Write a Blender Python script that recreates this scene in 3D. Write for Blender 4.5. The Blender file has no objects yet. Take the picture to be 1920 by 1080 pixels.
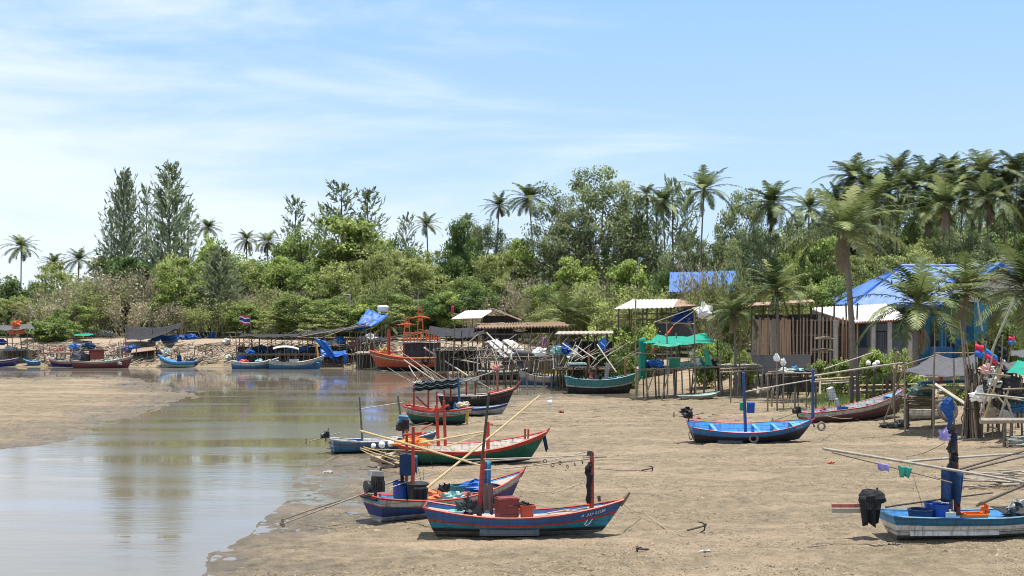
import bpy, math, random
import numpy as np
from mathutils import Vector, Matrix, Euler
SC = bpy.context.scene
COL = SC.collection
R = math.radians
# ---------------------------------------------------------------- camera
F, CX, HY, CH = 2400.0, 960.0, 573.0, 7.0          # focal length in photo pixels, horizon row, eye height
cam_d = bpy.data.cameras.new('camera')
cam = bpy.data.objects.new('camera', cam_d); COL.objects.link(cam)
cam.location = (0, 0, CH); cam.rotation_euler = (R(90), 0, 0)
cam_d.sensor_width = 36; cam_d.lens = 36*F/1920; cam_d.shift_y = (HY-540)/1920
cam_d.clip_start = 0.5; cam_d.clip_end = 6000
SC.camera = cam
# ---------------------------------------------------------------- light
SUN = Vector((0.18, 0.07, 1.0)).normalized()
sl = bpy.data.lights.new('sun', 'SUN'); sl.energy = 5.0; sl.angle = R(0.5); sl.color = (1.0, 0.955, 0.88)
so = bpy.data.objects.new('sun', sl); COL.objects.link(so)
so.rotation_euler = (-SUN).to_track_quat('-Z', 'Y').to_euler(); so.location = (0, 0, 60)
wd = bpy.data.worlds.new('World'); SC.world = wd; wd.use_nodes = True
nt = wd.node_tree; nt.nodes.clear()
def nd(t, typ, **kw):
    n = t.nodes.new(typ)
    for k, v in kw.items():
        if k in n.inputs.keys() if isinstance(k, str) else False: n.inputs[k].default_value = v
        else: setattr(n, k, v)
    return n
sky = nt.nodes.new('ShaderNodeTexSky'); sky.sky_type = 'NISHITA'; sky.sun_disc = False
sky.sun_elevation = math.asin(SUN.z); sky.sun_rotation = math.atan2(SUN.x, SUN.y)
sky.air_density = 0.85; sky.dust_density = 0.3; sky.ozone_density = 2.2
tc = nt.nodes.new('ShaderNodeTexCoord')
# thin high cloud, streaked along the horizon
mp = nt.nodes.new('ShaderNodeMapping'); mp.inputs['Scale'].default_value = (2.2, 2.2, 13.0); mp.inputs['Rotation'].default_value = (0, R(5), 0)
mp.inputs['Location'].default_value = (0.35, 0.0, 1.15)
nz = nt.nodes.new('ShaderNodeTexNoise'); nz.inputs['Scale'].default_value = 1.15; nz.inputs['Detail'].default_value = 9; nz.inputs['Roughness'].default_value = 0.56; nz.inputs['Distortion'].default_value = 0.5
nt.links.new(tc.outputs['Generated'], mp.inputs[0]); nt.links.new(mp.outputs[0], nz.inputs['Vector'])
sx = nt.nodes.new('ShaderNodeSeparateXYZ'); nt.links.new(tc.outputs['Generated'], sx.inputs[0])
def wmath(op, a, b=None, c=None):
    n = nt.nodes.new('ShaderNodeMath'); n.operation = op
    for i, v in enumerate((a, b, c)):
        if v is None: continue
        if isinstance(v, (int, float)): n.inputs[i].default_value = v
        else: nt.links.new(v, n.inputs[i])
    return n.outputs[0]
low = wmath('MULTIPLY', wmath('MAXIMUM', wmath('SUBTRACT', 0.17, sx.outputs[2]), 0.0), 0.60)
west = wmath('ADD', wmath('MULTIPLY', sx.outputs[0], -0.75), low)                       # more cloud towards the west
fac = wmath('ADD', nz.outputs['Fac'], west)
rp = nt.nodes.new('ShaderNodeMapRange'); rp.interpolation_type = 'SMOOTHSTEP'
rp.inputs['From Min'].default_value = 0.45; rp.inputs['From Max'].default_value = 0.80; rp.inputs['To Max'].default_value = 0.84; rp.inputs['To Min'].default_value = 0.03
nt.links.new(fac, rp.inputs['Value'])
hs = nt.nodes.new('ShaderNodeHueSaturation'); hs.inputs['Saturation'].default_value = 1.25; hs.inputs['Value'].default_value = 1.0
nt.links.new(sky.outputs[0], hs.inputs['Color'])
mx = nt.nodes.new('ShaderNodeMix'); mx.data_type = 'RGBA'
mx.inputs['B'].default_value = (7.8, 8.5, 9.5, 1)
ramp = nt.nodes.new('ShaderNodeMix'); ramp.data_type = 'RGBA'                # humid tropical air: paler, bluer low sky
ramp.inputs['A'].default_value = (5.9, 7.5, 9.2, 1); ramp.inputs['B'].default_value = (3.1, 5.5, 9.0, 1)
er = nt.nodes.new('ShaderNodeMapRange'); er.inputs['From Max'].default_value = 0.25; nt.links.new(sx.outputs[2], er.inputs['Value']); nt.links.new(er.outputs[0], ramp.inputs['Factor'])
hz = nt.nodes.new('ShaderNodeMapRange'); hz.inputs['From Min'].default_value = 0.3; hz.inputs['From Max'].default_value = 0.7; hz.inputs['To Min'].default_value = 0.85; hz.inputs['To Max'].default_value = 0.0
nt.links.new(sx.outputs[2], hz.inputs['Value'])
base = nt.nodes.new('ShaderNodeMix'); base.data_type = 'RGBA'; nt.links.new(hz.outputs[0], base.inputs['Factor']); nt.links.new(hs.outputs[0], base.inputs['A']); nt.links.new(ramp.outputs['Result'], base.inputs['B'])
nt.links.new(rp.outputs[0], mx.inputs['Factor']); nt.links.new(base.outputs['Result'], mx.inputs['A'])
bg = nt.nodes.new('ShaderNodeBackground'); bg.inputs['Strength'].default_value = 0.085
nt.links.new(mx.outputs['Result'], bg.inputs['Color'])
wo = nt.nodes.new('ShaderNodeOutputWorld'); nt.links.new(bg.outputs[0], wo.inputs[0])
SC.view_settings.view_transform = 'Standard'; SC.view_settings.look = 'None'
SC.view_settings.exposure = 0.55; SC.view_settings.gamma = 1
SC.cycles.filter_width = 1.0; SC.cycles.max_bounces = 6; SC.cycles.transparent_max_bounces = 6; SC.cycles.caustics_reflective = False; SC.cycles.caustics_refractive = False

# ---------------------------------------------------------------- materials
MATS = {}
def srgb(c): return tuple(((v/255)/12.92 if v/255 <= .04045 else ((v/255+.055)/1.055)**2.4) for v in c)
def mat(name, col, rough=0.7, var=0.25, scale=6.0, wear=None, wear_amt=0.5, metal=0.0, bump=0.0, trans=0.0, stretch=None, spec=0.35, wscale=3.0, seams=0.0):
    """painted / wooden / cloth surface: base colour broken up by two noises, plus stains of a second colour"""
    if name in MATS: return MATS[name]
    m = bpy.data.materials.new(name); m.use_nodes = True; t = m.node_tree; t.nodes.clear()
    out = t.nodes.new('ShaderNodeOutputMaterial'); b = t.nodes.new('ShaderNodeBsdfPrincipled')
    t.links.new(b.outputs[0], out.inputs[0])
    b.inputs['Roughness'].default_value = rough; b.inputs['Metallic'].default_value = metal; b.inputs['Specular IOR Level'].default_value = spec
    co = t.nodes.new('ShaderNodeTexCoord'); src = co.outputs['Object']
    if stretch:
        mpn = t.nodes.new('ShaderNodeMapping'); mpn.inputs['Scale'].default_value = stretch; t.links.new(src, mpn.inputs[0]); src = mpn.outputs[0]
    n1 = t.nodes.new('ShaderNodeTexNoise'); n1.inputs['Scale'].default_value = scale; n1.inputs['Detail'].default_value = 6; n1.inputs['Roughness'].default_value = .65
    t.links.new(src, n1.inputs['Vector'])
    r = t.nodes.new('ShaderNodeMapRange'); r.inputs['From Min'].default_value = .3; r.inputs['From Max'].default_value = .7
    r.inputs['To Min'].default_value = 1-var; r.inputs['To Max'].default_value = 1+var*.7
    t.links.new(n1.outputs['Fac'], r.inputs['Value'])
    mul = t.nodes.new('ShaderNodeVectorMath'); mul.operation = 'SCALE'; mul.inputs[0].default_value = col[:3]
    t.links.new(r.outputs[0], mul.inputs['Scale']); cur = mul.outputs[0]
    if wear is not None:
        n2 = t.nodes.new('ShaderNodeTexNoise'); n2.inputs['Scale'].default_value = wscale; n2.inputs['Detail'].default_value = 8; n2.inputs['Roughness'].default_value = .7
        t.links.new(src, n2.inputs['Vector'])
        r2 = t.nodes.new('ShaderNodeMapRange'); r2.inputs['From Min'].default_value = .5; r2.inputs['From Max'].default_value = .68; r2.inputs['To Max'].default_value = wear_amt
        t.links.new(n2.outputs['Fac'], r2.inputs['Value'])
        mm = t.nodes.new('ShaderNodeMix'); mm.data_type = 'RGBA'; mm.inputs['B'].default_value = (*wear[:3], 1)
        t.links.new(r2.outputs[0], mm.inputs['Factor']); t.links.new(cur, mm.inputs['A']); cur = mm.outputs['Result']
    if seams:                                                           # plank joints, and runs of dirt down the planks
        sp = t.nodes.new('ShaderNodeSeparateXYZ'); t.links.new(co.outputs['Object'], sp.inputs[0])
        def mth(op, a, b_):
            n = t.nodes.new('ShaderNodeMath'); n.operation = op
            for i_, v in enumerate((a, b_)):
                if isinstance(v, (int, float)): n.inputs[i_].default_value = v
                else: t.links.new(v, n.inputs[i_])
            return n.outputs[0]
        fr = mth('FRACT', mth('ADD', mth('DIVIDE', sp.outputs[2], seams), mth('MULTIPLY', n1.outputs['Fac'], .25)), 0)
        ln = mth('MULTIPLY', mth('LESS_THAN', fr, .11), .7)
        mp3 = t.nodes.new('ShaderNodeMapping'); mp3.inputs['Scale'].default_value = (9, 3, .9); t.links.new(co.outputs['Object'], mp3.inputs[0])
        n3 = t.nodes.new('ShaderNodeTexNoise'); n3.inputs['Scale'].default_value = 1; n3.inputs['Detail'].default_value = 5; t.links.new(mp3.outputs[0], n3.inputs['Vector'])
        r3 = t.nodes.new('ShaderNodeMapRange'); r3.inputs['From Min'].default_value = .50; r3.inputs['From Max'].default_value = .72; r3.inputs['To Max'].default_value = .6; t.links.new(n3.outputs['Fac'], r3.inputs['Value'])
        mm = t.nodes.new('ShaderNodeMix'); mm.data_type = 'RGBA'; mm.inputs['B'].default_value = (.055, .048, .04, 1)
        t.links.new(mth('MAXIMUM', ln, r3.outputs[0]), mm.inputs['Factor']); t.links.new(cur, mm.inputs['A']); cur = mm.outputs['Result']
    t.links.new(cur, b.inputs['Base Color'])
    if bump:
        bp = t.nodes.new('ShaderNodeBump'); bp.inputs['Strength'].default_value = bump; bp.inputs['Distance'].default_value = .03
        t.links.new(n1.outputs['Fac'], bp.inputs['Height']); t.links.new(bp.outputs[0], b.inputs['Normal'])
    if trans:
        tr = t.nodes.new('ShaderNodeBsdfTranslucent'); t.links.new(cur, tr.inputs['Color'])
        ms = t.nodes.new('ShaderNodeMixShader'); ms.inputs[0].default_value = trans
        t.links.new(b.outputs[0], ms.inputs[1]); t.links.new(tr.outputs[0], ms.inputs[2]); t.links.new(ms.outputs[0], out.inputs[0])
    MATS[name] = m; return m
def leafmat(name, dark, light, trans=0.3, rough=.5):
    """leaves: every leaf takes its own tone between two greens from the mesh attribute 'tone'"""
    if name in MATS: return MATS[name]
    m = bpy.data.materials.new(name); m.use_nodes = True; t = m.node_tree; t.nodes.clear()
    out = t.nodes.new('ShaderNodeOutputMaterial'); b = t.nodes.new('ShaderNodeBsdfPrincipled')
    b.inputs['Roughness'].default_value = rough; b.inputs['Specular IOR Level'].default_value = .2
    at = t.nodes.new('ShaderNodeAttribute'); at.attribute_name = 'tone'
    mm = t.nodes.new('ShaderNodeMix'); mm.data_type = 'RGBA'; mm.inputs['A'].default_value = (*dark, 1); mm.inputs['B'].default_value = (*light, 1)
    t.links.new(at.outputs['Fac'], mm.inputs['Factor'])
    oi = t.nodes.new('ShaderNodeObjectInfo'); r = t.nodes.new('ShaderNodeMapRange'); r.inputs['To Min'].default_value = .82; r.inputs['To Max'].default_value = 1.18
    t.links.new(oi.outputs['Random'], r.inputs['Value'])
    mul = t.nodes.new('ShaderNodeVectorMath'); mul.operation = 'SCALE'; t.links.new(mm.outputs['Result'], mul.inputs[0]); t.links.new(r.outputs[0], mul.inputs['Scale'])
    t.links.new(mul.outputs[0], b.inputs['Base Color'])
    tr = t.nodes.new('ShaderNodeBsdfTranslucent'); t.links.new(mul.outputs[0], tr.inputs['Color'])
    ms = t.nodes.new('ShaderNodeMixShader'); ms.inputs[0].default_value = trans
    t.links.new(b.outputs[0], ms.inputs[1]); t.links.new(tr.outputs[0], ms.inputs[2]); t.links.new(ms.outputs[0], out.inputs[0])
    MATS[name] = m; return m

# ---------------------------------------------------------------- objects
def tag(o, label=None, cat=None, group=None, kind=None):
    if label: o['label'] = label
    if cat: o['category'] = cat
    if group: o['group'] = group
    if kind: o['kind'] = kind
    return o
def empty(name, loc, rz=0.0, label=None, cat=None, group=None, rot=None):
    o = bpy.data.objects.new(name, None); COL.objects.link(o)
    o.location = loc; o.rotation_euler = rot if rot else (0, 0, rz)
    o.empty_display_size = .3
    return tag(o, label, cat, group)
def copy_tree(o, parent=None):
    c = o.copy(); COL.objects.link(c)
    if parent: c.parent = parent
    for ch in list(o.children): copy_tree(ch, c)
    return c
class MB:
    """collects shapes into one mesh"""
    def __init__(s): s.v = []; s.f = []; s.m = []; s.tone = None
    def add(s, vs, fs, mi=0):
        n = len(s.v); s.v += [tuple(p) for p in vs]
        for f in fs: s.f.append(tuple(i+n for i in f)); s.m.append(mi)
        return s
    def box(s, c, d, rot=None, mi=0, taper=1.0):
        hx, hy, hz = d[0]/2, d[1]/2, d[2]/2
        pts = [Vector((sx_*hx*(taper if sz < 0 else 1), sy*hy*(taper if sz < 0 else 1), sz*hz)) for sz in (-1, 1) for sx_, sy in ((-1, -1), (1, -1), (1, 1), (-1, 1))]
        if rot is not None:
            m = Euler(rot).to_matrix(); pts = [m @ p for p in pts]
        pts = [p+Vector(c) for p in pts]
        return s.add(pts, [(3, 2, 1, 0), (4, 5, 6, 7), (0, 1, 5, 4), (1, 2, 6, 5), (2, 3, 7, 6), (3, 0, 4, 7)], mi)
    def path(s, pts, rad, n=6, mi=0, cap=True):
        pts = [Vector(p) for p in pts]
        if not hasattr(rad, '__len__'): rad = [rad]*len(pts)
        vs = []; up = Vector((0.13, 0.21, 1)).normalized()
        for i, p in enumerate(pts):
            t = (pts[min(i+1, len(pts)-1)]-pts[max(i-1, 0)])
            if t.length < 1e-6: t = Vector((0, 0, 1))
            t.normalize(); a = t.cross(up)
            if a.length < 0.05: a = t.cross(Vector((1, 0, 0)))
            a.normalize(); b = t.cross(a)
            for k in range(n):
                an = 2*math.pi*k/n; vs.append(p+a*math.cos(an)*rad[i]+b*math.sin(an)*rad[i])
        fs = [(i*n+k, i*n+(k+1) % n, (i+1)*n+(k+1) % n, (i+1)*n+k) for i in range(len(pts)-1) for k in range(n)]
        if cap: fs += [tuple(range(n)), tuple((len(pts)-1)*n+n-1-k for k in range(n))]
        return s.add(vs, fs, mi)
    def tube(s, a, b, r0, r1=None, n=6, mi=0, bend=0.0, seed=0):
        r1 = r0 if r1 is None else r1
        if not bend: return s.path([a, b], [r0, r1], n, mi)
        a, b = Vector(a), Vector(b); rr = random.Random(seed); L = (b-a).length
        off = Vector((rr.uniform(-1, 1), rr.uniform(-1, 1), rr.uniform(-.6, .6)))*bend*L
        pts = [a.lerp(b, t)+off*(4*t*(1-t)) + Vector((rr.uniform(-1, 1), rr.uniform(-1, 1), 0))*bend*L*.15 for t in (0, .2, .4, .6, .8, 1)]
        return s.path(pts, [r0+(r1-r0)*t for t in (0, .2, .4, .6, .8, 1)], n, mi)
    def lathe(s, c, prof, n=12, mi=0, rot=None, squash=1.0):
        vs = []; m = Euler(rot).to_matrix() if rot is not None else None
        for (r, z) in prof:
            for k in range(n):
                a = 2*math.pi*k/n; p = Vector((r*math.cos(a), r*math.sin(a)*squash, z))
                vs.append((m @ p if m else p)+Vector(c))
        fs = [(i*n+k, i*n+(k+1) % n, (i+1)*n+(k+1) % n, (i+1)*n+k) for i in range(len(prof)-1) for k in range(n)]
        fs += [tuple(n-1-k for k in range(n)), tuple((len(prof)-1)*n+k for k in range(n))]
        return s.add(vs, fs, mi)
    def torus(s, c, Rm, r, rot=None, n=18, k=8, mi=0):
        vs = []; m = Euler(rot).to_matrix() if rot is not None else Matrix.Identity(3)
        for i in range(n):
            a = 2*math.pi*i/n
            for j in range(k):
                b = 2*math.pi*j/k
                vs.append(m @ Vector(((Rm+r*math.cos(b))*math.cos(a), (Rm+r*math.cos(b))*math.sin(a), r*math.sin(b)))+Vector(c))
        return s.add(vs, [(i*k+j, ((i+1) % n)*k+j, ((i+1) % n)*k+(j+1) % k, i*k+(j+1) % k) for i in range(n) for j in range(k)], mi)
    def blob(s, c, d, seed=0, amp=.25, n=10, mi=0, flat=True, freq=2.3):
        """lumpy bag-like shape with size d, sitting on its base at c"""
        rr = random.Random(seed); ph = [rr.uniform(0, 6.28) for _ in range(9)]
        rows = n//2+1; vs = []; rough = amp > .12
        for i in range(rows+1):
            th = math.pi*i/rows
            for j in range(n):
                a = 2*math.pi*j/n; p = Vector((math.sin(th)*math.cos(a), math.sin(th)*math.sin(a), -math.cos(th)))
                k = 1+amp*(math.sin(freq*2*p.x+ph[0])*math.sin(freq*2*p.y+ph[1])+.6*math.sin(freq*4*p.z+ph[2]+a*3)+.5*math.sin(a*5+ph[3]+p.z*4)+.5*rr.uniform(-1, 1))
                if rough: k *= 1+.35*math.sin(a*2+ph[4])*math.sin(th)+(.5*(max(0, math.sin(a*3+ph[5]))*max(0, p.z)**2)-.25*abs(math.sin(a*4+ph[6]+th*3)))
                q = Vector((p.x*k*d[0]/2, p.y*k*d[1]/2, p.z*k*d[2]/2*(.8 if rough else 1)))
                if rough and p.z > -.2: q += Vector((rr.uniform(-1, 1)*d[0], rr.uniform(-1, 1)*d[1], rr.uniform(-1, 1)*d[2]))*.045
                if flat and q.z < -d[2]*.34: q.z = -d[2]*.34
                vs.append(q+Vector(c)+Vector((0, 0, d[2]*.34 if flat else 0)))
        fs = [(i*n+j, i*n+(j+1) % n, (i+1)*n+(j+1) % n, (i+1)*n+j) for i in range(rows) for j in range(n)]
        return s.add(vs, fs, mi)
    def sheet(s, grid, th=.015, mi=0):
        """cloth or panel: rows of points given a thickness"""
        nr, nc = len(grid), len(grid[0]); vs = []
        g = [[Vector(p) for p in r] for r in grid]
        nn = (g[0][-1]-g[0][0]).cross(g[-1][0]-g[0][0])
        nn = nn.normalized() if nn.length > 1e-9 else Vector((0, 0, 1))
        for sgn in (1, -1):
            for r in g:
                for p in r: vs.append(p+nn*sgn*th/2)
        o = nr*nc; fs = []
        for i in range(nr-1):
            for j in range(nc-1):
                a, b, c, d = i*nc+j, i*nc+j+1, (i+1)*nc+j+1, (i+1)*nc+j
                fs += [(a, b, c, d), (o+d, o+c, o+b, o+a)]
        per = [(0, j) for j in range(nc)]+[(i, nc-1) for i in range(1, nr)]+[(nr-1, j) for j in range(nc-2, -1, -1)]+[(i, 0) for i in range(nr-2, 0, -1)]
        for (a, b) in zip(per, per[1:]+per[:1]):
            ia, ib = a[0]*nc+a[1], b[0]*nc+b[1]; fs.append((ib, ia, o+ia, o+ib))
        return s.add(vs, fs, mi)
    def build(s, name, mats, parent=None, world=False, smooth=False, base=None):
        """world=True: points are world points and parent is unrotated, or there is no parent and the origin goes to the base"""
        me = bpy.data.meshes.new(name); off = Vector((0, 0, 0))
        if world:
            if parent is not None:
                q = parent
                while q is not None: off += q.location; q = q.parent
            else:
                xs = [p[0] for p in s.v]; ys = [p[1] for p in s.v]
                off = Vector(base) if base is not None else Vector(((min(xs)+max(xs))/2, (min(ys)+max(ys))/2, min(p[2] for p in s.v)))
        me.from_pydata([(p[0]-off.x, p[1]-off.y, p[2]-off.z) for p in s.v], [], s.f)
        if not isinstance(mats, (list, tuple)): mats = [mats]
        for m in mats: me.materials.append(m)
        if len(mats) > 1: me.polygons.foreach_set('material_index', s.m)
        if smooth: me.polygons.foreach_set('use_smooth', [True]*len(me.polygons))
        me.update()
        o = bpy.data.objects.new(name, me); COL.objects.link(o)
        if parent is not None: o.parent = parent
        elif world: o.location = off
        return o
def npmesh(name, V, faces, mats, mi=None, tone=None, smooth=False):
    """mesh straight from numpy arrays; faces (n,k)"""
    me = bpy.data.meshes.new(name); V = np.asarray(V, np.float32); faces = np.asarray(faces, np.int32)
    n, k = faces.shape
    me.vertices.add(len(V)); me.vertices.foreach_set('co', V.ravel())
    me.loops.add(n*k); me.loops.foreach_set('vertex_index', faces.ravel())
    me.polygons.add(n); me.polygons.foreach_set('loop_start', np.arange(0, n*k, k, dtype=np.int32))
    try: me.polygons.foreach_set('loop_total', np.full(n, k, np.int32))
    except Exception: pass
    for m in (mats if isinstance(mats, (list, tuple)) else [mats]): me.materials.append(m)
    if mi is not None: me.polygons.foreach_set('material_index', np.asarray(mi, np.int32))
    if smooth: me.polygons.foreach_set('use_smooth', np.ones(n, bool))
    me.update(calc_edges=True)
    if tone is not None:
        a = me.attributes.new('tone', 'FLOAT', 'FACE'); a.data.foreach_set('value', np.asarray(tone, np.float32))
    return me
# ---------------------------------------------------------------- pixel -> place
def P(px, py, Y): return Vector(((px-CX)/F*Y, Y, CH-(py-HY)/F*Y))
def G0(px, py, z=0.0):
    Y = F*(CH-z)/(py-HY); return ((px-CX)/F*Y, Y)
def vnoise(x, y, seed=0):
    xi = np.floor(x).astype(np.int64); yi = np.floor(y).astype(np.int64); xf = x-xi; yf = y-yi
    def h(a, b):
        n = (a*374761393+b*668265263+seed*1274126177) & 0x7fffffff
        n = ((n ^ (n >> 13))*1274126177) & 0x7fffffff
        return ((n ^ (n >> 16)) & 0xffff)/65535.0
    u = xf*xf*(3-2*xf); v = yf*yf*(3-2*yf)
    return (h(xi, yi)*(1-u)+h(xi+1, yi)*u)*(1-v)+(h(xi, yi+1)*(1-u)+h(xi+1, yi+1)*u)*v
def fbm(x, y, o=4, seed=0):
    s = 0; a = .5; t = 0
    for i in range(o):
        s = s+a*vnoise(x*2**i+17*i, y*2**i-9*i, seed+i); t += a; a *= .5
    return s/t-.5
WATER_PX = [(240, 2500), (330, 1500), (385, 1090), (395, 1045), (440, 1015), (475, 1000), (500, 968), (540, 938), (590, 935), (548, 912), (560, 893), (600, 872),
    (628, 857), (690, 838), (742, 803), (760, 775), (800, 756), (870, 746), (960, 742), (1060, 737), (1180, 747), (1192, 740), (1130, 728), (1060, 716), (960, 704), (900, 699), (830, 696),
    (700, 693.5), (650, 691), (440, 690), (300, 689.5), (100, 689), (-200, 687), (-1500, 684),
    (-1500, 707), (0, 707), (180, 706), (240, 707.5), (290, 715), (330, 727), (374, 735), (362, 746), (330, 753), (270, 776), (200, 800), (140, 823), (60, 839), (0, 847), (-250, 880), (-900, 960), (-1800, 1300), (-1800, 2500)]
TOE_PX = [(-1500, 683.5), (-200, 686), (100, 688.5), (440, 690), (650, 690.5), (830, 695), (960, 702), (1080, 718), (1195, 738), (1320, 742), (1450, 752), (1580, 775), (1700, 822), (1800, 850), (1930, 880), (2300, 960), (3200, 1100)]
WATER = np.array([G0(*p) for p in WATER_PX]); TOE = np.array([G0(*p) for p in TOE_PX])
def seg_dist(X, Y, poly, closed):
    d = np.full(X.shape, 1e9); side = np.zeros(X.shape)
    n = len(poly)
    for i in range(n if closed else n-1):
        ax, ay = poly[i]; bx, by = poly[(i+1) % n]; dx, dy = bx-ax, by-ay
        t = np.clip(((X-ax)*dx+(Y-ay)*dy)/(dx*dx+dy*dy+1e-12), 0, 1)
        dd = np.hypot(X-ax-t*dx, Y-ay-t*dy); cr = dx*(Y-ay)-dy*(X-ax)
        upd = dd < d; side = np.where(upd, cr, side); d = np.minimum(d, dd)
    return d, side
def inside(X, Y, poly):
    c = np.zeros(X.shape, bool); n = len(poly); j = n-1
    for i in range(n):
        xi, yi = poly[i]; xj, yj = poly[j]
        c ^= ((yi > Y) != (yj > Y)) & (X < (xj-xi)*(Y-yi)/(yj-yi+1e-12)+xi)
        j = i
    return c
def terrain(X, Y, fine=True):
    X = np.asarray(X, float); Y = np.asarray(Y, float)
    d, _ = seg_dist(X, Y, WATER, True); ins = inside(X, Y, WATER)
    d = d+fbm(X*.5, Y*.5, 4, 3)*np.clip(Y*.02, .6, 2.2)*(1-.0*d)
    z = np.where(ins, -np.minimum(.55, np.maximum(d, -.3)*.05)-.0, .30*(1-np.exp(-np.maximum(d, -.4)*.055)))
    dt, sd = seg_dist(X, Y, TOE, False); dt = np.where(sd > 0, dt, -dt)
    w = np.interp(X, [-10, 0, 14, 22], [9, 10, 19, 21]); hm = np.interp(X, [-10, 0, 14, 24], [2.65, 2.5, 1.75, 1.7])
    s = np.clip(dt/w, 0, 1); s = s*s*(3-2*s)
    z = z+hm*s+np.clip(dt-w, 0, 60)*.008
    z = z+fbm(X*.16, Y*.16, 3, 11)*.16*(~ins)*np.clip(d*.3, 0, 1)+fbm(X*.5, Y*.5, 3, 5)*.4*s*(1-s)*2
    if fine:
        k = np.clip(d*.6+.25, .15, 1)*(~ins)+.12*ins
        rv = fbm(X*.16, Y*.22, 3, 61); z = z-np.exp(-(rv/.010)**2)*.055*np.clip(d*.4, 0, 1)*(~ins)*(s < .05)        # drainage runnels in the mud
        z = z+(fbm(X*1.3, Y*1.3, 3, 21)*.10+fbm(X*4.5, Y*4.5, 2, 31)*.055)*k
    return z
def H(x, y): return float(terrain(np.array([x]), np.array([y]), False)[0])
def GT(px, py, lift=0.0):
    """where the sight line through a photo pixel meets the ground"""
    Y = F*CH/(py-HY) if py > HY+8 else 300.0
    lo, hi = 15.0, min(Y*1.02, 400.0)
    ys = np.linspace(lo, hi, 700); xs = (px-CX)/F*ys; zs = CH-(py-HY)/F*ys
    hit = np.nonzero(zs <= terrain(xs, ys, False)+lift)[0]
    y = ys[hit[0]] if len(hit) else hi
    x = (px-CX)/F*y
    return Vector((x, y, H(x, y)))
def AT(px, Y):
    x = (px-CX)/F*Y; return Vector((x, Y, H(x, Y)))

# ---------------------------------------------------------------- ground and water
def ground_material():
    m = bpy.data.materials.new('mud_and_sand'); m.use_nodes = True; t = m.node_tree; t.nodes.clear()
    out = t.nodes.new('ShaderNodeOutputMaterial'); b = t.nodes.new('ShaderNodeBsdfPrincipled'); t.links.new(b.outputs[0], out.inputs[0])
    ge = t.nodes.new('ShaderNodeNewGeometry'); sp = t.nodes.new('ShaderNodeSeparateXYZ'); t.links.new(ge.outputs['Position'], sp.inputs[0])
    def noise(sc, det=6, ro=.6, vec=None, dist=0):
        n = t.nodes.new('ShaderNodeTexNoise'); n.inputs['Scale'].default_value = sc; n.inputs['Detail'].default_value = det; n.inputs['Roughness'].default_value = ro; n.inputs['Distortion'].default_value = dist
        t.links.new(vec if vec else ge.outputs['Position'], n.inputs['Vector']); return n.outputs['Fac']
    def rng(v, a, b_, c=0.0, d=1.0):
        r = t.nodes.new('ShaderNodeMapRange'); r.inputs['From Min'].default_value = a; r.inputs['From Max'].default_value = b_; r.inputs['To Min'].default_value = c; r.inputs['To Max'].default_value = d
        t.links.new(v, r.inputs['Value']); return r.outputs[0]
    def mix(f, a, b_):
        n = t.nodes.new('ShaderNodeMix'); n.data_type = 'RGBA'; t.links.new(f, n.inputs['Factor'])
        for k, v in (('A', a), ('B', b_)):
            if isinstance(v, tuple): n.inputs[k].default_value = (*v, 1)
            else: t.links.new(v, n.inputs[k])
        return n.outputs['Result']
    mpn = t.nodes.new('ShaderNodeMapping'); mpn.inputs['Scale'].default_value = (.28, 1.0, 1.0); t.links.new(ge.outputs['Position'], mpn.inputs[0])
    big = noise(.42, 7, .62, mpn.outputs[0], .6)
    mid = noise(2.2, 6, .65); fin = noise(9.0, 5, .7)
    mud = mix(rng(mid, .35, .65), (.16, .128, .083), (.29, .228, .147))
    sand = mix(rng(mid, .3, .7), (.29, .222, .15), (.385, .295, .20))
    c = mix(rng(big, .47, .66), mud, sand)
    bank = mix(rng(mid, .3, .7), (.325, .25, .178), (.42, .325, .235))
    c = mix(rng(sp.outputs[2], .40, .9), c, bank)
    soil = mix(rng(big, .4, .6), (.075, .065, .04), (.06, .065, .03))                # leaf litter under the trees, far from the shore
    yy = t.nodes.new('ShaderNodeMath'); yy.operation = 'SUBTRACT'; t.links.new(sp.outputs[1], yy.inputs[0])
    xk = t.nodes.new('ShaderNodeMapRange'); t.links.new(sp.outputs[0], xk.inputs['Value']); xk.inputs['From Min'].default_value = -10; xk.inputs['From Max'].default_value = 20
    xk.inputs['To Min'].default_value = 160; xk.inputs['To Max'].default_value = 122; t.links.new(xk.outputs[0], yy.inputs[1])
    c = mix(rng(yy.outputs[0], 0, 8), c, soil)
    speck = rng(noise(13.0, 4, .7), .55, .64, 0, .8)
    c = mix(speck, c, (.07, .06, .045))
    wet = rng(sp.outputs[2], .015, .10, 1, 0)
    dk = t.nodes.new('ShaderNodeVectorMath'); dk.operation = 'SCALE'; t.links.new(c, dk.inputs[0]); t.links.new(rng(wet, 0, 1, 1, .62), dk.inputs['Scale'])
    t.links.new(dk.outputs[0], b.inputs['Base Color'])
    t.links.new(rng(wet, 0, 1, .9, .45), b.inputs['Roughness']); b.inputs['Specular IOR Level'].default_value = .25
    bp = t.nodes.new('ShaderNodeBump'); bp.inputs['Strength'].default_value = 1.0; bp.inputs['Distance'].default_value = .10
    ad = t.nodes.new('ShaderNodeMath'); ad.operation = 'ADD'; t.links.new(fin, ad.inputs[0]); t.links.new(noise(3.2, 5, .7), ad.inputs[1])
    t.links.new(ad.outputs[0], bp.inputs['Height']); t.links.new(bp.outputs[0], b.inputs['Normal'])
    return m
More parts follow.
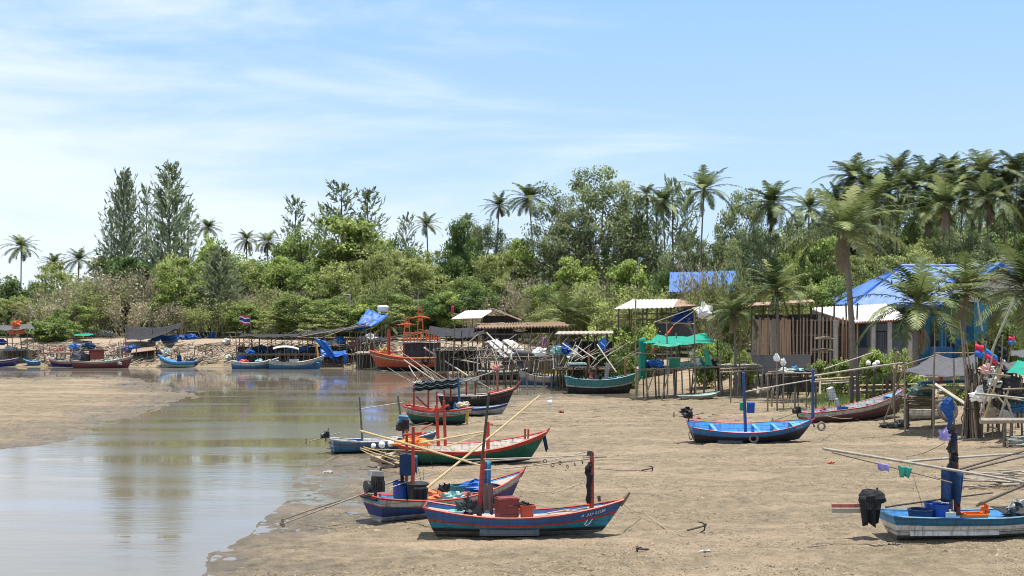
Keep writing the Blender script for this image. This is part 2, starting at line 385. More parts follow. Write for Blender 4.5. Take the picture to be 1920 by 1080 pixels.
def make_ground():
    rows = [-60, -20, 5, 15]+list(np.geomspace(20, 27, 10))
    y = 28.0
    while y < 175: rows.append(y); y += max(.10, y*y*.000105)
    rows += list(np.geomspace(178, 5000, 40)); rows = np.array(rows)
    u = np.concatenate([[-60, -20, -8, -3, -1.6, -1.0, -.7, -.55], np.linspace(-.47, .47, 680), [.55, .7, 1.0, 1.6, 3, 8, 20, 60]])
    Yg, U = np.meshgrid(rows, u, indexing='ij'); Xg = U*np.maximum(np.abs(Yg), 15)
    Z = terrain(Xg, Yg, True)
    V = np.stack([Xg, Yg, Z], -1).reshape(-1, 3); nr, nc = Xg.shape
    i = np.arange(nr-1)[:, None]*nc+np.arange(nc-1)[None]; Fc = np.stack([i, i+1, i+nc+1, i+nc], -1).reshape(-1, 4)
    o = bpy.data.objects.new('ground', npmesh('ground', V, Fc, ground_material(), smooth=True)); COL.objects.link(o); o['kind'] = 'structure'
def water_material():
    m = bpy.data.materials.new('river_water'); m.use_nodes = True; t = m.node_tree; b = t.nodes['Principled BSDF']
    b.inputs['Roughness'].default_value = .045; b.inputs['IOR'].default_value = 1.45; b.inputs['Specular IOR Level'].default_value = .8
    ge = t.nodes.new('ShaderNodeNewGeometry')
    mp_ = t.nodes.new('ShaderNodeMapping'); mp_.inputs['Scale'].default_value = (.35, 1.15, 1); t.links.new(ge.outputs['Position'], mp_.inputs[0])
    n1 = t.nodes.new('ShaderNodeTexNoise'); n1.inputs['Scale'].default_value = 2.2; n1.inputs['Detail'].default_value = 4; t.links.new(mp_.outputs[0], n1.inputs['Vector'])
    mp2 = t.nodes.new('ShaderNodeMapping'); mp2.inputs['Scale'].default_value = (.05, .30, 1); t.links.new(ge.outputs['Position'], mp2.inputs[0])
    n2 = t.nodes.new('ShaderNodeTexNoise'); n2.inputs['Scale'].default_value = 1; n2.inputs['Detail'].default_value = 4; t.links.new(mp2.outputs[0], n2.inputs['Vector'])
    r = t.nodes.new('ShaderNodeMapRange'); r.inputs['From Min'].default_value = .47; r.inputs['From Max'].default_value = .62; t.links.new(n2.outputs['Fac'], r.inputs['Value'])
    mm = t.nodes.new('ShaderNodeMix'); mm.data_type = 'RGBA'; mm.inputs['A'].default_value = (.165, .138, .095, 1); mm.inputs['B'].default_value = (.17, .168, .16, 1)
    t.links.new(r.outputs[0], mm.inputs['Factor']); t.links.new(mm.outputs['Result'], b.inputs['Base Color'])
    bp = t.nodes.new('ShaderNodeBump'); bp.inputs['Distance'].default_value = .05; t.links.new(n1.outputs['Fac'], bp.inputs['Height'])
    r3 = t.nodes.new('ShaderNodeMapRange'); r3.inputs['From Min'].default_value = .50; r3.inputs['From Max'].default_value = .60; r3.inputs['To Min'].default_value = .05; r3.inputs['To Max'].default_value = .17
    sp = t.nodes.new('ShaderNodeSeparateXYZ'); t.links.new(ge.outputs['Position'], sp.inputs[0])
    r4 = t.nodes.new('ShaderNodeMapRange'); r4.inputs['From Min'].default_value = 68; r4.inputs['From Max'].default_value = 92; r4.inputs['To Min'].default_value = .14; r4.inputs['To Max'].default_value = 0
    t.links.new(sp.outputs[1], r4.inputs['Value'])                     # the wind touches the open reach, the far reach lies calm
    ad = t.nodes.new('ShaderNodeMath'); ad.operation = 'ADD'; t.links.new(n2.outputs['Fac'], ad.inputs[0]); t.links.new(r4.outputs[0], ad.inputs[1])
    t.links.new(ad.outputs[0], r3.inputs['Value']); t.links.new(r3.outputs[0], bp.inputs['Strength']); t.links.new(bp.outputs[0], b.inputs['Normal'])
    r5 = t.nodes.new('ShaderNodeMapRange'); r5.inputs['From Min'].default_value = .06; r5.inputs['From Max'].default_value = .17; r5.inputs['To Min'].default_value = .03; r5.inputs['To Max'].default_value = .12
    t.links.new(r3.outputs[0], r5.inputs['Value']); t.links.new(r5.outputs[0], b.inputs['Roughness'])
    return m
def make_water():
    mb = MB(); mb.add([(-400, -60, 0), (30, -60, 0), (30, 170, 0), (-400, 170, 0)], [(0, 1, 2, 3)])
    o = mb.build('water', water_material()); o['kind'] = 'structure'
def make_clods():
    g = np.random.default_rng(3); n = 190000
    Y = 31+g.uniform(0, 1, n)**1.5*62; X = g.uniform(-.43, .43, n)*Y
    keep = (fbm(X*.28, Y*.55, 4, 41)+.35*fbm(X*1.1, Y*1.1, 2, 43) > g.normal(.03, .06, n)); X, Y = X[keep], Y[keep]
    Z = terrain(X, Y, True); d, _ = seg_dist(X, Y, WATER, True); keep = (Z > .03) & (Z < 1.0); X, Y, Z = X[keep], Y[keep], Z[keep]; n = len(X)
    s = g.uniform(.010, .034, n)*(1+(g.random(n) < .02)*1.0); o = np.array([[1, 0, 0], [0, 1, 0], [-1, 0, 0], [0, -1, 0], [0, 0, 1]], float)
    a = g.uniform(0, 6.28, n); sx_ = s*g.uniform(.7, 2.6, n); sy_ = s*g.uniform(.7, 1.3, n); sz_ = s*g.uniform(.5, 1.1, n)
    q = o[None]*np.stack([sx_, sy_, sz_], 1)[:, None]*g.uniform(.6, 1.3, (n, 5, 1)); c, si = np.cos(a)[:, None], np.sin(a)[:, None]
    V = np.stack([q[..., 0]*c-q[..., 1]*si+X[:, None], q[..., 0]*si+q[..., 1]*c+Y[:, None], q[..., 2]+Z[:, None]-.006], -1).reshape(-1, 3)
    k = np.arange(n)[:, None]*5; f = np.stack([k+np.array([[0, 1, 4]]), k+np.array([[1, 2, 4]]), k+np.array([[2, 3, 4]]), k+np.array([[3, 0, 4]])], 1).reshape(-1, 3)
    tone = np.repeat(np.clip(g.normal(.45, .3, n), 0, 1), 4)
    m = leafmat('mud_clod', (.07, .056, .04), (.32, .255, .175), 0.0, .9)
    o_ = bpy.data.objects.new('mud_clods', npmesh('mud_clods', V, f, m, tone=tone)); COL.objects.link(o_); tag(o_, 'loose crumbs of dried mud on the flat', 'mud', kind='stuff')
make_ground(); make_water(); make_clods()
# ================================================================ vegetation
RNG = np.random.default_rng(5)
BARK = mat('bark', (.17, .14, .11), .9, .4, 5); PALE_BARK = mat('pale_bark', (.46, .41, .34), .9, .3, 5)
PALM_BARK = mat('palm_bark', (.22, .19, .155), .9, .35, 4, stretch=(1, 1, 4))
LG = leafmat('palm_green', (.018, .042, .016), (.25, .30, .105), .22, .45)
LY = leafmat('palm_yellow', (.13, .15, .05), (.32, .33, .13), .25, .5)
LD = leafmat('palm_dry', (.14, .105, .065), (.28, .22, .14), .15, .7)
L_DARK = leafmat('leaf_dark', (0.054, 0.093, 0.031), (0.231, 0.336, 0.105), 0.45)
L_MID = leafmat('leaf_mid', (0.093, 0.139, 0.039), (0.420, 0.525, 0.168), 0.48)
L_OLIVE = leafmat('leaf_olive', (0.132, 0.163, 0.056), (0.525, 0.578, 0.221), 0.48)
L_BRIGHT = leafmat('leaf_bright', (0.115, 0.174, 0.039), (0.493, 0.588, 0.176), 0.45)
L_GREY = leafmat('leaf_grey', (.10, .13, .06), (.43, .50, .24), .45)
L_DRY = leafmat('leaf_dry', (0.211, 0.192, 0.115), (0.588, 0.529, 0.341), 0.30)
L_FIR = leafmat('needle_grey_green', (0.096, 0.126, 0.078), (0.389, 0.447, 0.258), 0.35)
def unit(v): return v/np.maximum(np.linalg.norm(v, axis=-1, keepdims=True), 1e-9)
def leaf_quads(C, N, size, asp=1.7, seed=0):
    """one kite-shaped leaf of given size at each centre, facing N"""
    g = np.random.default_rng(seed); n = len(C); N = unit(N)
    a = unit(np.cross(N, g.normal(size=(n, 3)))); b = np.cross(N, a)
    s = (size*g.uniform(.6, 1.35, n))[:, None] if np.isscalar(size) else size[:, None]
    p0 = C-a*s*.5; p1 = C+b*s*.5/asp+N*s*.08; p2 = C+a*s*.5; p3 = C-b*s*.5/asp+N*s*.08
    V = np.stack([p0, p1, p2, p3], 1).reshape(-1, 3); f = np.arange(4*n).reshape(-1, 4)
    return V, f
def trunk_mesh(name, h, r, limbs, seed, matl, lean=(0, 0)):
    """tapered trunk with limbs reaching the given points, each limb with side boughs"""
    mb = MB(); rr = random.Random(seed)
    top = Vector((lean[0], lean[1], h)); pts = [Vector((0, 0, -.3))+(top-Vector((0, 0, -.3)))*t+Vector((rr.uniform(-1, 1), rr.uniform(-1, 1), 0))*r*1.2*(0 < t < 1) for t in (0, .3, .6, 1)]
    mb.path(pts, [r*1.25, r, r*.85, r*.6], 7)
    for L in limbs:
        L = Vector(L); s = top if L.z > h else pts[2]
        m1 = s.lerp(L, .5)+Vector((rr.uniform(-.4, .4), rr.uniform(-.4, .4), rr.uniform(-.1, .6)))
        mb.path([s, m1, L*1.04], [r*.55, r*.36, r*.14], 5, cap=False)
        for k in range(3):
            q = s.lerp(m1, rr.uniform(.5, 1)); e = q+Vector((rr.uniform(-1, 1), rr.uniform(-1, 1), rr.uniform(.1, 1)))*(L-s).length*.45
            mb.path([q, q.lerp(e, .5)+Vector((0, 0, .12)), e], [r*.24, r*.15, r*.04], 4, cap=False)
    me_o = mb.build(name, matl, smooth=True); me = me_o.data; bpy.data.objects.remove(me_o)
    return me
def crown_mesh(name, seed, rx, rz, zc, nclump, per, leaf, matl, clump_r=1.1, flat=.6, shape='dome', gaps=.15, droop=0.0):
    """crown of leaf clumps: clumps sit on an uneven shell and inside it; returns mesh and limb ends"""
    g = np.random.default_rng(seed)
    cs = []
    lob = g.normal(size=(5, 3)); lob = unit(lob); lobk = g.uniform(-.28, .28, 5)
    while len(cs) < nclump:
        d = g.normal(size=3); d /= np.linalg.norm(d)
        if shape == 'dome' and d[2] < -.85: continue
        k = 1+sum(lk*max(0, float(np.dot(d, l)))**2*1.6 for l, lk in zip(lob, lobk))
        rad = k*(g.uniform(.35, 1) ** .5)
        c = np.array([d[0]*rx*rad, d[1]*rx*rad, zc+d[2]*rz*rad]); cs.append(c)
    cs = np.array(cs)
    V = []; Nn = []; tone = []
    for c in cs:
        n = int(per*g.uniform(.5, 1.4)); p = g.normal(size=(n, 3)); p = unit(p)*(g.uniform(0, 1, (n, 1))**.45)
        cr = clump_r*g.uniform(.65, 1.35); q = p*np.array([cr, cr, cr*flat]); q[:, 2] -= droop*(q[:, 0]**2+q[:, 1]**2)
        V.append(c+q); nn = unit(p*.7+g.normal(size=(n, 3))*.55+np.array([0, 0, .75])); Nn.append(nn)
        tone.append(np.clip(g.uniform(.1, .8)+g.normal(size=n)*.28, 0, 1))
    C = np.concatenate(V); N = np.concatenate(Nn); T = np.concatenate(tone)
    VV, f = leaf_quads(C, N, leaf, 1.6, seed)
    ends = [tuple(c) for c in cs[np.argsort(-np.linalg.norm(cs-np.array([0, 0, zc]), axis=1))[:15]]]
    return npmesh(name, VV, f, matl, tone=T), ends
def conifer_mesh(name, seed, h, r, matl, n=420, airy=1.0):
    """casuarina: upswept wispy sprays round a straight leader"""
    g = np.random.default_rng(seed); V = []; F_ = []; T = []; k = 0; mb = MB()
    mb.path([(0, 0, -.3), (.1, 0, h*.5), (0, .05, h*.97)], [r*.075, r*.05, .02], 6)
    for i in range(n):
        t = g.uniform(.10, 1)**.8; z = h*t; L = r*((1-t)**.62*1.0+.12)*g.uniform(.35, 1.25); a = g.uniform(0, 6.28)
        d = np.array([math.cos(a), math.sin(a), g.uniform(.25, .75)]); p0 = np.array([0, 0, z-.1*h*(1-t)*.3])
        if i % 4 == 0: mb.path([tuple(p0), tuple(p0+d*L*.55)], [r*.014+.01, .008], 3, cap=False)
        m = int(16*airy)
        tt = np.linspace(.25, 1, m)[:, None]; pts = p0+d*L*tt+np.array([0, 0, .22])*L*tt**2
        dirs = unit(d+g.normal(size=(m, 3))*.55+np.array([0, 0, .25])); ln = L*.22*g.uniform(.6, 1.2, (m, 1))+.22; sd = unit(np.cross(dirs, g.normal(size=(m, 3))))*(.06*g.uniform(.5, 1.5, (m, 1)))
        q = np.stack([pts, pts+dirs*ln*.5+sd, pts+dirs*ln, pts+dirs*ln*.5-sd], 1); V.append(q.reshape(-1, 3)); T.append(np.clip(g.uniform(.1, .9)+g.normal(size=m)*.15, 0, 1))
    VV = np.concatenate(V); f = np.arange(len(VV)).reshape(-1, 4)
    o = mb.build('trunk', BARK, smooth=True); tm = o.data; bpy.data.objects.remove(o)
    return tm, npmesh(name, VV, f, matl, tone=np.concatenate(T))
def twig_mesh(name, seed, h, r, nstem, leaf_m, nleaf, matl=None, leaf=.16):
    """leafless or thin scrub: forking stems with few leaves"""
    g = random.Random(seed); mb = MB(); tips = []
    def grow(p, d, L, rad, lev):
        e = p+d*L; mid = p+d*L*.5+Vector((g.uniform(-1, 1), g.uniform(-1, 1), g.uniform(-.5, .5)))*L*.09
        mb.path([p, mid, e], [rad, rad*.8, rad*.55], 3, cap=False); tips.append(mid); tips.append(e)
        if lev == 0: return
        for _ in range(3 if lev > 1 else 4):
            nd_ = (d+Vector((g.uniform(-1, 1), g.uniform(-1, 1), g.uniform(-.45, .75)))*.75).normalized()
            grow(p.lerp(e, g.uniform(.55, 1)), nd_, L*g.uniform(.5, .8), rad*.55, lev-1)
    for i in range(nstem):
        a = g.uniform(0, 6.28); q = g.uniform(0, .55)*r
        d = Vector((math.cos(a)*g.uniform(.1, .75), math.sin(a)*g.uniform(.1, .75), 1)).normalized()
        grow(Vector((math.cos(a)*q, math.sin(a)*q, -.2)), d, h*g.uniform(.3, .5), .055, 3)
    o = mb.build('stems', matl or mat('dry_twig', (.34, .30, .225), .9, .35, 2)); tm = o.data; bpy.data.objects.remove(o)
    ng = np.random.default_rng(seed); tp = np.array([tuple(t) for t in tips]); C = tp[ng.integers(0, len(tp), nleaf)]+ng.normal(size=(nleaf, 3))*.22
    V, f = leaf_quads(C, ng.normal(size=(nleaf, 3))+np.array([0, 0, .6]), leaf, 1.7, seed)
    return tm, npmesh(name, V, f, leaf_m, tone=np.clip(ng.normal(.45, .25, nleaf), 0, 1))
def palm_crown(name, seed, nf=20, L=4.5, wind=(.15, 0), dead=2, young=.3, upright=0.0):
    g = np.random.default_rng(seed); V = []; F_ = []; MI = []; T = []; n0 = 0
    for i in range(nf+dead):
        isdead = i >= nf; a = i*2.39996+g.uniform(-.25, .25); t = i/(nf-1) if not isdead else 1.15
        el = R(80-(112-upright*40)*t**.75+g.uniform(-7, 7)) if not isdead else R(g.uniform(-75, -45)); Lf = L*g.uniform(.85, 1.1)*(.72+.35*math.sin(min(t, 1)*2.4)) if not isdead else L*g.uniform(.5, .8)
        sag = (R(52)+R(30)*t)*g.uniform(.8, 1.2)*(1-.4*upright) if not isdead else R(20)
        ns = 9; p = np.zeros(3); pts = [p.copy()]; tans = []
        for s in range(ns):
            e = el-sag*((s+.5)/ns)**1.3; d = np.array([math.cos(a)*math.cos(e), math.sin(a)*math.cos(e), math.sin(e)])
            d = d+np.array([wind[0], wind[1], 0])*(s/ns)*.8; d /= np.linalg.norm(d); tans.append(d); p = p+d*Lf/ns; pts.append(p.copy())
        pts = np.array(pts); tans.append(tans[-1]); tans = np.array(tans)
        side = unit(np.cross(tans, np.array([0, 0, 1.0])+g.normal(size=3)*.05)); upv = np.cross(side, tans)
        # midrib
        w = np.linspace(.045, .012, ns+1)[:, None]*(L/4)
        tv = np.stack([pts-side*w, pts+side*w, pts+upv*w*1.2], 1).reshape(-1, 3)
        fs = []
        for s in range(ns):
            for (u, v_) in ((0, 1), (1, 2), (2, 0)): fs.append((s*3+u, s*3+v_, (s+1)*3+v_, (s+1)*3+u))
        V.append(tv); F_.append(np.array(fs)+n0); n0 += len(tv); m_i = 2 if isdead else (1 if (t > .85 and g.random() < .35) or g.random() < .04 else 0)
        MI += [1 if not isdead else 2]*len(fs); T += [float(g.uniform(.4, .9))]*len(fs)
        m = 30; ft = g.uniform(0, 1)**1.3
        for sgn in (1, -1):
            tt = np.linspace(.13, .995, m); x = tt*ns; i0 = np.minimum(x.astype(int), ns-1); fr = (x-i0)[:, None]
            q = pts[i0]*(1-fr)+pts[i0+1]*fr; td = unit(tans[i0]*(1-fr)+tans[i0+1]*fr); sd = side[i0]*sgn; up = upv[i0]
            ll = (.19*L*np.sin(np.clip(tt*2.6+.42, 0, 3.1))**.7*g.uniform(.8, 1.1, m)+.06)[:, None]
            drop = g.uniform(.15, .55, (m, 1))+(.5 if isdead else .0)
            d1 = unit(sd*.85+td*.55+up*.25-np.array([0, 0, 1])*drop*.6); d2 = unit(d1-np.array([0, 0, 1.0])*drop)
            ww = (.046*L/4*g.uniform(.8, 1.25, m))[:, None]*td
            a0 = q-ww; a1 = q+ww; b1 = q+d1*ll*.55+ww*.9; b0 = q+d1*ll*.55-ww*.9; c = q+d1*ll*.55+d2*ll*.5
            tv = np.stack([a0, a1, b1, b0, c, c+ww*.25], 1).reshape(-1, 3); k = np.arange(m)*6+n0
            fs = np.concatenate([np.stack([k, k+1, k+2, k+3], 1), np.stack([k+3, k+2, k+5, k+4], 1)]); V.append(tv); F_.append(fs); n0 += len(tv)
            MI += [m_i]*len(fs); T += list(np.clip(ft+g.normal(size=len(fs))*.16, 0, 1))
    return npmesh(name, np.concatenate(V), np.concatenate(F_), [LG, LY, LD], MI, T)
FR = mat('coconut', (.22, .17, .06), .6, .3)
PALMS = [palm_crown('palm_crown', 10+i, nf=[27, 23, 30, 24, 28, 22][i], wind=[(.25, .1), (-.2, .1), (.1, -.25), (.3, 0), (-.1, .2), (.35, -.1)][i], dead=[2, 1, 4, 2, 1, 3][i], upright=[.25, .45, .1, .6, .35, .2][i]) for i in range(6)]
YOUNG = [palm_crown('palm_crown', 40+i, nf=15, wind=(.2*(-1)**i, .1), dead=1, upright=.7) for i in range(2)]
def palm(px, pytop, Y, label, k=0, s=1.0, base_px=None, r=.13, young=False, rz=None, group='coconut palms', hang=True):
    """pytop = where the crown's centre sits in the photo"""
    bp_ = base_px if base_px is not None else px+random.Random(px).uniform(-14, 14)
    b = AT(bp_, Y); c = P(px, pytop, Y)
    root = empty('coconut_palm', b, 0, label, 'palm tree', group)
    top = c-b; mb = MB(); n = 9; pts = []
    for i in range(n+1):
        t = i/n; bend = t*t*.75+t*.25
        pts.append(Vector((top.x*bend, top.y*bend, -.2+(top.z+.2)*t)))
    mb.path(pts, [r*(1.55-.75*min(1, i/n*3)+(0 if i*3 < n else -.15*(i/n))) for i in range(n+1)], 8)
    mb.build('trunk', PALM_BARK, root, smooth=True)
    me = (YOUNG if young else PALMS)[k % (2 if young else 6)]
    co = bpy.data.objects.new('crown', me); COL.objects.link(co); co.parent = root; co.location = top; co.scale = (s, s, s)
    co.rotation_euler = (0, 0, rz if rz is not None else random.Random(px*7+k).uniform(0, 6.28))
    if hang and not young and Y < 160:
        m2 = MB(); g = random.Random(px)
        for i in range(7):
            a = g.uniform(0, 6.28); m2.blob((math.cos(a)*.17, math.sin(a)*.17, -.5+g.uniform(-.1, .1)), (.32, .32, .34), i, .05, 8, flat=False)
        cc = m2.build('coconut_cluster', FR, root, smooth=True); cc.location = top
    return root
TREE_CACHE = {}
def variant(kind, v):
    key = (kind, v)
    if key in TREE_CACHE: return TREE_CACHE[key]
    sd = hash_(kind)*13+v*7+3
    if kind == 'fir': r_ = conifer_mesh('crown', sd, 10, 2.9, L_FIR, 300, .75)
    elif kind == 'fir_thin': r_ = conifer_mesh('crown', sd, 10, 2.8, L_FIR, 95, .9)
    elif kind == 'twig': r_ = twig_mesh('foliage', sd, 5, 3, 14, L_DRY, 2600, leaf=.19)
    elif kind == 'scrub': r_ = twig_mesh('foliage', sd, 5, 3, 12, L_OLIVE, 5200, leaf=.23)
    elif kind == 'bare': r_ = twig_mesh('foliage', sd, 8, 3, 5, L_DRY, 350, mat('pale_twig', (.38, .33, .28), .9, .2, 2), leaf=.14)
    else:
        m, rx, rz, zc, nc, per, leaf, cr, flat, h = {
            'dark': (L_DARK, 3.4, 4.4, 5.2, 120, 130, .30, 1.0, .7, 4.6), 'mid': (L_MID, 3.7, 4.0, 4.7, 125, 120, .27, .95, .6, 3.8),
            'olive': (L_OLIVE, 3.9, 3.8, 4.4, 125, 80, .27, .85, .5, 3.4), 'bright': (L_BRIGHT, 3.4, 3.8, 4.6, 110, 125, .32, 1.0, .5, 3.6),
            'grey': (L_GREY, 4.2, 3.6, 5.8, 165, 130, .20, .85, .58, 4.2), 'bigleaf': (L_BRIGHT, 3.3, 3.4, 5.8, 75, 75, .42, 1.05, .45, 4.0),
            'bush': (L_BRIGHT, 1.5, 1.1, 1.0, 42, 95, .20, .5, .7, .5), 'darkbush': (L_MID, 1.6, 1.2, 1.1, 42, 95, .20, .5, .7, .5)}[kind]
        cm, ends = crown_mesh('crown' if 'bush' not in kind else 'foliage', sd, rx, rz, zc, nc, per, leaf, m, cr, flat, 'ball' if 'bush' in kind else 'dome')
        tm = trunk_mesh('trunk' if 'bush' not in kind else 'stems', h, .17 if 'bush' not in kind else .04, ends, sd, PALE_BARK if kind == 'olive' else BARK)
        r_ = (tm, cm)
    TREE_CACHE[key] = r_; return r_
def hash_(s): return sum(ord(c)*(i+1) for i, c in enumerate(s)) % 97
NOMH = {'fir': 10, 'fir_thin': 10, 'twig': 5.0, 'scrub': 5.2, 'bare': 10, 'dark': 10, 'mid': 9.1, 'olive': 8.6, 'bright': 8.7, 'grey': 9.8, 'bigleaf': 9.7, 'bush': 2.3, 'darkbush': 2.5}
NOMW = {'fir': 5.6, 'fir_thin': 4, 'twig': 6.5, 'scrub': 6.5, 'bare': 6.5, 'dark': 8.2, 'mid': 8.8, 'olive': 9, 'bright': 8.2, 'grey': 9.6, 'bigleaf': 8, 'bush': 3.6, 'darkbush': 3.8}
NAME = {'fir': 'casuarina_tree', 'fir_thin': 'casuarina_tree', 'twig': 'dry_bush', 'scrub': 'scrub_bush', 'bare': 'bare_tree', 'bush': 'green_bush', 'darkbush': 'green_bush'}
CATN = {'twig': 'bush', 'scrub': 'bush', 'bush': 'bush', 'darkbush': 'bush'}
tree_n = [0]
def tree(kind, px, pytop, wpx, Y, label, group=None):
    b = AT(px, Y); h = P(px, pytop, Y).z-b.z; w = wpx/F*Y
    sz = h/NOMH[kind]; sxy = w/NOMW[kind]; tree_n[0] += 1; g = random.Random(px*31+int(Y)+tree_n[0])
    root = empty(NAME.get(kind, 'broadleaf_tree'), b, g.uniform(0, 6.28), label, CATN.get(kind, 'tree'), group)
    tm, cm = variant(kind, g.randrange(3))
    for nm, me in (('trunk' if 'trunk' in tm.name else 'stems', tm), ('crown' if 'crown' in cm.name else 'foliage', cm)):
        o = bpy.data.objects.new(nm, me); COL.objects.link(o); o.parent = root; o.scale = (sxy, sxy, sz)
    return root
PALM_LIST = [
 (40, 462, 200, 1.02, 'lone coconut palm at the river end of the tree line, sky round its crown'),
 (148, 486, 190, .95, 'low bushy coconut palm in front of the tall casuarinas, beside the lone palm'),
 (100, 492, 195, .8, 'small half hidden coconut palm between the lone palm and the bushy palm'),
 (185, 500, 188, .75, 'low coconut palm crown at the foot of the first tall casuarina'),
 (390, 425, 200, .8, 'coconut palm whose spiky top shows over the layered green tree by the casuarinas'),
 (462, 448, 190, .85, 'dark coconut palm beside a bare pinkish tree, behind the blue boats'),
 (502, 452, 192, .85, 'dark coconut palm with drooping fronds next to the round green tree'),
 (800, 420, 185, .82, 'coconut palm with browned hanging fronds beside a glossy dark tree'),
 (876, 412, 190, .6, 'small coconut palm just behind the glossy dark tree'),
 (936, 385, 178, .85, 'dark coconut palm, lower of the pair beside the giant spreading tree'),
 (992, 370, 172, 1.15, 'tall coconut palm, taller of the pair beside the giant spreading tree'),
 (1212, 362, 165, .78, 'coconut palm peeping over the edge of the giant spreading tree'),
 (1243, 378, 158, 1.0, 'thin ragged coconut palm among wispy casuarinas by the giant spreading tree'),
 (1320, 355, 146, 1.22, 'tall shaggy coconut palm leaning over the far blue roof'),
 (1446, 380, 142, 1.28, 'coconut palm with a skirt of hanging fronds, alone above grey trees'),
 (1517, 388, 148, .95, 'narrow coconut palm beside the full skirted palm'),
 (1600, 330, 150, 1.12, 'coconut palm first of the tall grove above the white roofed house'),
 (1642, 372, 142, 1.3, 'coconut palm with brown dead fronds, lower in the tall grove'),
 (1686, 318, 152, 1.0, 'coconut palm with two spread arms of fronds, between others in the tall grove'),
 (1742, 335, 150, 1.15, 'coconut palm in the middle of the tall grove, leaning crown'),
 (1780, 318, 154, 1.0, 'coconut palm behind the middle of the tall grove'),
 (1772, 385, 138, 1.25, 'coconut palm standing lowest in the grove, straight behind the blue roofed house'),
 (1842, 325, 142, 1.25, 'highest coconut palm of the grove, over the gable of the blue roofed house'),
 (1850, 372, 136, 1.2, 'coconut palm with yellowish fronds under the highest palm of the grove'),
 (1908, 322, 142, 1.1, 'dark coconut palm with hanging skirt at the outer end of the grove')]
for i, (px, py, Y, s, lb) in enumerate(PALM_LIST): palm(px, py+2, Y, lb, i, s*(.88 if px > 1560 else .76))
for i, (px, py, s, lb) in enumerate(((1572, 385, 1.0, 'coconut palm low behind the first palm of the grove'), (1622, 352, 1.0, 'coconut palm squeezed between the first palm and the brown fronded one'), (1668, 362, 1.05, 'coconut palm just under the spread armed palm'), (1712, 350, 1.0, 'coconut palm between the spread armed palm and the leaning crown'), (1808, 348, 1.05, 'coconut palm between the lowest palm and the highest palm of the grove'), (1880, 352, 1.05, 'coconut palm between the highest palm and the outermost palm'), (1735, 400, 1.0, 'coconut palm low in the middle of the grove above the blue ridge'), (1925, 385, 1.0, 'coconut palm low at the outer end of the grove'))): palm(px, py, 150-i, lb, i+1, s*.9)
palm(1582, 432, 92, 'big dark coconut palm with thick bare trunk before the white roofed house', 3, 1.1, 1602, .30, rz=.6)
palm(1456, 545, 98, 'short coconut palm growing against the plank fenced hut', 3, .80, 1461, .19, rz=2.2)
palm(1378, 588, 99, 'small coconut palm beside the end of the plank fenced hut', 4, .58, 1379, .14, rz=.3)
palm(1722, 572, 86, 'coconut palm with sun bleached fronds before the blue roof', 1, 1.1, 1715, .27, rz=1.2)
palm(1812, 546, 97, 'coconut palm before the teal wall of the blue roofed house', 4, 1.08, 1805, .16, rz=4.)
palm(1925, 545, 84, 'coconut palm whose pale fronds reach over the flags and nets', 0, 1.1, 1935, .16, rz=3.3)
palm(1062, 592, 138, 'young stemless coconut palm behind the thatched lean-to', 0, 1.05, young=True)
palm(722, 612, 152, 'tiny coconut palm under the torn blue tarpaulin', 1, .6, young=True)
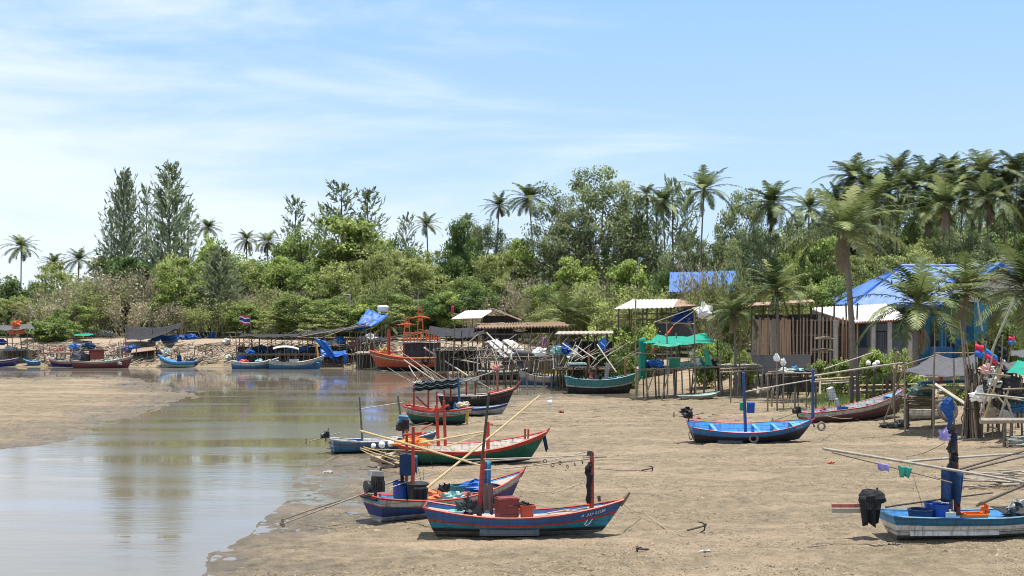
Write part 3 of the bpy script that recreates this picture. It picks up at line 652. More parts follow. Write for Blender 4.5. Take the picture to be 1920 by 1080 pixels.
TREES = [
 # kind, px, pytop, width px, Y, label
 ('fir', 232, 330, 88, 190, 'tall grey green casuarina, first of the two spires'), ('fir', 318, 318, 108, 188, 'tallest casuarina spire, next to the other spire'),
 ('fir_thin', 275, 356, 52, 196, 'thin casuarina between the two tall spires'), ('fir_thin', 208, 395, 56, 194, 'thin low casuarina on the river side of the spires'), ('fir_thin', 352, 390, 60, 194, 'thin casuarina between the tallest spire and the layered green tree'),
 ('bigleaf', 393, 418, 88, 184, 'layered bright green tree beside the casuarina spires'),
 ('bare', 440, 400, 40, 192, 'leafless pinkish tree poking above the palms'),
 ('fir_thin', 553, 376, 62, 190, 'dark wispy casuarina above the round green tree'), ('fir_thin', 640, 350, 96, 194, 'highest wispy casuarina behind the big bright tree'), ('fir_thin', 690, 362, 90, 196, 'wispy casuarina leaning away behind the big bright tree'), ('fir_thin', 610, 388, 66, 198, 'short wispy casuarina beside the highest wispy one'),
 ('mid', 562, 418, 140, 180, 'round mid green tree beside the big bright tree'), ('bigleaf', 672, 386, 175, 178, 'big bright green tree with layered foliage and dark hollow'), ('mid', 632, 412, 130, 184, 'mid green tree shouldering the big bright tree'), ('dark', 745, 450, 100, 180, 'dark tree between the big bright tree and the browned palm'),
 ('fir_thin', 762, 408, 50, 190, 'small wispy casuarina beside the browned palm'), ('dark', 860, 388, 92, 176, 'glossy dark green tree with large leaves'), ('dark', 838, 470, 86, 172, 'dark tree under the glossy large leaved tree'),
 ('grey', 905, 402, 110, 180, 'grey brown tree between the glossy tree and the palm pair'), ('dark', 965, 430, 90, 184, 'dark tree behind the palm pair'),
 ('grey', 1118, 328, 238, 166, 'giant spreading grey green tree with dark limbs'), ('grey', 1060, 380, 130, 170, 'grey green tree merging into the giant spreading tree on its palm pair side'), ('grey', 1185, 372, 120, 170, 'grey green tree merging into the giant spreading tree on its grove side'),
 ('fir_thin', 1262, 340, 70, 160, 'wispy casuarina next to the ragged palm'), ('fir_thin', 1290, 360, 60, 164, 'wispy casuarina beside the shaggy leaning palm'), ('fir_thin', 1230, 372, 60, 168, 'wispy casuarina at the edge of the giant spreading tree'),
 ('grey', 1375, 372, 150, 155, 'grey tangled tree between the shaggy palm and the skirted palm'), ('grey', 1395, 440, 130, 142, 'low grey tree above the far blue roof'), ('grey', 1300, 432, 110, 150, 'grey brown tree under the shaggy leaning palm'),
 ('bright', 1525, 440, 120, 128, 'bright yellow green tree under the narrow palm'), ('bright', 1490, 470, 90, 124, 'yellow green bush tree over the plank fenced hut'), ('olive', 1590, 450, 120, 128, 'olive tree behind the big dark palm'), ('olive', 1690, 452, 150, 130, 'olive yellow tree behind the blue roof ridge'), ('grey', 1818, 418, 130, 134, 'greyish leafless tree over the blue roof gable'), ('olive', 1895, 455, 120, 130, 'olive tree at the outer side of the blue roof gable'),
 ('dark', 1580, 405, 130, 160, 'dark tree deep inside the grove near its first palm'), ('dark', 1700, 400, 150, 162, 'dark tree deep inside the middle of the grove'), ('dark', 1830, 405, 150, 160, 'dark tree deep inside the outer grove'), ('mid', 1480, 425, 110, 160, 'dark green tree behind the narrow palm'),('dark', 1925, 420, 120, 155, 'dark tree at the outer end of the grove'),
 # middle belt
 ('olive', 108, 480, 100, 178, 'brownish green tree beside the lone palm'), ('dark', 12, 512, 90, 172, 'bright topped dark tree by the red roofed shack'), ('dark', 62, 520, 70, 182, 'dark tree behind the red roofed shack'),
 ('twig', 150, 500, 130, 172, 'dry twiggy bush above the black net awning, on its river side'), ('twig', 225, 488, 150, 170, 'wide dry brown bush over the black net awning'), ('twig', 290, 474, 120, 172, 'tallest dry brown bush below the casuarina spires'), ('scrub', 190, 520, 130, 166, 'olive scrub in front of the dry brown bushes'), ('twig', 100, 545, 110, 164, 'dry bush by the stalls with orange buoys'), ('scrub', 60, 560, 80, 166, 'grey scrub behind the stalls with orange buoys'), ('twig', 250, 540, 120, 164, 'low dry bush right behind the black net awning'),
 ('bright', 335, 505, 110, 166, 'green leafy tree between the dry bushes and the feathery tree'), ('fir', 412, 470, 100, 165, 'feathery grey casuarina standing before the tree line'), ('olive', 455, 480, 110, 172, 'olive tree just behind the feathery casuarina'),
 ('mid', 125, 565, 100, 160, 'dense green thicket on the bank beside the stalls'),
 ('olive', 520, 492, 120, 172, 'olive tree below the pair of dark palms'), ('scrub', 500, 540, 110, 164, 'thin branchy scrub behind the striped flag'), ('mid', 455, 560, 90, 162, 'green leafy tree behind the striped flag'), ('twig', 555, 485, 90, 178, 'reddish dry bush behind the olive tree'),
 ('mid', 590, 478, 120, 170, 'green tree below the round mid green tree'), ('olive', 640, 480, 130, 168, 'olive tree below the dark hollow of the big bright tree'), ('mid', 560, 545, 120, 160, 'green tree behind the lamp post'), ('olive', 720, 456, 120, 166, 'pale olive tree below the big bright tree'), ('mid', 640, 550, 130, 158, 'green tree behind the torn blue tarpaulin'), ('olive', 790, 465, 130, 166, 'olive tree with pale trunk behind the orange boat'), ('mid', 720, 540, 110, 158, 'leafy green tree above the white water tank'), ('dark', 815, 555, 120, 156, 'dark green thicket behind the orange boat towers'), ('scrub', 700, 500, 100, 162, 'branchy scrub between olive trees above the water tank'), ('mid', 860, 500, 120, 160, 'green tree behind the tin roofed shed'), ('dark', 895, 535, 100, 156, 'dark tree right behind the tin roofed shed'), ('olive', 930, 455, 120, 166, 'olive tree under the lower palm of the pair'), ('bright', 975, 445, 80, 168, 'bright green creeper clad tree under the tall palm of the pair'),
 ('twig', 965, 500, 130, 154, 'brown twiggy bush beside the pale dead tree'), ('bare', 1000, 452, 70, 150, 'pale dead tree with bare white trunk'), ('twig', 905, 570, 90, 152, 'brown bush at the roof edge of the tin roofed shed'), ('bright', 1075, 480, 110, 158, 'bright green tree under the limbs of the giant spreading tree'), ('mid', 1040, 520, 110, 150, 'green tree behind the young stemless palm'), ('bright', 1180, 485, 120, 152, 'bright green tree beside the tall grey pole'), ('scrub', 1120, 525, 140, 142, 'olive scrub behind the open shed, on the thatched lean-to side'), ('scrub', 1210, 530, 130, 140, 'olive scrub right behind the open shed roof'), ('dark', 1095, 545, 90, 146, 'dark shrub behind the young stemless palm'), ('scrub', 1010, 560, 100, 146, 'grey scrub around the pale dead trunk'), ('dark', 1245, 490, 90, 146, 'dark tree beside the far blue roof'),
 ('mid', 1335, 522, 120, 124, 'green leafy tree in front of the far blue roof'), ('bare', 1330, 505, 70, 116, 'bare white branched tree beside the open shed'), ('scrub', 1300, 548, 70, 120, 'thin scrub between the open shed and the far blue roof'), ('olive', 1420, 520, 130, 122, 'olive tree behind the plank fenced hut'), ('mid', 1550, 510, 130, 120, 'olive green tree behind the white roof'), ('olive', 1630, 500, 110, 126, 'olive tree touching the blue roof slope'), ('mid', 1905, 560, 90, 104, 'green tree growing beside the teal wall'), ('mid', 1960, 545, 100, 102, 'green tree further along the teal wall')]
TREES += [('olive', 20, 548, 90, 166, 'olive bush tree behind the stall'), ('twig', 330, 555, 110, 163, 'dry scrub beside the feathery casuarina foot'), ('scrub', 395, 560, 110, 162, 'olive scrub at the foot of the feathery casuarina'), ('olive', 520, 575, 100, 160, 'low olive bush tree right behind the long jetty'), ('olive', 610, 585, 90, 156, 'low olive bush tree near the lamp post foot'), ('bright', 690, 570, 90, 156, 'low bright bush tree beside the water tank'), ('olive', 770, 560, 110, 156, 'low olive tree right behind the orange trawler'), ('bright', 845, 545, 80, 154, 'low bright tree above the white tin roof'), ('twig', 470, 520, 110, 166, 'dry brown scrub behind the flag pole'), ('twig', 590, 520, 90, 168, 'dry brown scrub in a gap of the green trees'), ('twig', 1150, 500, 110, 150, 'dry brown scrub under the giant spreading tree'), ('olive', 1160, 545, 120, 134, 'olive tree behind the creeper bushes'), ('olive', 1060, 560, 110, 142, 'olive tree behind the thatched lean-to'), ('olive', 1260, 540, 100, 132, 'olive tree by the far blue roof gable end'), ('twig', 1322, 462, 110, 125, 'dry twiggy tree in front of the far blue roof'), ('scrub', 1366, 475, 90, 121, 'olive scrub at the far end of the far blue roof'), ('olive', 1480, 520, 110, 116, 'olive tree over the flat roof of the fenced hut'), ('olive', 1740, 430, 120, 134, 'olive tree filling the grove above the blue roof'), ('olive', 1650, 470, 110, 140, 'pale olive tree under the grove beside the blue roof slope'), ('mid', 1560, 470, 110, 138, 'green tree under the first palms of the grove'), ('twig', 1800, 440, 120, 136, 'grey twiggy tree above the cream gable'), ('grey', 1500, 400, 120, 158, 'grey green tree filling the gap behind the narrow palm'), ('grey', 1640, 395, 130, 160, 'grey green tree filling the gap in the grove'), ('grey', 1760, 400, 130, 160, 'grey green tree behind the lowest palm of the grove'), ('mid', 1870, 420, 120, 156, 'green tree behind the yellowish palm of the grove')]
TREES += [('mid', 480, 468, 150, 176, 'green tree under the dark palm pair'), ('olive', 705, 448, 150, 172, 'rounded olive tree under the wispy leaning casuarina'), ('mid', 775, 462, 130, 174, 'rounded green tree under the browned palm'), ('bright', 525, 478, 110, 172, 'bright rounded tree beside the olive tree below the palms'), ('mid', 420, 470, 110, 178, 'green tree behind the feathery casuarina'), ('olive', 330, 470, 110, 182, 'olive tree at the foot of the tallest casuarina'), ('dark', 240, 470, 130, 184, 'dark tree at the foot of the first casuarina spire'), ('dark', 1610, 352, 130, 166, 'dark tree behind the first palm of the grove'), ('grey', 1690, 345, 130, 168, 'grey green tree behind the spread armed palm'), ('dark', 1760, 340, 130, 168, 'dark tree behind the leaning crown of the grove'), ('grey', 1835, 342, 140, 166, 'grey green tree behind the highest palm'), ('dark', 1905, 350, 120, 166, 'dark tree behind the outermost palm'), ('grey', 1560, 400, 100, 164, 'grey green tree closing the grove toward the narrow palm'), ('mid', 1730, 395, 110, 146, 'green tree filling the foot of the grove')]
for tr in TREES: tree(*tr)
# far wood closing the view behind the tree line: one mass nobody could count
def far_wood():
    g = np.random.default_rng(77); C = []; N = []; T = []
    for i in range(1100):
        px = g.uniform(-500, 2450); Y = g.uniform(188, 232) if px < 900 else g.uniform(168, 215); top = np.interp(px, [-500, 60, 200, 480, 900, 1300, 1500, 2400], [530, 520, 470, 480, 460, 445, 400, 400])
        zt = CH-(top+g.uniform(0, 60)-HY)/F*Y; c = np.array([(px-CX)/F*Y, Y, g.uniform(.8, max(4, zt))]); n = 190
        p = unit(g.normal(size=(n, 3)))*(g.uniform(0, 1, (n, 1))**.4)*np.array([2.6, 2.2, 1.9])
        C.append(c+p); N.append(p*.3+g.normal(size=(n, 3))*.6+np.array([0, 0, .8])); T.append(np.clip(g.uniform(.1, .8)+g.normal(size=n)*.2, 0, 1))
    V, f = leaf_quads(np.concatenate(C), np.concatenate(N), .55, 1.5, 8)
    o = bpy.data.objects.new('far_wood', npmesh('far_wood', V, f, L_MID, tone=np.concatenate(T))); COL.objects.link(o); tag(o, 'dark green wood behind the trees of the bank', 'wood', kind='stuff')
far_wood()
# ================================================================ boats
GRIME = (.10, .085, .065)
def paint(n, c, w=GRIME, a=.45, r=.5, wear=True): return mat('paint_'+n, c, r, .18, 3.0, w if wear else None, a, stretch=(1.2, 1.2, 2.5), wscale=2.2, seams=.17 if wear else 0)
TURQ = paint('turquoise', (.02, .23, .34), (.012, .03, .035), .6); BLUE = paint('blue', (.025, .10, .29)); SKYB = paint('sky_blue', (.10, .36, .72), a=.2); NAVY = paint('navy', (.02, .045, .19), a=.3)
STEEL = paint('steel_blue', (.06, .20, .36)); RED = paint('red', (.47, .055, .035), a=.25); ORNG = paint('orange', (.80, .17, .05), a=.2); BRICK = paint('brick', (.38, .10, .06)); GREEN = paint('green', (.015, .13, .085), (.01, .02, .02), .6)
WHITE = paint('white', (.72, .71, .67), (.33, .30, .25), .5); CREAM = paint('cream', (.70, .66, .56), (.35, .3, .22), .5); LGREY = paint('pale_grey', (.46, .46, .44), a=.4); MAROON = paint('maroon', (.17, .045, .045)); BLACKP = paint('tar', (.022, .022, .025), (.11, .10, .085), .5, .7)
BOTT = paint('bottom', (.165, .15, .125), (.05, .045, .04), .7, .8); MINT = paint('mint', (.33, .56, .52), a=.4); TEALP = paint('teal', (.05, .24, .27), a=.6); YELL = paint('ochre', (.55, .33, .06), a=.3); PINKR = paint('faded_red', (.50, .16, .13), a=.35)
WOOD = mat('old_wood', (.20, .155, .115), .9, .4, 7, (.07, .055, .04), .6, stretch=(1, 1, 6)); PALEWOOD = mat('grey_wood', (.36, .31, .25), .9, .3, 6); POLE = mat('weathered_pole', (.29, .235, .175), .85, .35, 5, (.10, .08, .06), .5); DARKPOLE = mat('dark_pole', (.10, .08, .065), .9, .4, 6)
BAMB = mat('bamboo', (.50, .38, .19), .5, .15, 4, (.35, .26, .13), .6); GBAMB = mat('grey_bamboo', (.41, .37, .30), .6, .2, 4, (.22, .19, .15), .6)
BLK = mat('black_rubber', (.018, .018, .02), .6, .3, 6); ENG = mat('engine_black', (.03, .03, .032), .45, .4, 9, (.13, .11, .09), .4); STL = mat('bare_metal', (.42, .42, .41), .38, .25, 5, (.18, .12, .08), .4, metal=.6)
PBLUE = mat('blue_plastic', (.015, .07, .33), .4, .12, 4); PBLACK = mat('black_plastic', (.02, .02, .022), .45, .2, 4); PRED = mat('red_plastic', (.55, .09, .045), .4, .12, 4); CRED = mat('red_box', (.26, .055, .045), .5, .15, 4, (.12, .05, .04), .4); PORNG = mat('orange_plastic', (.85, .24, .05), .45, .1, 4); PWHITE = mat('white_plastic', (.78, .77, .73), .5, .12, 4); PGREEN = mat('green_plastic', (.03, .27, .15), .5, .15, 4); MINTP = mat('mint_plastic', (.35, .68, .58), .5, .1, 4)
CBLK = mat('black_cloth', (.022, .022, .026), .9, .3, 5, bump=.4); CBLUE = mat('blue_tarpaulin', (.02, .13, .48), .5, .25, 3, (.06, .25, .65), .5, bump=.5, trans=.15); CGREEN = mat('green_tarpaulin', (.015, .36, .25), .55, .2, 3, bump=.4, trans=.3); CNET = mat('shade_net', (.026, .026, .03), .95, .3, 4, (.06, .06, .065), .6, bump=.5); CBROWN = mat('brown_cloth', (.20, .13, .12), .95, .25, 4, bump=.4); CNAVY = mat('navy_cloth', (.02, .05, .12), .9, .3, 4, bump=.4); CGREY = mat('grey_canvas', (.085, .085, .092), .9, .25, 4, (.14, .14, .15), .5, bump=.4)
NETW = mat('pale_net', (.58, .60, .55), .9, .35, 11, (.25, .33, .30), .6, bump=.8); NETG = mat('sea_green_net', (.30, .52, .47), .9, .35, 11, (.55, .6, .55), .6, bump=.8); NETO = mat('orange_net', (.78, .24, .10), .9, .3, 12, (.85, .5, .3), .6, bump=.8); NETT = mat('tan_net', (.42, .33, .23), .95, .35, 10, (.2, .15, .1), .6, bump=.8); NETB = mat('blue_net', (.05, .16, .45), .9, .3, 10, (.12, .3, .6), .5, bump=.8); NETK = mat('dark_net', (.05, .055, .06), .95, .4, 10, (.16, .15, .13), .5, bump=.8)
ROPE = mat('rope', (.42, .36, .26), .9, .3, 14); DROPE = mat('dark_rope', (.07, .06, .055), .9, .3, 14); TYRE = mat('old_tyre', (.20, .19, .17), .9, .25, 5); LILAC = mat('lilac_bag', (.50, .44, .80), .5, .15, 4, trans=.3); TEALB = mat('teal_bag', (.08, .50, .40), .5, .15, 4, trans=.3); FWHITE = mat('white_foam', (.82, .81, .77), .7, .1, 5)
FLAGR = mat('flag_pink', (.72, .06, .14), .8, .1, 4, trans=.3); FLAGB = mat('flag_blue', (.06, .25, .72), .8, .1, 4, trans=.3); FLAGK = mat('flag_black', (.025, .025, .035), .9, .1, 4); FLAGW = mat('flag_white', (.8, .8, .8), .8, .1, 4, trans=.3); GARL = mat('yellow_garland', (.72, .46, .07), .8, .25, 9)
LETTER = mat('white_lettering', (.75, .77, .8), .7, .2, 9); DLETTER = mat('dark_lettering', (.03, .04, .09), .7, .2, 9)
class Boat:
    def __init__(s, name, label, cat, px, py, deg, L, beam, zst, zmid, zbow, bands, mats, inner, deckm, cap, rb=.55, rs=.2, bs=.75, dv=.5, capm=None, rail=None, sink=.04, pitch=0, fore=.82, group=None, roll=0):
        s.h = R(deg); s.L = L
        b = GT(px, py); b.z -= sink; s.o = b
        s.root = empty(name, b, 0, label, cat, group, rot=(R(roll), -R(pitch), s.h))
        s.par = (L, beam/2, zst, zmid, zbow, rb, rs, bs); s.dv = dv
        ns = 26; st = [i/(ns-1) for i in range(ns)]; side = {}
        def vb(bd, t):
            zs, zk = s.sheer(t), s.keel(t)
            return min(.985, max(.02, (bd[1]-zk)/(zs-zk))) if isinstance(bd, tuple) else bd
        rows = [0, .04, .10]
        hull = MB(); nb = len(bands); V = []; rowm = []
        defs = []                                  # list of (func t -> v, material under it)
        last = lambda t: 0.0
        for bi, bd in enumerate(bands):
            sub = 4 if bi == 0 else 2
            for k in range(1, sub+1):
                defs.append((bi, k/sub, bd, bands[bi-1] if bi else 0.0))
        for t in st:
            col = [s.pt(t, 0.0)]
            for (bi, fr, bd, pb) in defs:
                v0, v1 = (vb(pb, t) if pb else 0.0), vb(bd, t); v1 = max(v1, v0+.004)
                v = v0+(v1-v0)*(fr**2 if bi == 0 else fr); col.append(s.pt(t, min(v, 1)))
            V.append(col)
        nr = len(V[0])
        for sg in (1, -1):
            base = len(hull.v); hull.v += [(p[0], p[1]*sg, p[2]) for c in V for p in c]
            for i in range(ns-1):
                for j in range(nr-1):
                    a, b_, c, d = base+i*nr+j, base+(i+1)*nr+j, base+(i+1)*nr+j+1, base+i*nr+j+1
                    hull.f.append((a, d, c, b_) if sg > 0 else (a, b_, c, d)); hull.m.append(defs[j][0])
        for j in range(nr-1):                       # transom
            a, d = j, j+1; e, f_ = ns*nr+j, ns*nr+j+1
            hull.f.append((a, e, f_, d)); hull.m.append(defs[j][0])
        hull.build('hull', mats, s.root)
        dk = MB(); th = .045; fl = []
        for t in st:
            p1 = s.pt(t, 1); pd = s.pt(t, dv); y1 = max(p1[1]-th, .004); yd = max(pd[1]-th, .003)
            fl.append([(p1[0]-(.05 if t > .98 else 0), y1, p1[2]-.005), (pd[0], yd, pd[2]), (pd[0], 0, pd[2]), (pd[0], -yd, pd[2]), (p1[0]-(.05 if t > .98 else 0), -y1, p1[2]-.005)])
        n0 = len(dk.v); dk.v += [p for c in fl for p in c]
        for i in range(ns-1):
            for j in range(4): dk.f.append((n0+i*5+j, n0+i*5+j+1, n0+(i+1)*5+j+1, n0+(i+1)*5+j)); dk.m.append(0 if j in (0, 3) else 1)
        dk.f.append((n0+4, n0+3, n0+2, n0+1, n0)); dk.m.append(0)
        dk.build('deck', [inner, deckm], s.root)
        g = MB(); left = [Vector(s.pt(t, 1)) for t in st]; loop = [p+Vector((0, .005, .01)) for p in left]+[Vector((p[0], -p[1]-.005, p[2]+.01)) for p in reversed(left)]
        g.path(loop+[loop[0]], cap, 4); g.build('gunwale', capm or RED, s.root)
        for (v, m, r) in (rail or []):
            for sg in (1, -1):
                q = MB(); q.path([(p[0], (p[1]+.008)*sg, p[2]) for p in [s.pt(t, vb(v, t)) for t in st]], r, 4); q.build('rub_rail', m, s.root)
        if fore < 1:
            f = MB(); gr = []
            for i in range(7):
                t = fore+(.985-fore)*i/6; p = s.pt(t, .93); y = max(p[1]-.05, .01); gr.append([(p[0], y, p[2]), (p[0], 0, p[2]+.02), (p[0], -y, p[2])])
            f.sheet(gr, .03); f.build('foredeck', deckm, s.root)
    def sheer(s, t):
        L, B, a, m, b = s.par[:5]
        return m+(a-m)*max(0, (.42-t)/.42)**1.8+(b-m)*max(0, (t-.42)/.58)**2.0
    def keel(s, t): return .16*max(0, (t-.72)/.28)**2
    def pt(s, t, v):
        L, B, a, m, b, rb, rs, bs = s.par
        hb = B*(bs+(1-bs)*math.sin(math.pi/2*t/.45)) if t < .45 else B*max(.012, 1-((t-.45)/.55)**2.3)
        p = .34+.55*max(0, (t-.45)/.55)**1.4
        xk = -L/2+rs+(L-rs-rb)*t; xs = -L/2+L*t; zk = s.keel(t); zs = s.sheer(t)
        return (xk+(xs-xk)*v**.9, hb*(v**p if v > 0 else 0.0), zk+(zs-zk)*v)
    def loc(s, px, py, off=0.0):
        """photo pixel -> local point on the boat's centre plane (off = metres to the far side)"""
        ch, sh = math.cos(s.h), math.sin(s.h); k = (px-CX)/F
        X0, Y0 = s.o.x-sh*off, s.o.y+ch*off
        q = (k*Y0-X0)/(ch-k*sh); Y = Y0+q*sh
        return Vector((q, off, CH-(py-HY)/F*Y-s.o.z))
    def w(s, p):
        ch, sh = math.cos(s.h), math.sin(s.h); return Vector((s.o.x+p[0]*ch-p[1]*sh, s.o.y+p[0]*sh+p[1]*ch, s.o.z+p[2]))
    def W(s, px, py, off=0.0): return s.w(s.loc(px, py, off))
    def floor(s, px, off=0.0, v=None):
        v = s.dv if v is None else v
        p = s.loc(px, 800, off); t = min(1, max(0, p.x/s.L+.5)); q = s.pt(t, v); return Vector((p.x, off, q[2]))
    def part(s, name, mb, m, parent=None, smooth=False): return mb.build(name, m, parent or s.root, smooth=smooth)
    def mast(s, a, b, r, m, off=0.0, name='mast', r1=None, off2=None, n=7):
        mb = MB(); mb.path([s.loc(*a, off), s.loc(*b, off if off2 is None else off2)], [r, r1 or r*.85], n); return s.part(name, mb, m)
    def stem(s, h=.25, fwd=.2, m=None, w=.07):
        p = Vector(s.pt(1, 1)); mb = MB(); mb.path([p+Vector((-.12, 0, -.18)), p+Vector((.02, 0, .02)), p+Vector((fwd, 0, h))], [w, w*.9, w*.55], 5); s.part('stem_post', mb, m or WOOD)
    def thwarts(s, ts, m=None, v=.8):
        for t in ts:
            p = s.pt(t, v); mb = MB(); mb.box((p[0], 0, p[2]), (.16, 2*(p[1]-.04), .035)); s.part('thwart', mb, m or PALEWOOD)
    def letters(s, t0, t1, v0, v1, n, m, seed=0, near=-1):
        """painted marks on the side plank, too worn to read"""
        g = random.Random(seed); mb = MB()
        for i in range(n):
            if g.random() < .15: continue
            t = t0+(t1-t0)*i/n; dt = (t1-t0)/n
            for (ta, va, tb, vb_) in ((t, v0, t, v1), (t, v1, t+dt*.6, v1), (t+dt*.6, v0+g.random()*(v1-v0)*.5, t+dt*.6, v1), (t, v0, t+dt*.5, v0)):
                if g.random() < .25: continue
                a, b = Vector(s.pt(ta, va)), Vector(s.pt(tb, vb_)); a.y = near*(a.y+.008); b.y = near*(b.y+.008); mb.path([a, b], .009, 4)
        if n > 20: mb.path([(lambda c: Vector((c[0], near*(c[1]+.009), c[2])))(s.pt(t0+(t1-t0)*k/20, v0)) for k in range(21)], .008, 4)
        if mb.v: s.part('lettering', mb, m)
def item(name, label, cat, mb, m, group=None, smooth=False): return tag(mb.build(name, m, None, world=True, smooth=smooth), label, cat, group)
def engine(b, px, py, off, tail_px, size=.8, m=ENG, tank=None, fwd=None, grip=True):
    """long-tail engine on a swivel with its drive shaft"""
    c = b.loc(px, py, off); k = size; mb = MB()
    mb.box(c, (.5*k, .36*k, .34*k)); mb.box(c+Vector((.08*k, 0, .24*k)), (.3*k, .3*k, .2*k), (.1, 0, .1)); mb.lathe(c+Vector((-.3*k, 0, .02)), [(.05, -.06), (.2*k, -.05), (.2*k, .05), (.05, .06)], 12, rot=(0, R(90), 0))
    for i in range(4): mb.box(c+Vector((-.12*k+.08*k*i, -.2*k, .06*k)), (.03*k, .06*k, .3*k))
    mb.tube(c+Vector((.1*k, .1*k, .2*k)), c+Vector((.26*k, .1*k, .55*k)), .035*k); mb.tube(c+Vector((0, 0, -.1*k)), c+Vector((0, 0, -.45*k)), .05*k)
    e = b.part('engine', mb, m)
    if tank: q = MB(); q.box(c+Vector((0, 0, .42*k)), (.42*k, .32*k, .16*k), (0, .1, 0)); b.part('fuel_tank', q, tank, e)
    if tail_px:
        t = b.loc(*tail_px, off); q = MB(); q.path([c+Vector((-.1*k, 0, -.12*k)), t], [.034, .022], 6)
        for a in (0, 2.1, 4.2): q.box(t+Vector((0, math.sin(a)*.09, math.cos(a)*.09)), (.02, .09, .14), (a, 0, .4))
        b.part('drive_shaft', q, POLE, e)
    if grip: q = MB(); q.path([c+Vector((.2*k, 0, 0)), c+Vector((1.1*k, .05, .18*k))], .022, 5); b.part('tiller', q, ENG, e)
    return e
def drum(name, label, cat, c, r, h, m, taper=.86, lidm=None, rim=True, handles=False, lid=None, group=None):
    root = empty(name, c, 0, label, cat, group); mb = MB()
    mb.lathe((0, 0, 0), [(r*taper, 0), (r*(taper+1)/2, h*.5), (r, h), (r*1.06, h), (r*1.06, h+.03), (r*.93, h+.03), (r*.9, h*.7), (.02, h*.66)], 16); mb.build('body', m, root)
    if lidm: q = MB(); q.lathe((0, 0, h+.02), [(r*1.08, 0), (r*1.08, .04), (r*.8, .08), (.02, .09)], 16); q.build('lid', lidm, root)
    if handles:
        for sg in (1, -1): q = MB(); q.torus((sg*r*1.05, 0, h*.9), r*.2, .018, (R(90), 0, R(90)), 10, 5); q.build('handle', m, root)
    return root
def pole(label, a, b, r=.035, m=BAMB, r1=None, name='bamboo_pole', cat='pole', group=None, bend=.008, seed=1, knots=True):
    mb = MB(); a, b = Vector(a), Vector(b); mb.tube(a, b, r, r1 or r*.75, 7, bend=bend, seed=seed)
    return item(name, label, cat, mb, m, group)
def rope(label, pts, r=.012, m=ROPE, sag=0.0, name='rope', group=None, ground=False):
    out = []
    for a, b in zip(pts, pts[1:]):
        a, b = Vector(a), Vector(b); n = 8
        for i in range(n):
            t = i/n; p = a.lerp(b, t)+Vector((0, 0, -sag*4*t*(1-t)))
            if ground: p.z = max(p.z, H(p.x, p.y)+.03)
            out.append(p)
    out.append(Vector(pts[-1])); mb = MB(); mb.path(out, r, 5); return item(name, label, 'rope', mb, m, group)
def hang(name, label, cat, top, drop, m, seed=0, fold=.06, n=9, rows=7, taper=.9, th=.02, group=None, lean=(0, 0)):
    """cloth hanging from a line of points, with vertical folds"""
    g = random.Random(seed); a, b = Vector(top[0]), Vector(top[1]); d = (b-a); nrm = Vector((-d.y, d.x, 0)); nrm = nrm.normalized() if nrm.length > 1e-4 else Vector((0, 1, 0)); ph = g.uniform(0, 6); grid = []
    for i in range(rows):
        v = i/(rows-1); row = []
        for j in range(n):
            u = j/(n-1); k = .5+(u-.5)*(1-(1-taper)*v); p = a+d*k+nrm*(math.sin(u*13+ph)*fold*(.3+v)+math.sin(u*29+ph)*fold*.3*v)
            p.z -= drop*v*(1+.10*math.sin(u*7+ph)); p.x += lean[0]*v; p.y += lean[1]*v; row.append(p)
        grid.append(row)
    mb = MB(); mb.sheet(grid, th); return item(name, label, cat, mb, m, group, True)
def tarp(name, label, cat, corners, m, seed=0, sag=.25, n=12, crease=.06, parent=None, th=.015, group=None):
    """awning stretched between four corner points (a,b along the front, d,c along the back)"""
    g = random.Random(seed); a, b, c, d = [Vector(p) for p in corners]; ph = [g.uniform(0, 6) for _ in range(5)]; grid = []
    for i in range(n+1):
        v = i/n; row = []
        for j in range(n+5):
            u = j/(n+4); p = (a.lerp(b, u)).lerp(d.lerp(c, u), v); p.z -= sag*4*(u*(1-u)*.6+v*(1-v)*.4)
            p.z += crease*(1.6*float(fbm(np.array(u*5+ph[0]*7), np.array(v*4+ph[1]*7), 3, seed))*2+.5*math.sin(u*23-v*13+ph[2])*(1-v)); row.append(p)
        grid.append(row)
    mb = MB(); mb.sheet(grid, th)
    if parent is not None: return mb.build(name, m, parent, world=True, smooth=True)
    return item(name, label, cat, mb, m, group, True)
def pile(name, label, cat, c, d, m, seed=0, amp=.3, group=None, n=14):
    mb = MB(); mb.blob(c, d, seed, amp, n+4); return item(name, label, cat, mb, m, group, False)
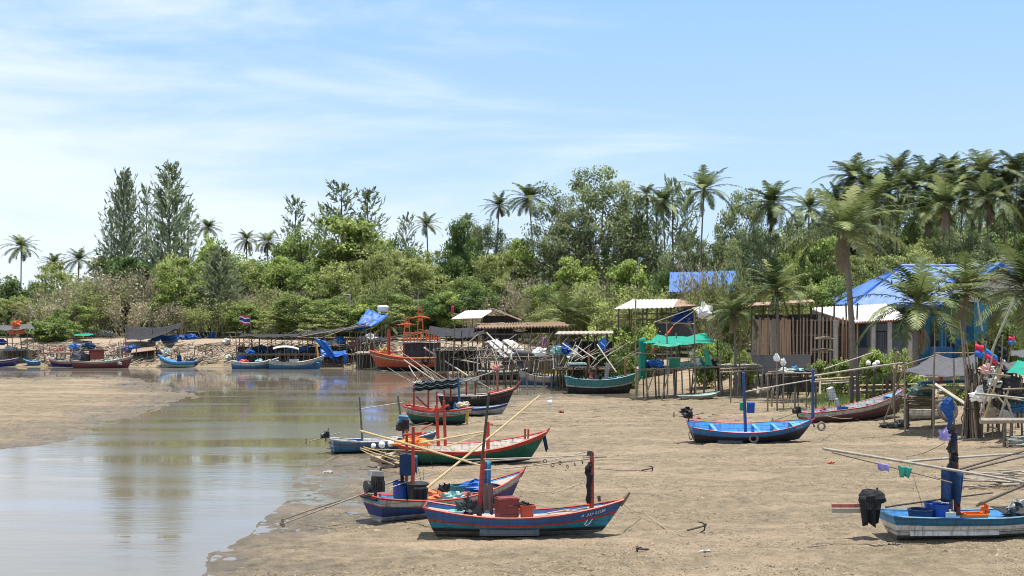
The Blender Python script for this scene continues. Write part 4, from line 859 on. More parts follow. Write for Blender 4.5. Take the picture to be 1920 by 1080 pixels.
def crate(name, label, cat, c, d, m, rz=0, lidm=None, stripes=None, group=None, open_=False):
    root = empty(name, c, rz, label, cat, group); mb = MB(); x, y, z = d
    if open_:
        for (p, q) in (((0, 0, .015), (x, y, .03)), ((x/2-.012, 0, z/2+.016), (.024, y, z-.03)), ((-x/2+.012, 0, z/2+.016), (.024, y, z-.03)), ((0, y/2-.012, z/2+.016), (x-.05, .024, z-.03)), ((0, -y/2+.012, z/2+.016), (x-.05, .024, z-.03))): mb.box(p, q)
        mb.box((0, -y/2-.008, z-.04), (x+.03, .02, .05)); mb.box((0, y/2+.008, z-.04), (x+.03, .02, .05))
        for i in range(5): mb.box((-x/2+x*(i+.5)/5, -y/2-.006, z*.45), (.03, .014, z*.7))
    else:
        mb.box((0, 0, z/2), (x, y, z), taper=.96); mb.box((0, -y/2-.012, z*.22), (x*.9, .02, .04)); mb.box((x/2+.012, 0, z*.22), (.02, y*.9, .04))
    mb.build('body', m, root)
    if lidm: q = MB(); q.box((0, 0, z+.03), (x*1.05, y*1.06, .06)); q.box((0, 0, z+.07), (x*.9, y*.9, .025)); q.build('lid', lidm, root); h = MB(); h.box((0, -y/2-.035, z*.72), (x*.35, .03, .05)); h.build('handle', lidm, root)
    if stripes:
        for i in range(3): q = MB(); q.box((x/2+.008, -y*.28+y*.28*i, z*.5), (.012, .035, z*.8)); q.build('stripe', stripes, root)
    return root
def anchor(label, c, rz, k=1.0):
    root = empty('grapnel_anchor', c, rz, label, 'anchor', 'anchors lying on the mud'); mb = MB(); mb.path([(-.8*k, 0, .06), (0, 0, .22*k)], .028, 5); mb.build('shank', STL if k > 2 else DROPE, root)
    for a in (R(60), R(180), R(300)):
        q = MB(); q.path([(0, 0, .22*k), (-.02, math.sin(a)*.18*k, .22*k+math.cos(a)*.18*k), (-.22*k, math.sin(a)*.3*k, .22*k+math.cos(a)*.26*k)], [.028, .024, .014], 5); q.build('fluke', DROPE, root)
# ---------------------------------------------------------------- the nearest boat (blue over turquoise)
B1 = Boat('fishing_boat', 'blue and turquoise wooden fishing boat with red rails, red cooler aboard', 'boat', 984, 1003, -1.5, 5.95, 1.55, .92, .64, 1.10,
    [('z', .21), ('z', .31), .60, .655, .965, 1.0], [BOTT, BLACKP, TURQ, RED, BLUE, RED], BLUE, PALEWOOD, .03, rb=.68, rs=.36, bs=.82, dv=.84, rail=[(.61, RED, .02)])
B1.stem(.22, .16); B1.thwarts((.12, .62, .74))
q = MB(); pts = [B1.pt(t, .36) for t in (.27, .33, .45, .56, .60)]
q.sheet([[(p[0], -(p[1]+.02), .30) for p in pts], [(p[0], -(p[1]+.10), .12) for p in pts]], .03); B1.part('bilge_board', q, paint('slate', (.12, .14, .15)))
q = MB(); q.path([(B1.pt(.845, v)[0], -(B1.pt(.845, v)[1]+.012), B1.pt(.845, v)[2]) for v in (.62, .42)]+[(B1.pt(.86, .37)[0], -(B1.pt(.86, .37)[1]+.012), B1.pt(.86, .37)[2])]+[(B1.pt(.872, v)[0], -(B1.pt(.872, v)[1]+.012), B1.pt(.872, v)[2]) for v in (.42, .6)], .016, 5); B1.part('hook_emblem', q, LETTER)
B1.letters(.80, .86, .76, .84, 5, LETTER, 3); B1.letters(.87, .92, .78, .87, 4, LETTER, 4)
m1 = B1.mast((897, 985), (907, 846), .085, RED, .0); B1.mast((904, 862), (917, 736), .045, DARKPOLE, -.06, 'topmast')
m2 = B1.mast((1109, 952), (1110, 848), .075, RED, 0); q = MB(); q.path([B1.loc(1094, 858, -.1), B1.loc(1137, 856, .1)], .03, 6); B1.part('crosstree', q, POLE); q = MB(); q.box(B1.loc(1106, 850), (.16, .12, .14)); B1.part('masthead', q, DARKPOLE)
q = MB(); q.tube(B1.loc(1124, 940), B1.loc(1123, 930), .05); B1.part('bollard', q, DARKPOLE)
mb = MB(); g_ = random.Random(2); mb.path([B1.W(1104+g_.uniform(-2.5, 2.5), 866+i*6.5, -.07) for i in range(13)], [.05]+[g_.uniform(.07, .105) for _ in range(11)]+[.05], 8); item('net_wrap', 'black net wound round the bow mast of the blue and turquoise boat', 'net', mb, CBLK)
c = B1.w(B1.floor(950, -.1)); crate('cooler_box', 'dark red cooler box with lid on the deck of the blue and turquoise boat', 'cooler', c+Vector((0, 0, 0)), (.60, .5, .56), CRED, .35, CRED, PWHITE)
c = B1.w(B1.floor(988, -.12)); drum('bucket', 'orange red tub beside the dark red cooler', 'bucket', c+Vector((0, 0, .02)), .235, .36, PRED, .8, None, handles=True)
pile('wet_cloth', 'black cloth heaped in the orange red tub', 'cloth', c+Vector((-.12, .02, .36)), (.42, .3, .16), CBLK, 4)
c = B1.w(B1.floor(876, -.1)); pile('net_heap', 'black net and gear heap at the red mast foot of the turquoise boat', 'net', c, (.62, .6, .62), NETK, 11, .35)
c = B1.w(B1.floor(856, -.3)); drum('basin', 'mint green basin at the stern of the blue and turquoise boat', 'basin', c+Vector((0, 0, .04)), .24, .1, MINTP, .8)
hang('brown_cloth', 'brown cloth hanging beside the red mast', 'cloth', (B1.W(903, 905, -.05), B1.W(925, 907, -.05)), .86, CBROWN, 3, .05)
hang('blue_cloth', 'blue cloth tied high on the red mast of the blue and turquoise boat', 'cloth', (B1.W(905, 862, .1), B1.W(921, 864, .1)), .78, mat('cloth_blue', (.10, .30, .55), .9, .25, 5, bump=.4), 5, .05)
g_ = random.Random(4)
for i in range(7):
    c = B1.w(B1.floor(1020+i*12, g_.uniform(-.35, .2))); mb = MB(); mb.tube(c+Vector((-.3, 0, .05)), c+Vector((g_.uniform(.2, .45), g_.uniform(-.3, .3), .09+.03*(i % 3))), .03, .02); item('bamboo_offcut', 'short pale stick lying on the foredeck of the blue and turquoise boat', 'stick', mb, [GBAMB, PALEWOOD][i % 2], 'sticks on the foredeck')
for i, (a, b, r_, lb) in enumerate([((1010, 858), (868, 862), .022, 'thin bamboo lashed level from the red mast, upper of the level poles'), ((1112, 853), (880, 868), .02, 'thin bamboo between the two masts of the blue and turquoise boat'), ((1108, 860), (905, 882), .022, 'lower drooping bamboo between the two masts of the blue and turquoise boat'), ((1104, 846), (1000, 872), .016, 'short thin cane slanting down from the bow mast')]):
    pole(lb, B1.W(*a, .05*i), B1.W(*b, .04*i-.1), r_, GBAMB, seed=i, bend=.012)
for i in range(6): c = B1.W(1022+i*14, 865+((i*7) % 11), .02); mb = MB(); mb.torus(c, .05, .012, (R(80), 0, R(20*i)), 10, 5); item('metal_ring', 'small ring hanging from the drooping bamboo between the masts', 'ring', mb, DROPE, 'rings on the drooping bamboo')
pole('longest yellow bamboo, slanting up past the red mast', P(800, 915, 41.5), P(1012, 742, 46.5), .043, BAMB, .03, seed=9)
pole('thick yellow bamboo sloping down to the red mast of the blue and turquoise boat', P(676, 808, 43.5), P(905, 874, 38.6), .042, BAMB, .03, seed=12)
rope('mooring rope from the bow of the blue and turquoise boat to its anchor', [B1.w(Vector(B1.pt(1, .9))), GT(1205, 972)+Vector((0, 0, .25)), GT(1285, 1006)], .014, ROPE, .12)
anchor('grapnel anchor at the end of the mooring rope off the blue and turquoise bow', GT(1322, 996), R(20), .75)
anchor('small grapnel anchor lying alone near the bottom of the mud flat', GT(1194, 1036), R(200), .45)
anchor('grapnel anchor beyond the bow mast of the blue and turquoise boat', GT(1224, 884), R(10), .6)
rope('dark rope running over the mud to the farther grapnel anchor', [GT(1120, 880), GT(1165, 884), GT(1212, 884)], .012, DROPE, 0, ground=True)
rope('pale rope looping over the mud beyond the blue and turquoise boat', [GT(945, 900), GT(985, 925)+Vector((0, 0, .1)), GT(1040, 925), GT(1095, 905)], .014, ROPE, 0.0, ground=True)
# ---------------------------------------------------------------- navy boat with the engine
B2 = Boat('fishing_boat', 'navy hulled fishing boat with white top plank, long tail engine and blue tarpaulins', 'boat', 843, 962, 35, 6.0, 1.6, .86, .62, 1.22,
    [('z', .22), .66, .70, .95, 1.0], [LGREY, NAVY, RED, LGREY, RED], SKYB, PALEWOOD, .03, rb=.6, rs=.25, bs=.85, dv=.78, rail=[(.68, RED, .018)])
B2.stem(.2, .15, PINKR); B2.thwarts((.3, .66))
engine(B2, 704, 912, 0.05, (530, 982), 1.0, ENG, STL)
q = MB(); p_ = B2.pt(.01, 1); q.path([(p_[0]-.12, -.5, p_[2]-.05), (p_[0]-.12, .5, p_[2]-.05)], .05, 5); B2.part('engine_beam', q, BLK)
B2.mast((774, 925), (775, 800), .065, RED, -.3); B2.mast((762, 925), (763, 806), .06, RED, .35)
q = MB(); q.path([B2.loc(757, 815, .35), B2.loc(790, 812, -.3)], .045, 6); B2.part('crosstree', q, RED)
c = B2.w(B2.floor(752, .25)); drum('barrel', 'blue plastic barrel at the stern of the navy boat', 'barrel', c, .27, .62, PBLUE, .94)
c = B2.w(B2.floor(783, -.25)); drum('bin', 'black lidded bin beside the blue barrel of the navy boat', 'bin', c, .36, .6, PBLACK, .85, PBLACK)
hang('bin_bag', 'black cloth draped over the side of the black bin', 'cloth', (c+Vector((-.1, -.42, .58)), c+Vector((.34, -.34, .58))), .5, CBLK, 6, .05)
q = MB(); c = B2.W(762, 871, -.1); q.sheet([[c+Vector((x, 0, z+.03*math.sin(x*9+z*5))) for x in (-.22, -.1, 0, .12, .24)] for z in (.32, .1, -.1, -.3, -.34)], .12); item('net_bag', 'dark net bag hung flat between the red posts of the navy boat', 'bag', q, CNAVY)
hang('bag_strip', 'narrow blue strip beside the dark net bag', 'cloth', (c+Vector((.26, -.03, .3)), c+Vector((.36, -.02, .3))), .6, STEEL, 3, .01)
hang('dark_rag', 'dark rag dangling under the net bag', 'cloth', (c+Vector((-.2, 0, -.34)), c+Vector((-.08, 0, -.34))), .34, CBLK, 3, .02)
c = B2.w(B2.floor(820, -.15)); pile('orange_net', 'orange patterned net bundle in the navy boat', 'net', c, (.75, .55, .4), NETO, 9, .22)
c = B2.w(B2.floor(832, .3)); pile('dark_bundle', 'small dark bundle behind the orange net bundle', 'bundle', c, (.4, .4, .55), CBLK, 8)
c = B2.w(B2.floor(868, .3)); crate('fish_crate', 'teal fish crate among the tarpaulins of the navy boat', 'crate', c, (.9, .55, .36), TEALP, .5, None, open_=True)
c = B2.w(B2.floor(890, .2)); pile('blue_tarpaulin', 'crumpled blue tarpaulin toward the bow of the navy boat', 'tarpaulin', c, (1.5, .8, .5), CBLUE, 5, .25)
c = B2.w(B2.floor(846, -.3)); pile('pale_net', 'pale sea green net heap in the navy boat', 'net', c, (.9, .6, .38), NETG, 12, .25)
c = B2.w(B2.floor(880, -.32)); pile('red_net', 'small reddish net heap by the side of the navy boat', 'net', c, (.6, .35, .26), mat('red_net', (.34, .13, .09), .9, .3, 9, bump=.6), 14, .25)
pole('pale pole lying over the engine of the navy boat', B2.W(730, 915, -.2), B2.W(806, 890, .2), .02, GBAMB)
pole('grey boom trailing from the stern of the navy boat to the mud', P(640, 938, 39.8), GT(528, 978)+Vector((0, 0, .04)), .024, POLE, .018)
for i, (a, b) in enumerate([((776, 822), (770, 905)), ((800, 830), (812, 880)), ((778, 850), (790, 905)), ((792, 845), (794, 900))]): rope('thin line hanging from the posts of the navy boat', [B2.W(*a), B2.W(*b)], .007, DROPE, 0.0, 'line', 'thin lines on the navy boat')
# ---------------------------------------------------------------- long green boat with red rails
B3 = Boat('fishing_boat', 'long dark green fishing boat with broad red rails and cream inside', 'boat', 886, 868, 4, 6.5, 1.7, 1.0, .72, 1.42,
    [('z', .2), .80, 1.0], [BLACKP, GREEN, RED], CREAM, CREAM, .04, rb=.75, rs=.3, bs=.7, dv=.6, fore=.88, roll=7)
B3.stem(.16, .12, PINKR)
hang('bow_ribbon', 'dark ribbons tied to the bow of the long green boat', 'ribbon', (B3.W(1015, 812), B3.W(1023, 814)), .75, CNAVY, 2, .04, lean=(.15, 0))
B3.mast((915, 850), (914, 790), .09, RED, .2); q = MB(); q.path([B3.loc(908, 797, .2), B3.loc(924, 795, .2)], .04); B3.part('crosstree', q, RED)
B3.mast((822, 838), (818, 760), .075, RED, .45); B3.mast((835, 838), (832, 752), .075, RED, .45); q = MB(); q.path([B3.loc(808, 772, .45), B3.loc(842, 760, .45)], .06); B3.part('crosstree', q, RED)
for (x_, dx) in ((984, .1), (990, -.1)): q = MB(); q.tube(B3.loc(x_, 822, dx), B3.loc(x_, 803, dx), .05); B3.part('bollard', q, RED)
q = MB(); q.path([B3.loc(790, 806, .5), B3.loc(812, 795, .5)], [.07, .03]); q.path([B3.loc(765, 822, .4), B3.loc(800, 812, .4)], .06); B3.part('stern_rail', q, PINKR)
q = MB(); q.path([(B3.pt(t, .16)[0], -(B3.pt(t, .16)[1]+.01), B3.pt(t, .16)[2]) for t in (.80, .87, .93)], [.02, .05, .02], 5); B3.part('bow_patch', q, LGREY)
engine(B3, 757, 800, .3, None, .95, ENG, STEEL); c = B3.W(757, 792, .3); pile('engine_cover', 'blue cloth cover on the engine of the long green boat', 'cover', c, (.62, .5, .3), mat('cover_blue', (.06, .22, .46), .8, .2, 5), 3, .2)
c = B3.w(B3.floor(770, -.1, .75)); pile('orange_tarpaulin', 'orange red tarpaulin folded over the stern of the long green boat', 'tarpaulin', c+Vector((.1, 0, .12)), (1.5, .8, .45), PORNG, 6, .25)
hang('pink_ribbon', 'pink cloth knotted on the paired red posts', 'ribbon', (B3.W(816, 764, .4), B3.W(824, 762, .4)), .5, PINKR, 3, .03)
for i, (x_, m_, d_, lb) in enumerate([(850, NETW, (1.1, .7, .32), 'pale net heap amidships in the long green boat'), (880, mat('pink_net', (.66, .42, .38), .9, .3, 10, bump=.7), (.8, .6, .3), 'pinkish net heap in the long green boat'), (815, FWHITE, (.7, .5, .3), 'white float sack behind the orange tarpaulin')]):
    pile('net_heap', lb, 'net', B3.w(B3.floor(x_, .1, .45)), d_, m_, 20+i)
for i, (a, b, oa, ob, r_, lb) in enumerate([((780, 832), (915, 808), -.3, .1, .05, 'yellow bamboo resting across the long green boat'), ((835, 838), (905, 815), -.4, .1, .035, 'thinner yellow bamboo beside the one resting across the long green boat'), ((778, 833), (765, 836), -.5, -.5, .05, 'short bamboo end jutting over the small blue boat')]): pole(lb, B3.W(*a, oa), B3.W(*b, ob), r_, BAMB, seed=i)
# ---------------------------------------------------------------- small blue boat beside the water
B4 = Boat('small_boat', 'small steel blue boat at the water edge with engine tilted up', 'boat', 722, 845, 22, 5.4, 1.45, .72, .56, .9,
    [('z', .12), .64, .70, .93, 1.0], [BLACKP, STEEL, MAROON, STEEL, WHITE], LGREY, SKYB, .025, rb=.5, rs=.15, bs=.85, dv=.5, capm=LGREY)
engine(B4, 611, 817, 0, (574, 829), .62, ENG); q = MB(); q.path([B4.loc(618, 829), B4.loc(652, 825)], .03); B4.part('engine_arm', q, MAROON)
q = MB(); q.path([B4.loc(612, 841, -.3), B4.loc(624, 840, -.3)], .03); B4.part('rudder_pin', q, WOOD)
B4.mast((680, 836), (674, 744), .06, WOOD, 0, r1=.045); B4.mast((758, 830), (746, 742), .06, WOOD, .2, r1=.05); q = MB(); q.path([B4.loc(668, 768), B4.loc(757, 754, .2)], .022); B4.part('cross_pole', q, GBAMB)
q = MB(); q.tube(B4.loc(747, 750, .2), B4.loc(748, 735, .2), .05); B4.part('mast_tip', q, STL)
hang('blue_sheet', 'bright blue sheet laid on the gunwale of the small steel blue boat', 'sheet', (B4.W(648, 824, .3), B4.W(680, 822, .3)), .16, PBLUE, 2, .03); c = B4.w(B4.floor(640, .1)); crate('crate', 'pale blue crate in the small steel blue boat', 'crate', c, (.5, .4, .26), SKYB, .3, None, open_=True)
c = B4.w(B4.floor(660, .1)); crate('crate', 'white crate by the mast of the small steel blue boat', 'crate', c, (.42, .36, .26), PWHITE, .5, None, open_=True)
for i, (x_, y_, r_) in enumerate([(716, 834, .15), (733, 832, .14), (723, 848, .15), (700, 836, .11)]): c = P(x_, y_, 55.5); mb = MB(); mb.lathe(c, [(r_*.3, -r_*1.1), (r_*.9, -r_*.6), (r_, 0), (r_*.9, r_*.6), (r_*.3, r_*1.1)], 10, rot=(R(70), 0, i)); item('net_float', 'white float hanging among the poles over the small steel blue boat', 'float', mb, FWHITE, 'white floats by the poles')
for i, (a, b) in enumerate([((676, 840), (760, 868)), ((682, 838), (770, 862)), ((676, 843), (740, 872)), ((678, 842), (800, 846))]): pole('thin yellow cane in the bundle jutting over the small steel blue boat', P(*a, 55), P(*b, 53), .022, BAMB, seed=i+30, group='canes jutting over the small boat')
c = GT(744, 876); pile('net_sack', 'tan sack of nets lying on the mud behind the dark net bag', 'sack', c, (1.5, .9, .85), NETT, 31, .28); pile('net_sack', 'grey brown smaller sack leaning on the tan sack', 'sack', c+Vector((-.45, .1, .1)), (.8, .8, .75), NETW if False else NETK, 33, .3)
# ---------------------------------------------------------------- green boat with the stacked roof, black boat, white skiff behind
B5 = Boat('fishing_boat', 'small green boat with white name plank and a roof of dark sheets on red posts', 'boat', 824, 795, -22, 4.3, 1.7, 1.08, .82, 1.08,
    [('z', .26), .60, .65, .93, 1.0], [BLACKP, GREEN, RED, LGREY, RED], RED, PALEWOOD, .045, rb=.5, rs=.55, bs=.6, dv=.6, rail=[(.63, RED, .02)])
B5.letters(.05, .9, .72, .84, 26, DLETTER, 7)
for (x_, o_, y0, y1) in ((776, .3, 764, 722), (803, -.45, 766, 728), (819, -.4, 766, 735), (833, -.4, 768, 732), (845, .35, 760, 725)): B5.mast((x_, y0), (x_, y1), .06, RED, o_, 'post')
q = MB(); q.path([B5.loc(781, 744, .3), B5.loc(800, 762, .1)], .05); B5.part('brace', q, RED); B5.mast((862, 764), (859, 708), .07, BLUE, -.2); B5.mast((779, 724), (780, 706), .05, MAROON, .1)
rf = MB(); g_ = random.Random(3)
for i in range(5):
    a, b = B5.loc(772+i, 733-i*3, -.7), B5.loc(850, 728-i*4, -.6); grid = [[a.lerp(b, u)+Vector((0, v, .05*math.sin(u*24+v*9)+.04*v+g_.uniform(-.02, .02))) for u in [k/14 for k in range(15)]] for v in (0, .5, 1.0, 1.4)]; rf.sheet(grid, .03, i % 3)
B5.part('roof', rf, [mat('dark_roof_sheet', (.035, .06, .065), .5, .4, 5, (.25, .32, .30), .5), NETK, mat('pale_roof_sheet', (.34, .42, .40), .6, .3, 5, (.05, .08, .08), .7)])
for i in range(9):
    a = B5.W(775+i*9, 722+g_.uniform(-4, 3), g_.uniform(-.5, .5)); b = a+Vector((g_.uniform(-1.5, -.5), g_.uniform(-.3, .3), g_.uniform(.4, 1.1))); pole('pale thin stake standing in the tangle on the roof of the small green boat', a, b, .02, [GBAMB, POLE, DARKPOLE][i % 3], seed=i, group='stakes on the small green boat')
for i in range(7): pile('net_float_bag', 'pale lump of net and floats heaped on the roof of the small green boat', 'net', B5.W(785+i*10, 724+g_.uniform(-4, 1), g_.uniform(-.4, .4)), (.55, .5, .28), [NETW, NETK, NETB, NETK, NETG, NETK, FWHITE][i], 40+i, group='net lumps on the roof')
for i in range(4): pile('gear_bundle', 'dark gear bundle piled under the roof of the small green boat', 'bundle', B5.w(B5.floor(840+i*8, .1*i-.2, .7)), (.5, .6, .75), [NETK, CBLK, NETB, CNAVY][i], 50+i, group='gear under the roof of the small green boat')
c = B5.W(868, 764, -.1); pile('cream_bag', 'cream sack on the bow of the small green boat', 'sack', c, (.7, .5, .4), mat('cream_sack', (.68, .60, .42), .9, .2, 6), 8, .2)
hang('bow_garland', 'yellow garland hanging from the bow of the small green boat', 'garland', (B5.W(874, 764, -.1), B5.W(880, 766, -.1)), .85, GARL, 3, .05, lean=(-.1, 0))
B6 = Boat('fishing_boat', 'black fishing boat with red bow rail and upswept prow behind the small green boat', 'boat', 893, 764, 6, 5.2, 1.6, .9, .85, 1.3,
    [('z', .3), .74, .79, 1.0], [BLACKP, BLACKP, MAROON, BLACKP], BLACKP, PALEWOOD, .04, rb=.5, rs=.3, bs=.7, dv=.6, capm=LGREY)
q = MB(); p_ = Vector(B6.pt(1, 1)); q.path([p_+Vector((-.5, 0, -.2)), p_+Vector((.1, 0, .05)), p_+Vector((.42, 0, .45)), p_+Vector((.5, 0, .62))], [.16, .13, .09, .05], 6); B6.part('prow', q, MAROON)
q = MB(); q.path([Vector(B6.pt(t, 1))*1+Vector((0, 0, .05)) for t in (.66, .78, .9, 1)], .06, 4); q.path([Vector((B6.pt(t, 1)[0], -B6.pt(t, 1)[1], B6.pt(t, 1)[2]+.05)) for t in (.66, .78, .9, 1)], .06, 4); B6.part('bow_rail', q, RED)
B6.letters(.42, .55, .84, .93, 6, LETTER, 9); hang('bow_garland', 'yellow garland hanging from the upswept prow of the black boat', 'garland', (B6.W(952, 726), B6.W(956, 726)), .7, GARL, 4, .03)
B6.mast((934, 745), (931, 690), .075, PINKR, -.2); B6.mast((890, 752), (892, 716), .06, RED, .3, 'post'); B6.mast((875, 752), (874, 716), .06, RED, .3, 'post')
tarp('roof', '', '', [B6.W(838, 722, -.7), B6.W(898, 714, -.7), B6.W(898, 708, .9), B6.W(838, 714, .9)], CGREY, 3, .05, crease=.03, parent=None, th=.05) if False else None
q = MB(); a = [B6.loc(838, 718, -.7), B6.loc(898, 713, -.7), B6.loc(898, 711, .8), B6.loc(838, 716, .8)]
q.sheet([[a[0].lerp(a[1], u)+Vector((0, 0, .03*math.sin(u*20))) for u in [k/10 for k in range(11)]], [a[3].lerp(a[2], u)+Vector((0, 0, .15+.03*math.sin(u*20))) for u in [k/10 for k in range(11)]]], .04); B6.part('roof', q, CGREY)
pole('grey pole resting from the roof of the black boat down to its bow', B6.W(890, 712, .1), B6.W(930, 734, -.1), .035, GBAMB); pole('long grey pole sloping up from the roof toward the red topped mast', B6.W(845, 724, -.4), B6.W(946, 690, -.2), .04, GBAMB)
pile('float_bunch', 'red and white floats tied at the top of the salmon mast of the black boat', 'float', B6.W(931, 694, -.2), (.5, .4, .4), mat('red_white', (.6, .2, .18), .7, .4, 9, (.8, .75, .7), .8), 4, .25)
for i in range(6): pole('pale pole leaning out over the black boat roof', P(712+i*20+g_.uniform(-4, 4), 640+i*11, 100-i*1.5), P(795+i*14, 722-g_.uniform(0, 8), 76+i), .03, POLE, seed=60+i, group='pale poles leaning over the roofs') if i in (2, 3, 4) else None
B7 = Boat('skiff', 'white skiff with navy rim lying beside the black boat', 'skiff', 897, 779, 8, 3.8, 1.25, .6, .52, .78, [('z', .12), .74, 1.0], [BLACKP, LGREY, NAVY], MINT, MINT, .025, rb=.35, rs=.2, bs=.8, dv=.5, capm=NAVY)
# ---------------------------------------------------------------- blue boat with blue masts, on the drier mud
B8 = Boat('fishing_boat', 'bright blue and black fishing boat with two blue masts and a tyre fender', 'boat', 1408, 828, 3, 6.35, 2.0, .98, .74, 1.2,
    [('z', .13), .60, .64, .96, 1.0], [BLACKP, paint('dark_slate', (.04, .045, .055)), MAROON, paint('bright_blue', (.03, .20, .52), a=.25), MAROON], SKYB, SKYB, .022, rb=.75, rs=.35, bs=.78, dv=.5, roll=9, rail=[(.63, MAROON, .016)])
B8.letters(.86, .93, .76, .88, 5, LETTER, 5); B8.mast((1397, 808), (1389, 695), .085, BLUE, -.1); B8.mast((1522, 786), (1518, 690), .085, BLUE, .1); B8.thwarts((.2, .55, .7), SKYB, .9)
for (x_, lb) in ((1404, 0), (1537, 1)):
    p = B8.loc(x_, 812 if not lb else 797, 0); t_ = p.x/B8.L+.5; y_ = B8.pt(min(.97, t_), .7)[1]; q = MB(); q.torus((p.x, -(y_+.07), p.z), .19, .055, (R(78), 0, R(-10 if not lb else 15)), 20, 8); B8.part('tyre_fender', q, TYRE)
q = MB(); q.torus((B8.pt(0, .5)[0]-.12, -.35, .45), .2, .022, (R(75), 0, R(60)), 14, 5); B8.part('stern_loop', q, DROPE)
q = MB(); pts = [B8.pt(t, .3) for t in (.20, .30, .42)]; q.sheet([[(p[0], -(p[1]+.03), .28) for p in pts], [(p[0]-.05, -(p[1]+.12), .12) for p in pts]], .03); B8.part('bilge_board', q, paint('slate', (.12, .14, .15)))
engine(B8, 1290, 778, 0, (1262, 777), .7, ENG, None); pile('engine_cover', 'black cover bundled over the stern engine of the bright blue boat', 'cover', B8.W(1287, 779, 0), (.62, .5, .5), CBLK, 12, .3)
q = MB(); q.box(B8.loc(1405, 762, -.2), (.34, .24, .46)); q.box(B8.loc(1405, 753, -.2), (.38, .28, .06)); B8.part('mast_box', q, PBLUE); q = MB(); q.box(B8.loc(1388, 760, 0), (.16, .2, .4)); B8.part('green_can', q, PGREEN)
pole('white pole slung between the two blue masts', B8.W(1396, 735, -.2), B8.W(1524, 712, .05), .04, GBAMB); pole('long pale pole running up from the bow mast of the bright blue boat', B8.W(1518, 706, .1), P(1692, 680, 66), .045, GBAMB, .035)
rope('pale rope drooping from the bow of the bright blue boat onto the sand', [B8.W(1545, 778, -.3), GT(1600, 790)+Vector((0, 0, .2)), GT(1640, 790)], .014, ROPE, .1)
B9 = Boat('fishing_boat', 'maroon fishing boat with white top plank drawn up on the sand', 'boat', 1606, 788, 22, 7.6, 1.7, .95, .88, 1.62,
    [('z', .12), .66, .69, .95, 1.0], [BLACKP, paint('brown_maroon', (.10, .045, .042)), MAROON, LGREY, MAROON], LGREY, SKYB, .024, rb=.7, rs=.3, bs=.8, dv=.5, pitch=5)
B9.letters(.86, .93, .74, .86, 5, DLETTER, 6); B9.stem(.35, .05, BLK, .09); B9.thwarts((.25, .4, .55, .68))
engine(B9, 1497, 759, 0, (1450, 772), .75, ENG, None)
m_ = MB(); m_.box(B9.loc(1563, 733, .2), (.36, .3, .70), (0, R(-14), .2)); m_.box(B9.loc(1572, 752, .2), (.2, .18, .5), (0, R(-14), .2)); B9.part('motor_cowl', m_, LGREY); m_ = MB(); m_.path([B9.loc(1590, 784, .2), B9.loc(1574, 752, .2)], .06); B9.part('motor_leg', m_, MAROON)
c = B9.w(B9.floor(1580, 0)); crate('crate', 'royal blue crate in the maroon boat', 'crate', c+Vector((0, 0, .1)), (.5, .4, .32), PBLUE, .3, None, open_=True)
c = B9.w(B9.floor(1545, 0)); pile('purple_cloth', 'purple cloth bundle under the grey motor cowl', 'cloth', c, (.5, .4, .5), mat('purple_cloth', (.26, .12, .2), .9, .3, 5), 5)
# ---------------------------------------------------------------- white boat with the black covered engine
B10 = Boat('fishing_boat', 'white hulled fishing boat with blue top plank and black covered engine', 'boat', 1862, 1004, 5, 6.6, 1.65, .74, .66, 1.15,
    [('z', .15), .36, .40, .70, .97, 1.0], [BOTT, WHITE, BOTT, WHITE, paint('deep_turquoise', (.02, .15, .27)), paint('deep_turquoise', (.02, .15, .27))], SKYB, SKYB, .035, rb=.6, rs=.28, bs=.85, dv=.68, capm=paint('deep_turquoise', (.02, .15, .27)), rail=[(.71, STEEL, .02)])
q = MB(); pts = [B10.pt(t, .3) for t in (.06, .2, .36, .47, .5)]; q.sheet([[(p[0], -(p[1]+.02), .36) for p in pts], [(p[0], -(p[1]+.07), .16) for p in pts]], .03); B10.part('bilge_board', q, WHITE)
B10.thwarts((.2, .62)); engine(B10, 1634, 945, 0, None, .85, ENG, None, grip=False)
hang('engine_cover', 'black plastic sheet tied over the engine of the white hulled boat', 'cover', (B10.W(1611, 931, -.12), B10.W(1655, 926, -.1)), .86, CBLK, 9, .13, 10, 8, .62, .05); pile('plastic_bundle', 'bulging top of the black engine sheet', 'cover', B10.W(1634, 944, .05), (.78, .6, .5), CBLK, 21, .11)
for (y0, m_, lb) in ((948, PINKR, 'faded red board jutting over the stern of the white hulled boat'), (958, GBAMB, 'pale board jutting over the stern of the white hulled boat')): mb = MB(); a = B10.W(1560, y0, .15); b = B10.W(1625, y0, .1); mb.box((a+b)/2, ((b-a).length, .1, .1), (0, 0, 0)); item('plank', lb, 'plank', mb, m_)
pole('black engine tiller pole lying along the white hulled boat', B10.W(1660, 951, .0), B10.W(1862, 924, .1), .028, ENG)
for (x_, o_, m_, r_, h_, lb) in ((1726, -.05, CNAVY, .36, .36, 'grey black bin in the white hulled boat'), (1763, .0, PBLUE, .29, .50, 'blue barrel at the mast foot of the white hulled boat'), (1750, .3, PBLUE, .26, .50, 'second blue barrel just behind the one at the mast foot')): drum('barrel', lb, 'barrel', B10.w(B10.floor(x_, o_)), r_, h_, m_, .9)
c = B10.w(B10.floor(1781, -.25)); q = MB(); q.box((0, 0, .17), (.3, .2, .34), taper=.95); q.tube((0, 0, .34), (0, 0, .42), .04); o_ = q.build('jerry_can', mat('milky_plastic', (.66, .60, .50), .5, .15, 4)); o_.location = c; tag(o_, 'milky white jerry can before the mast of the white hulled boat', 'can')
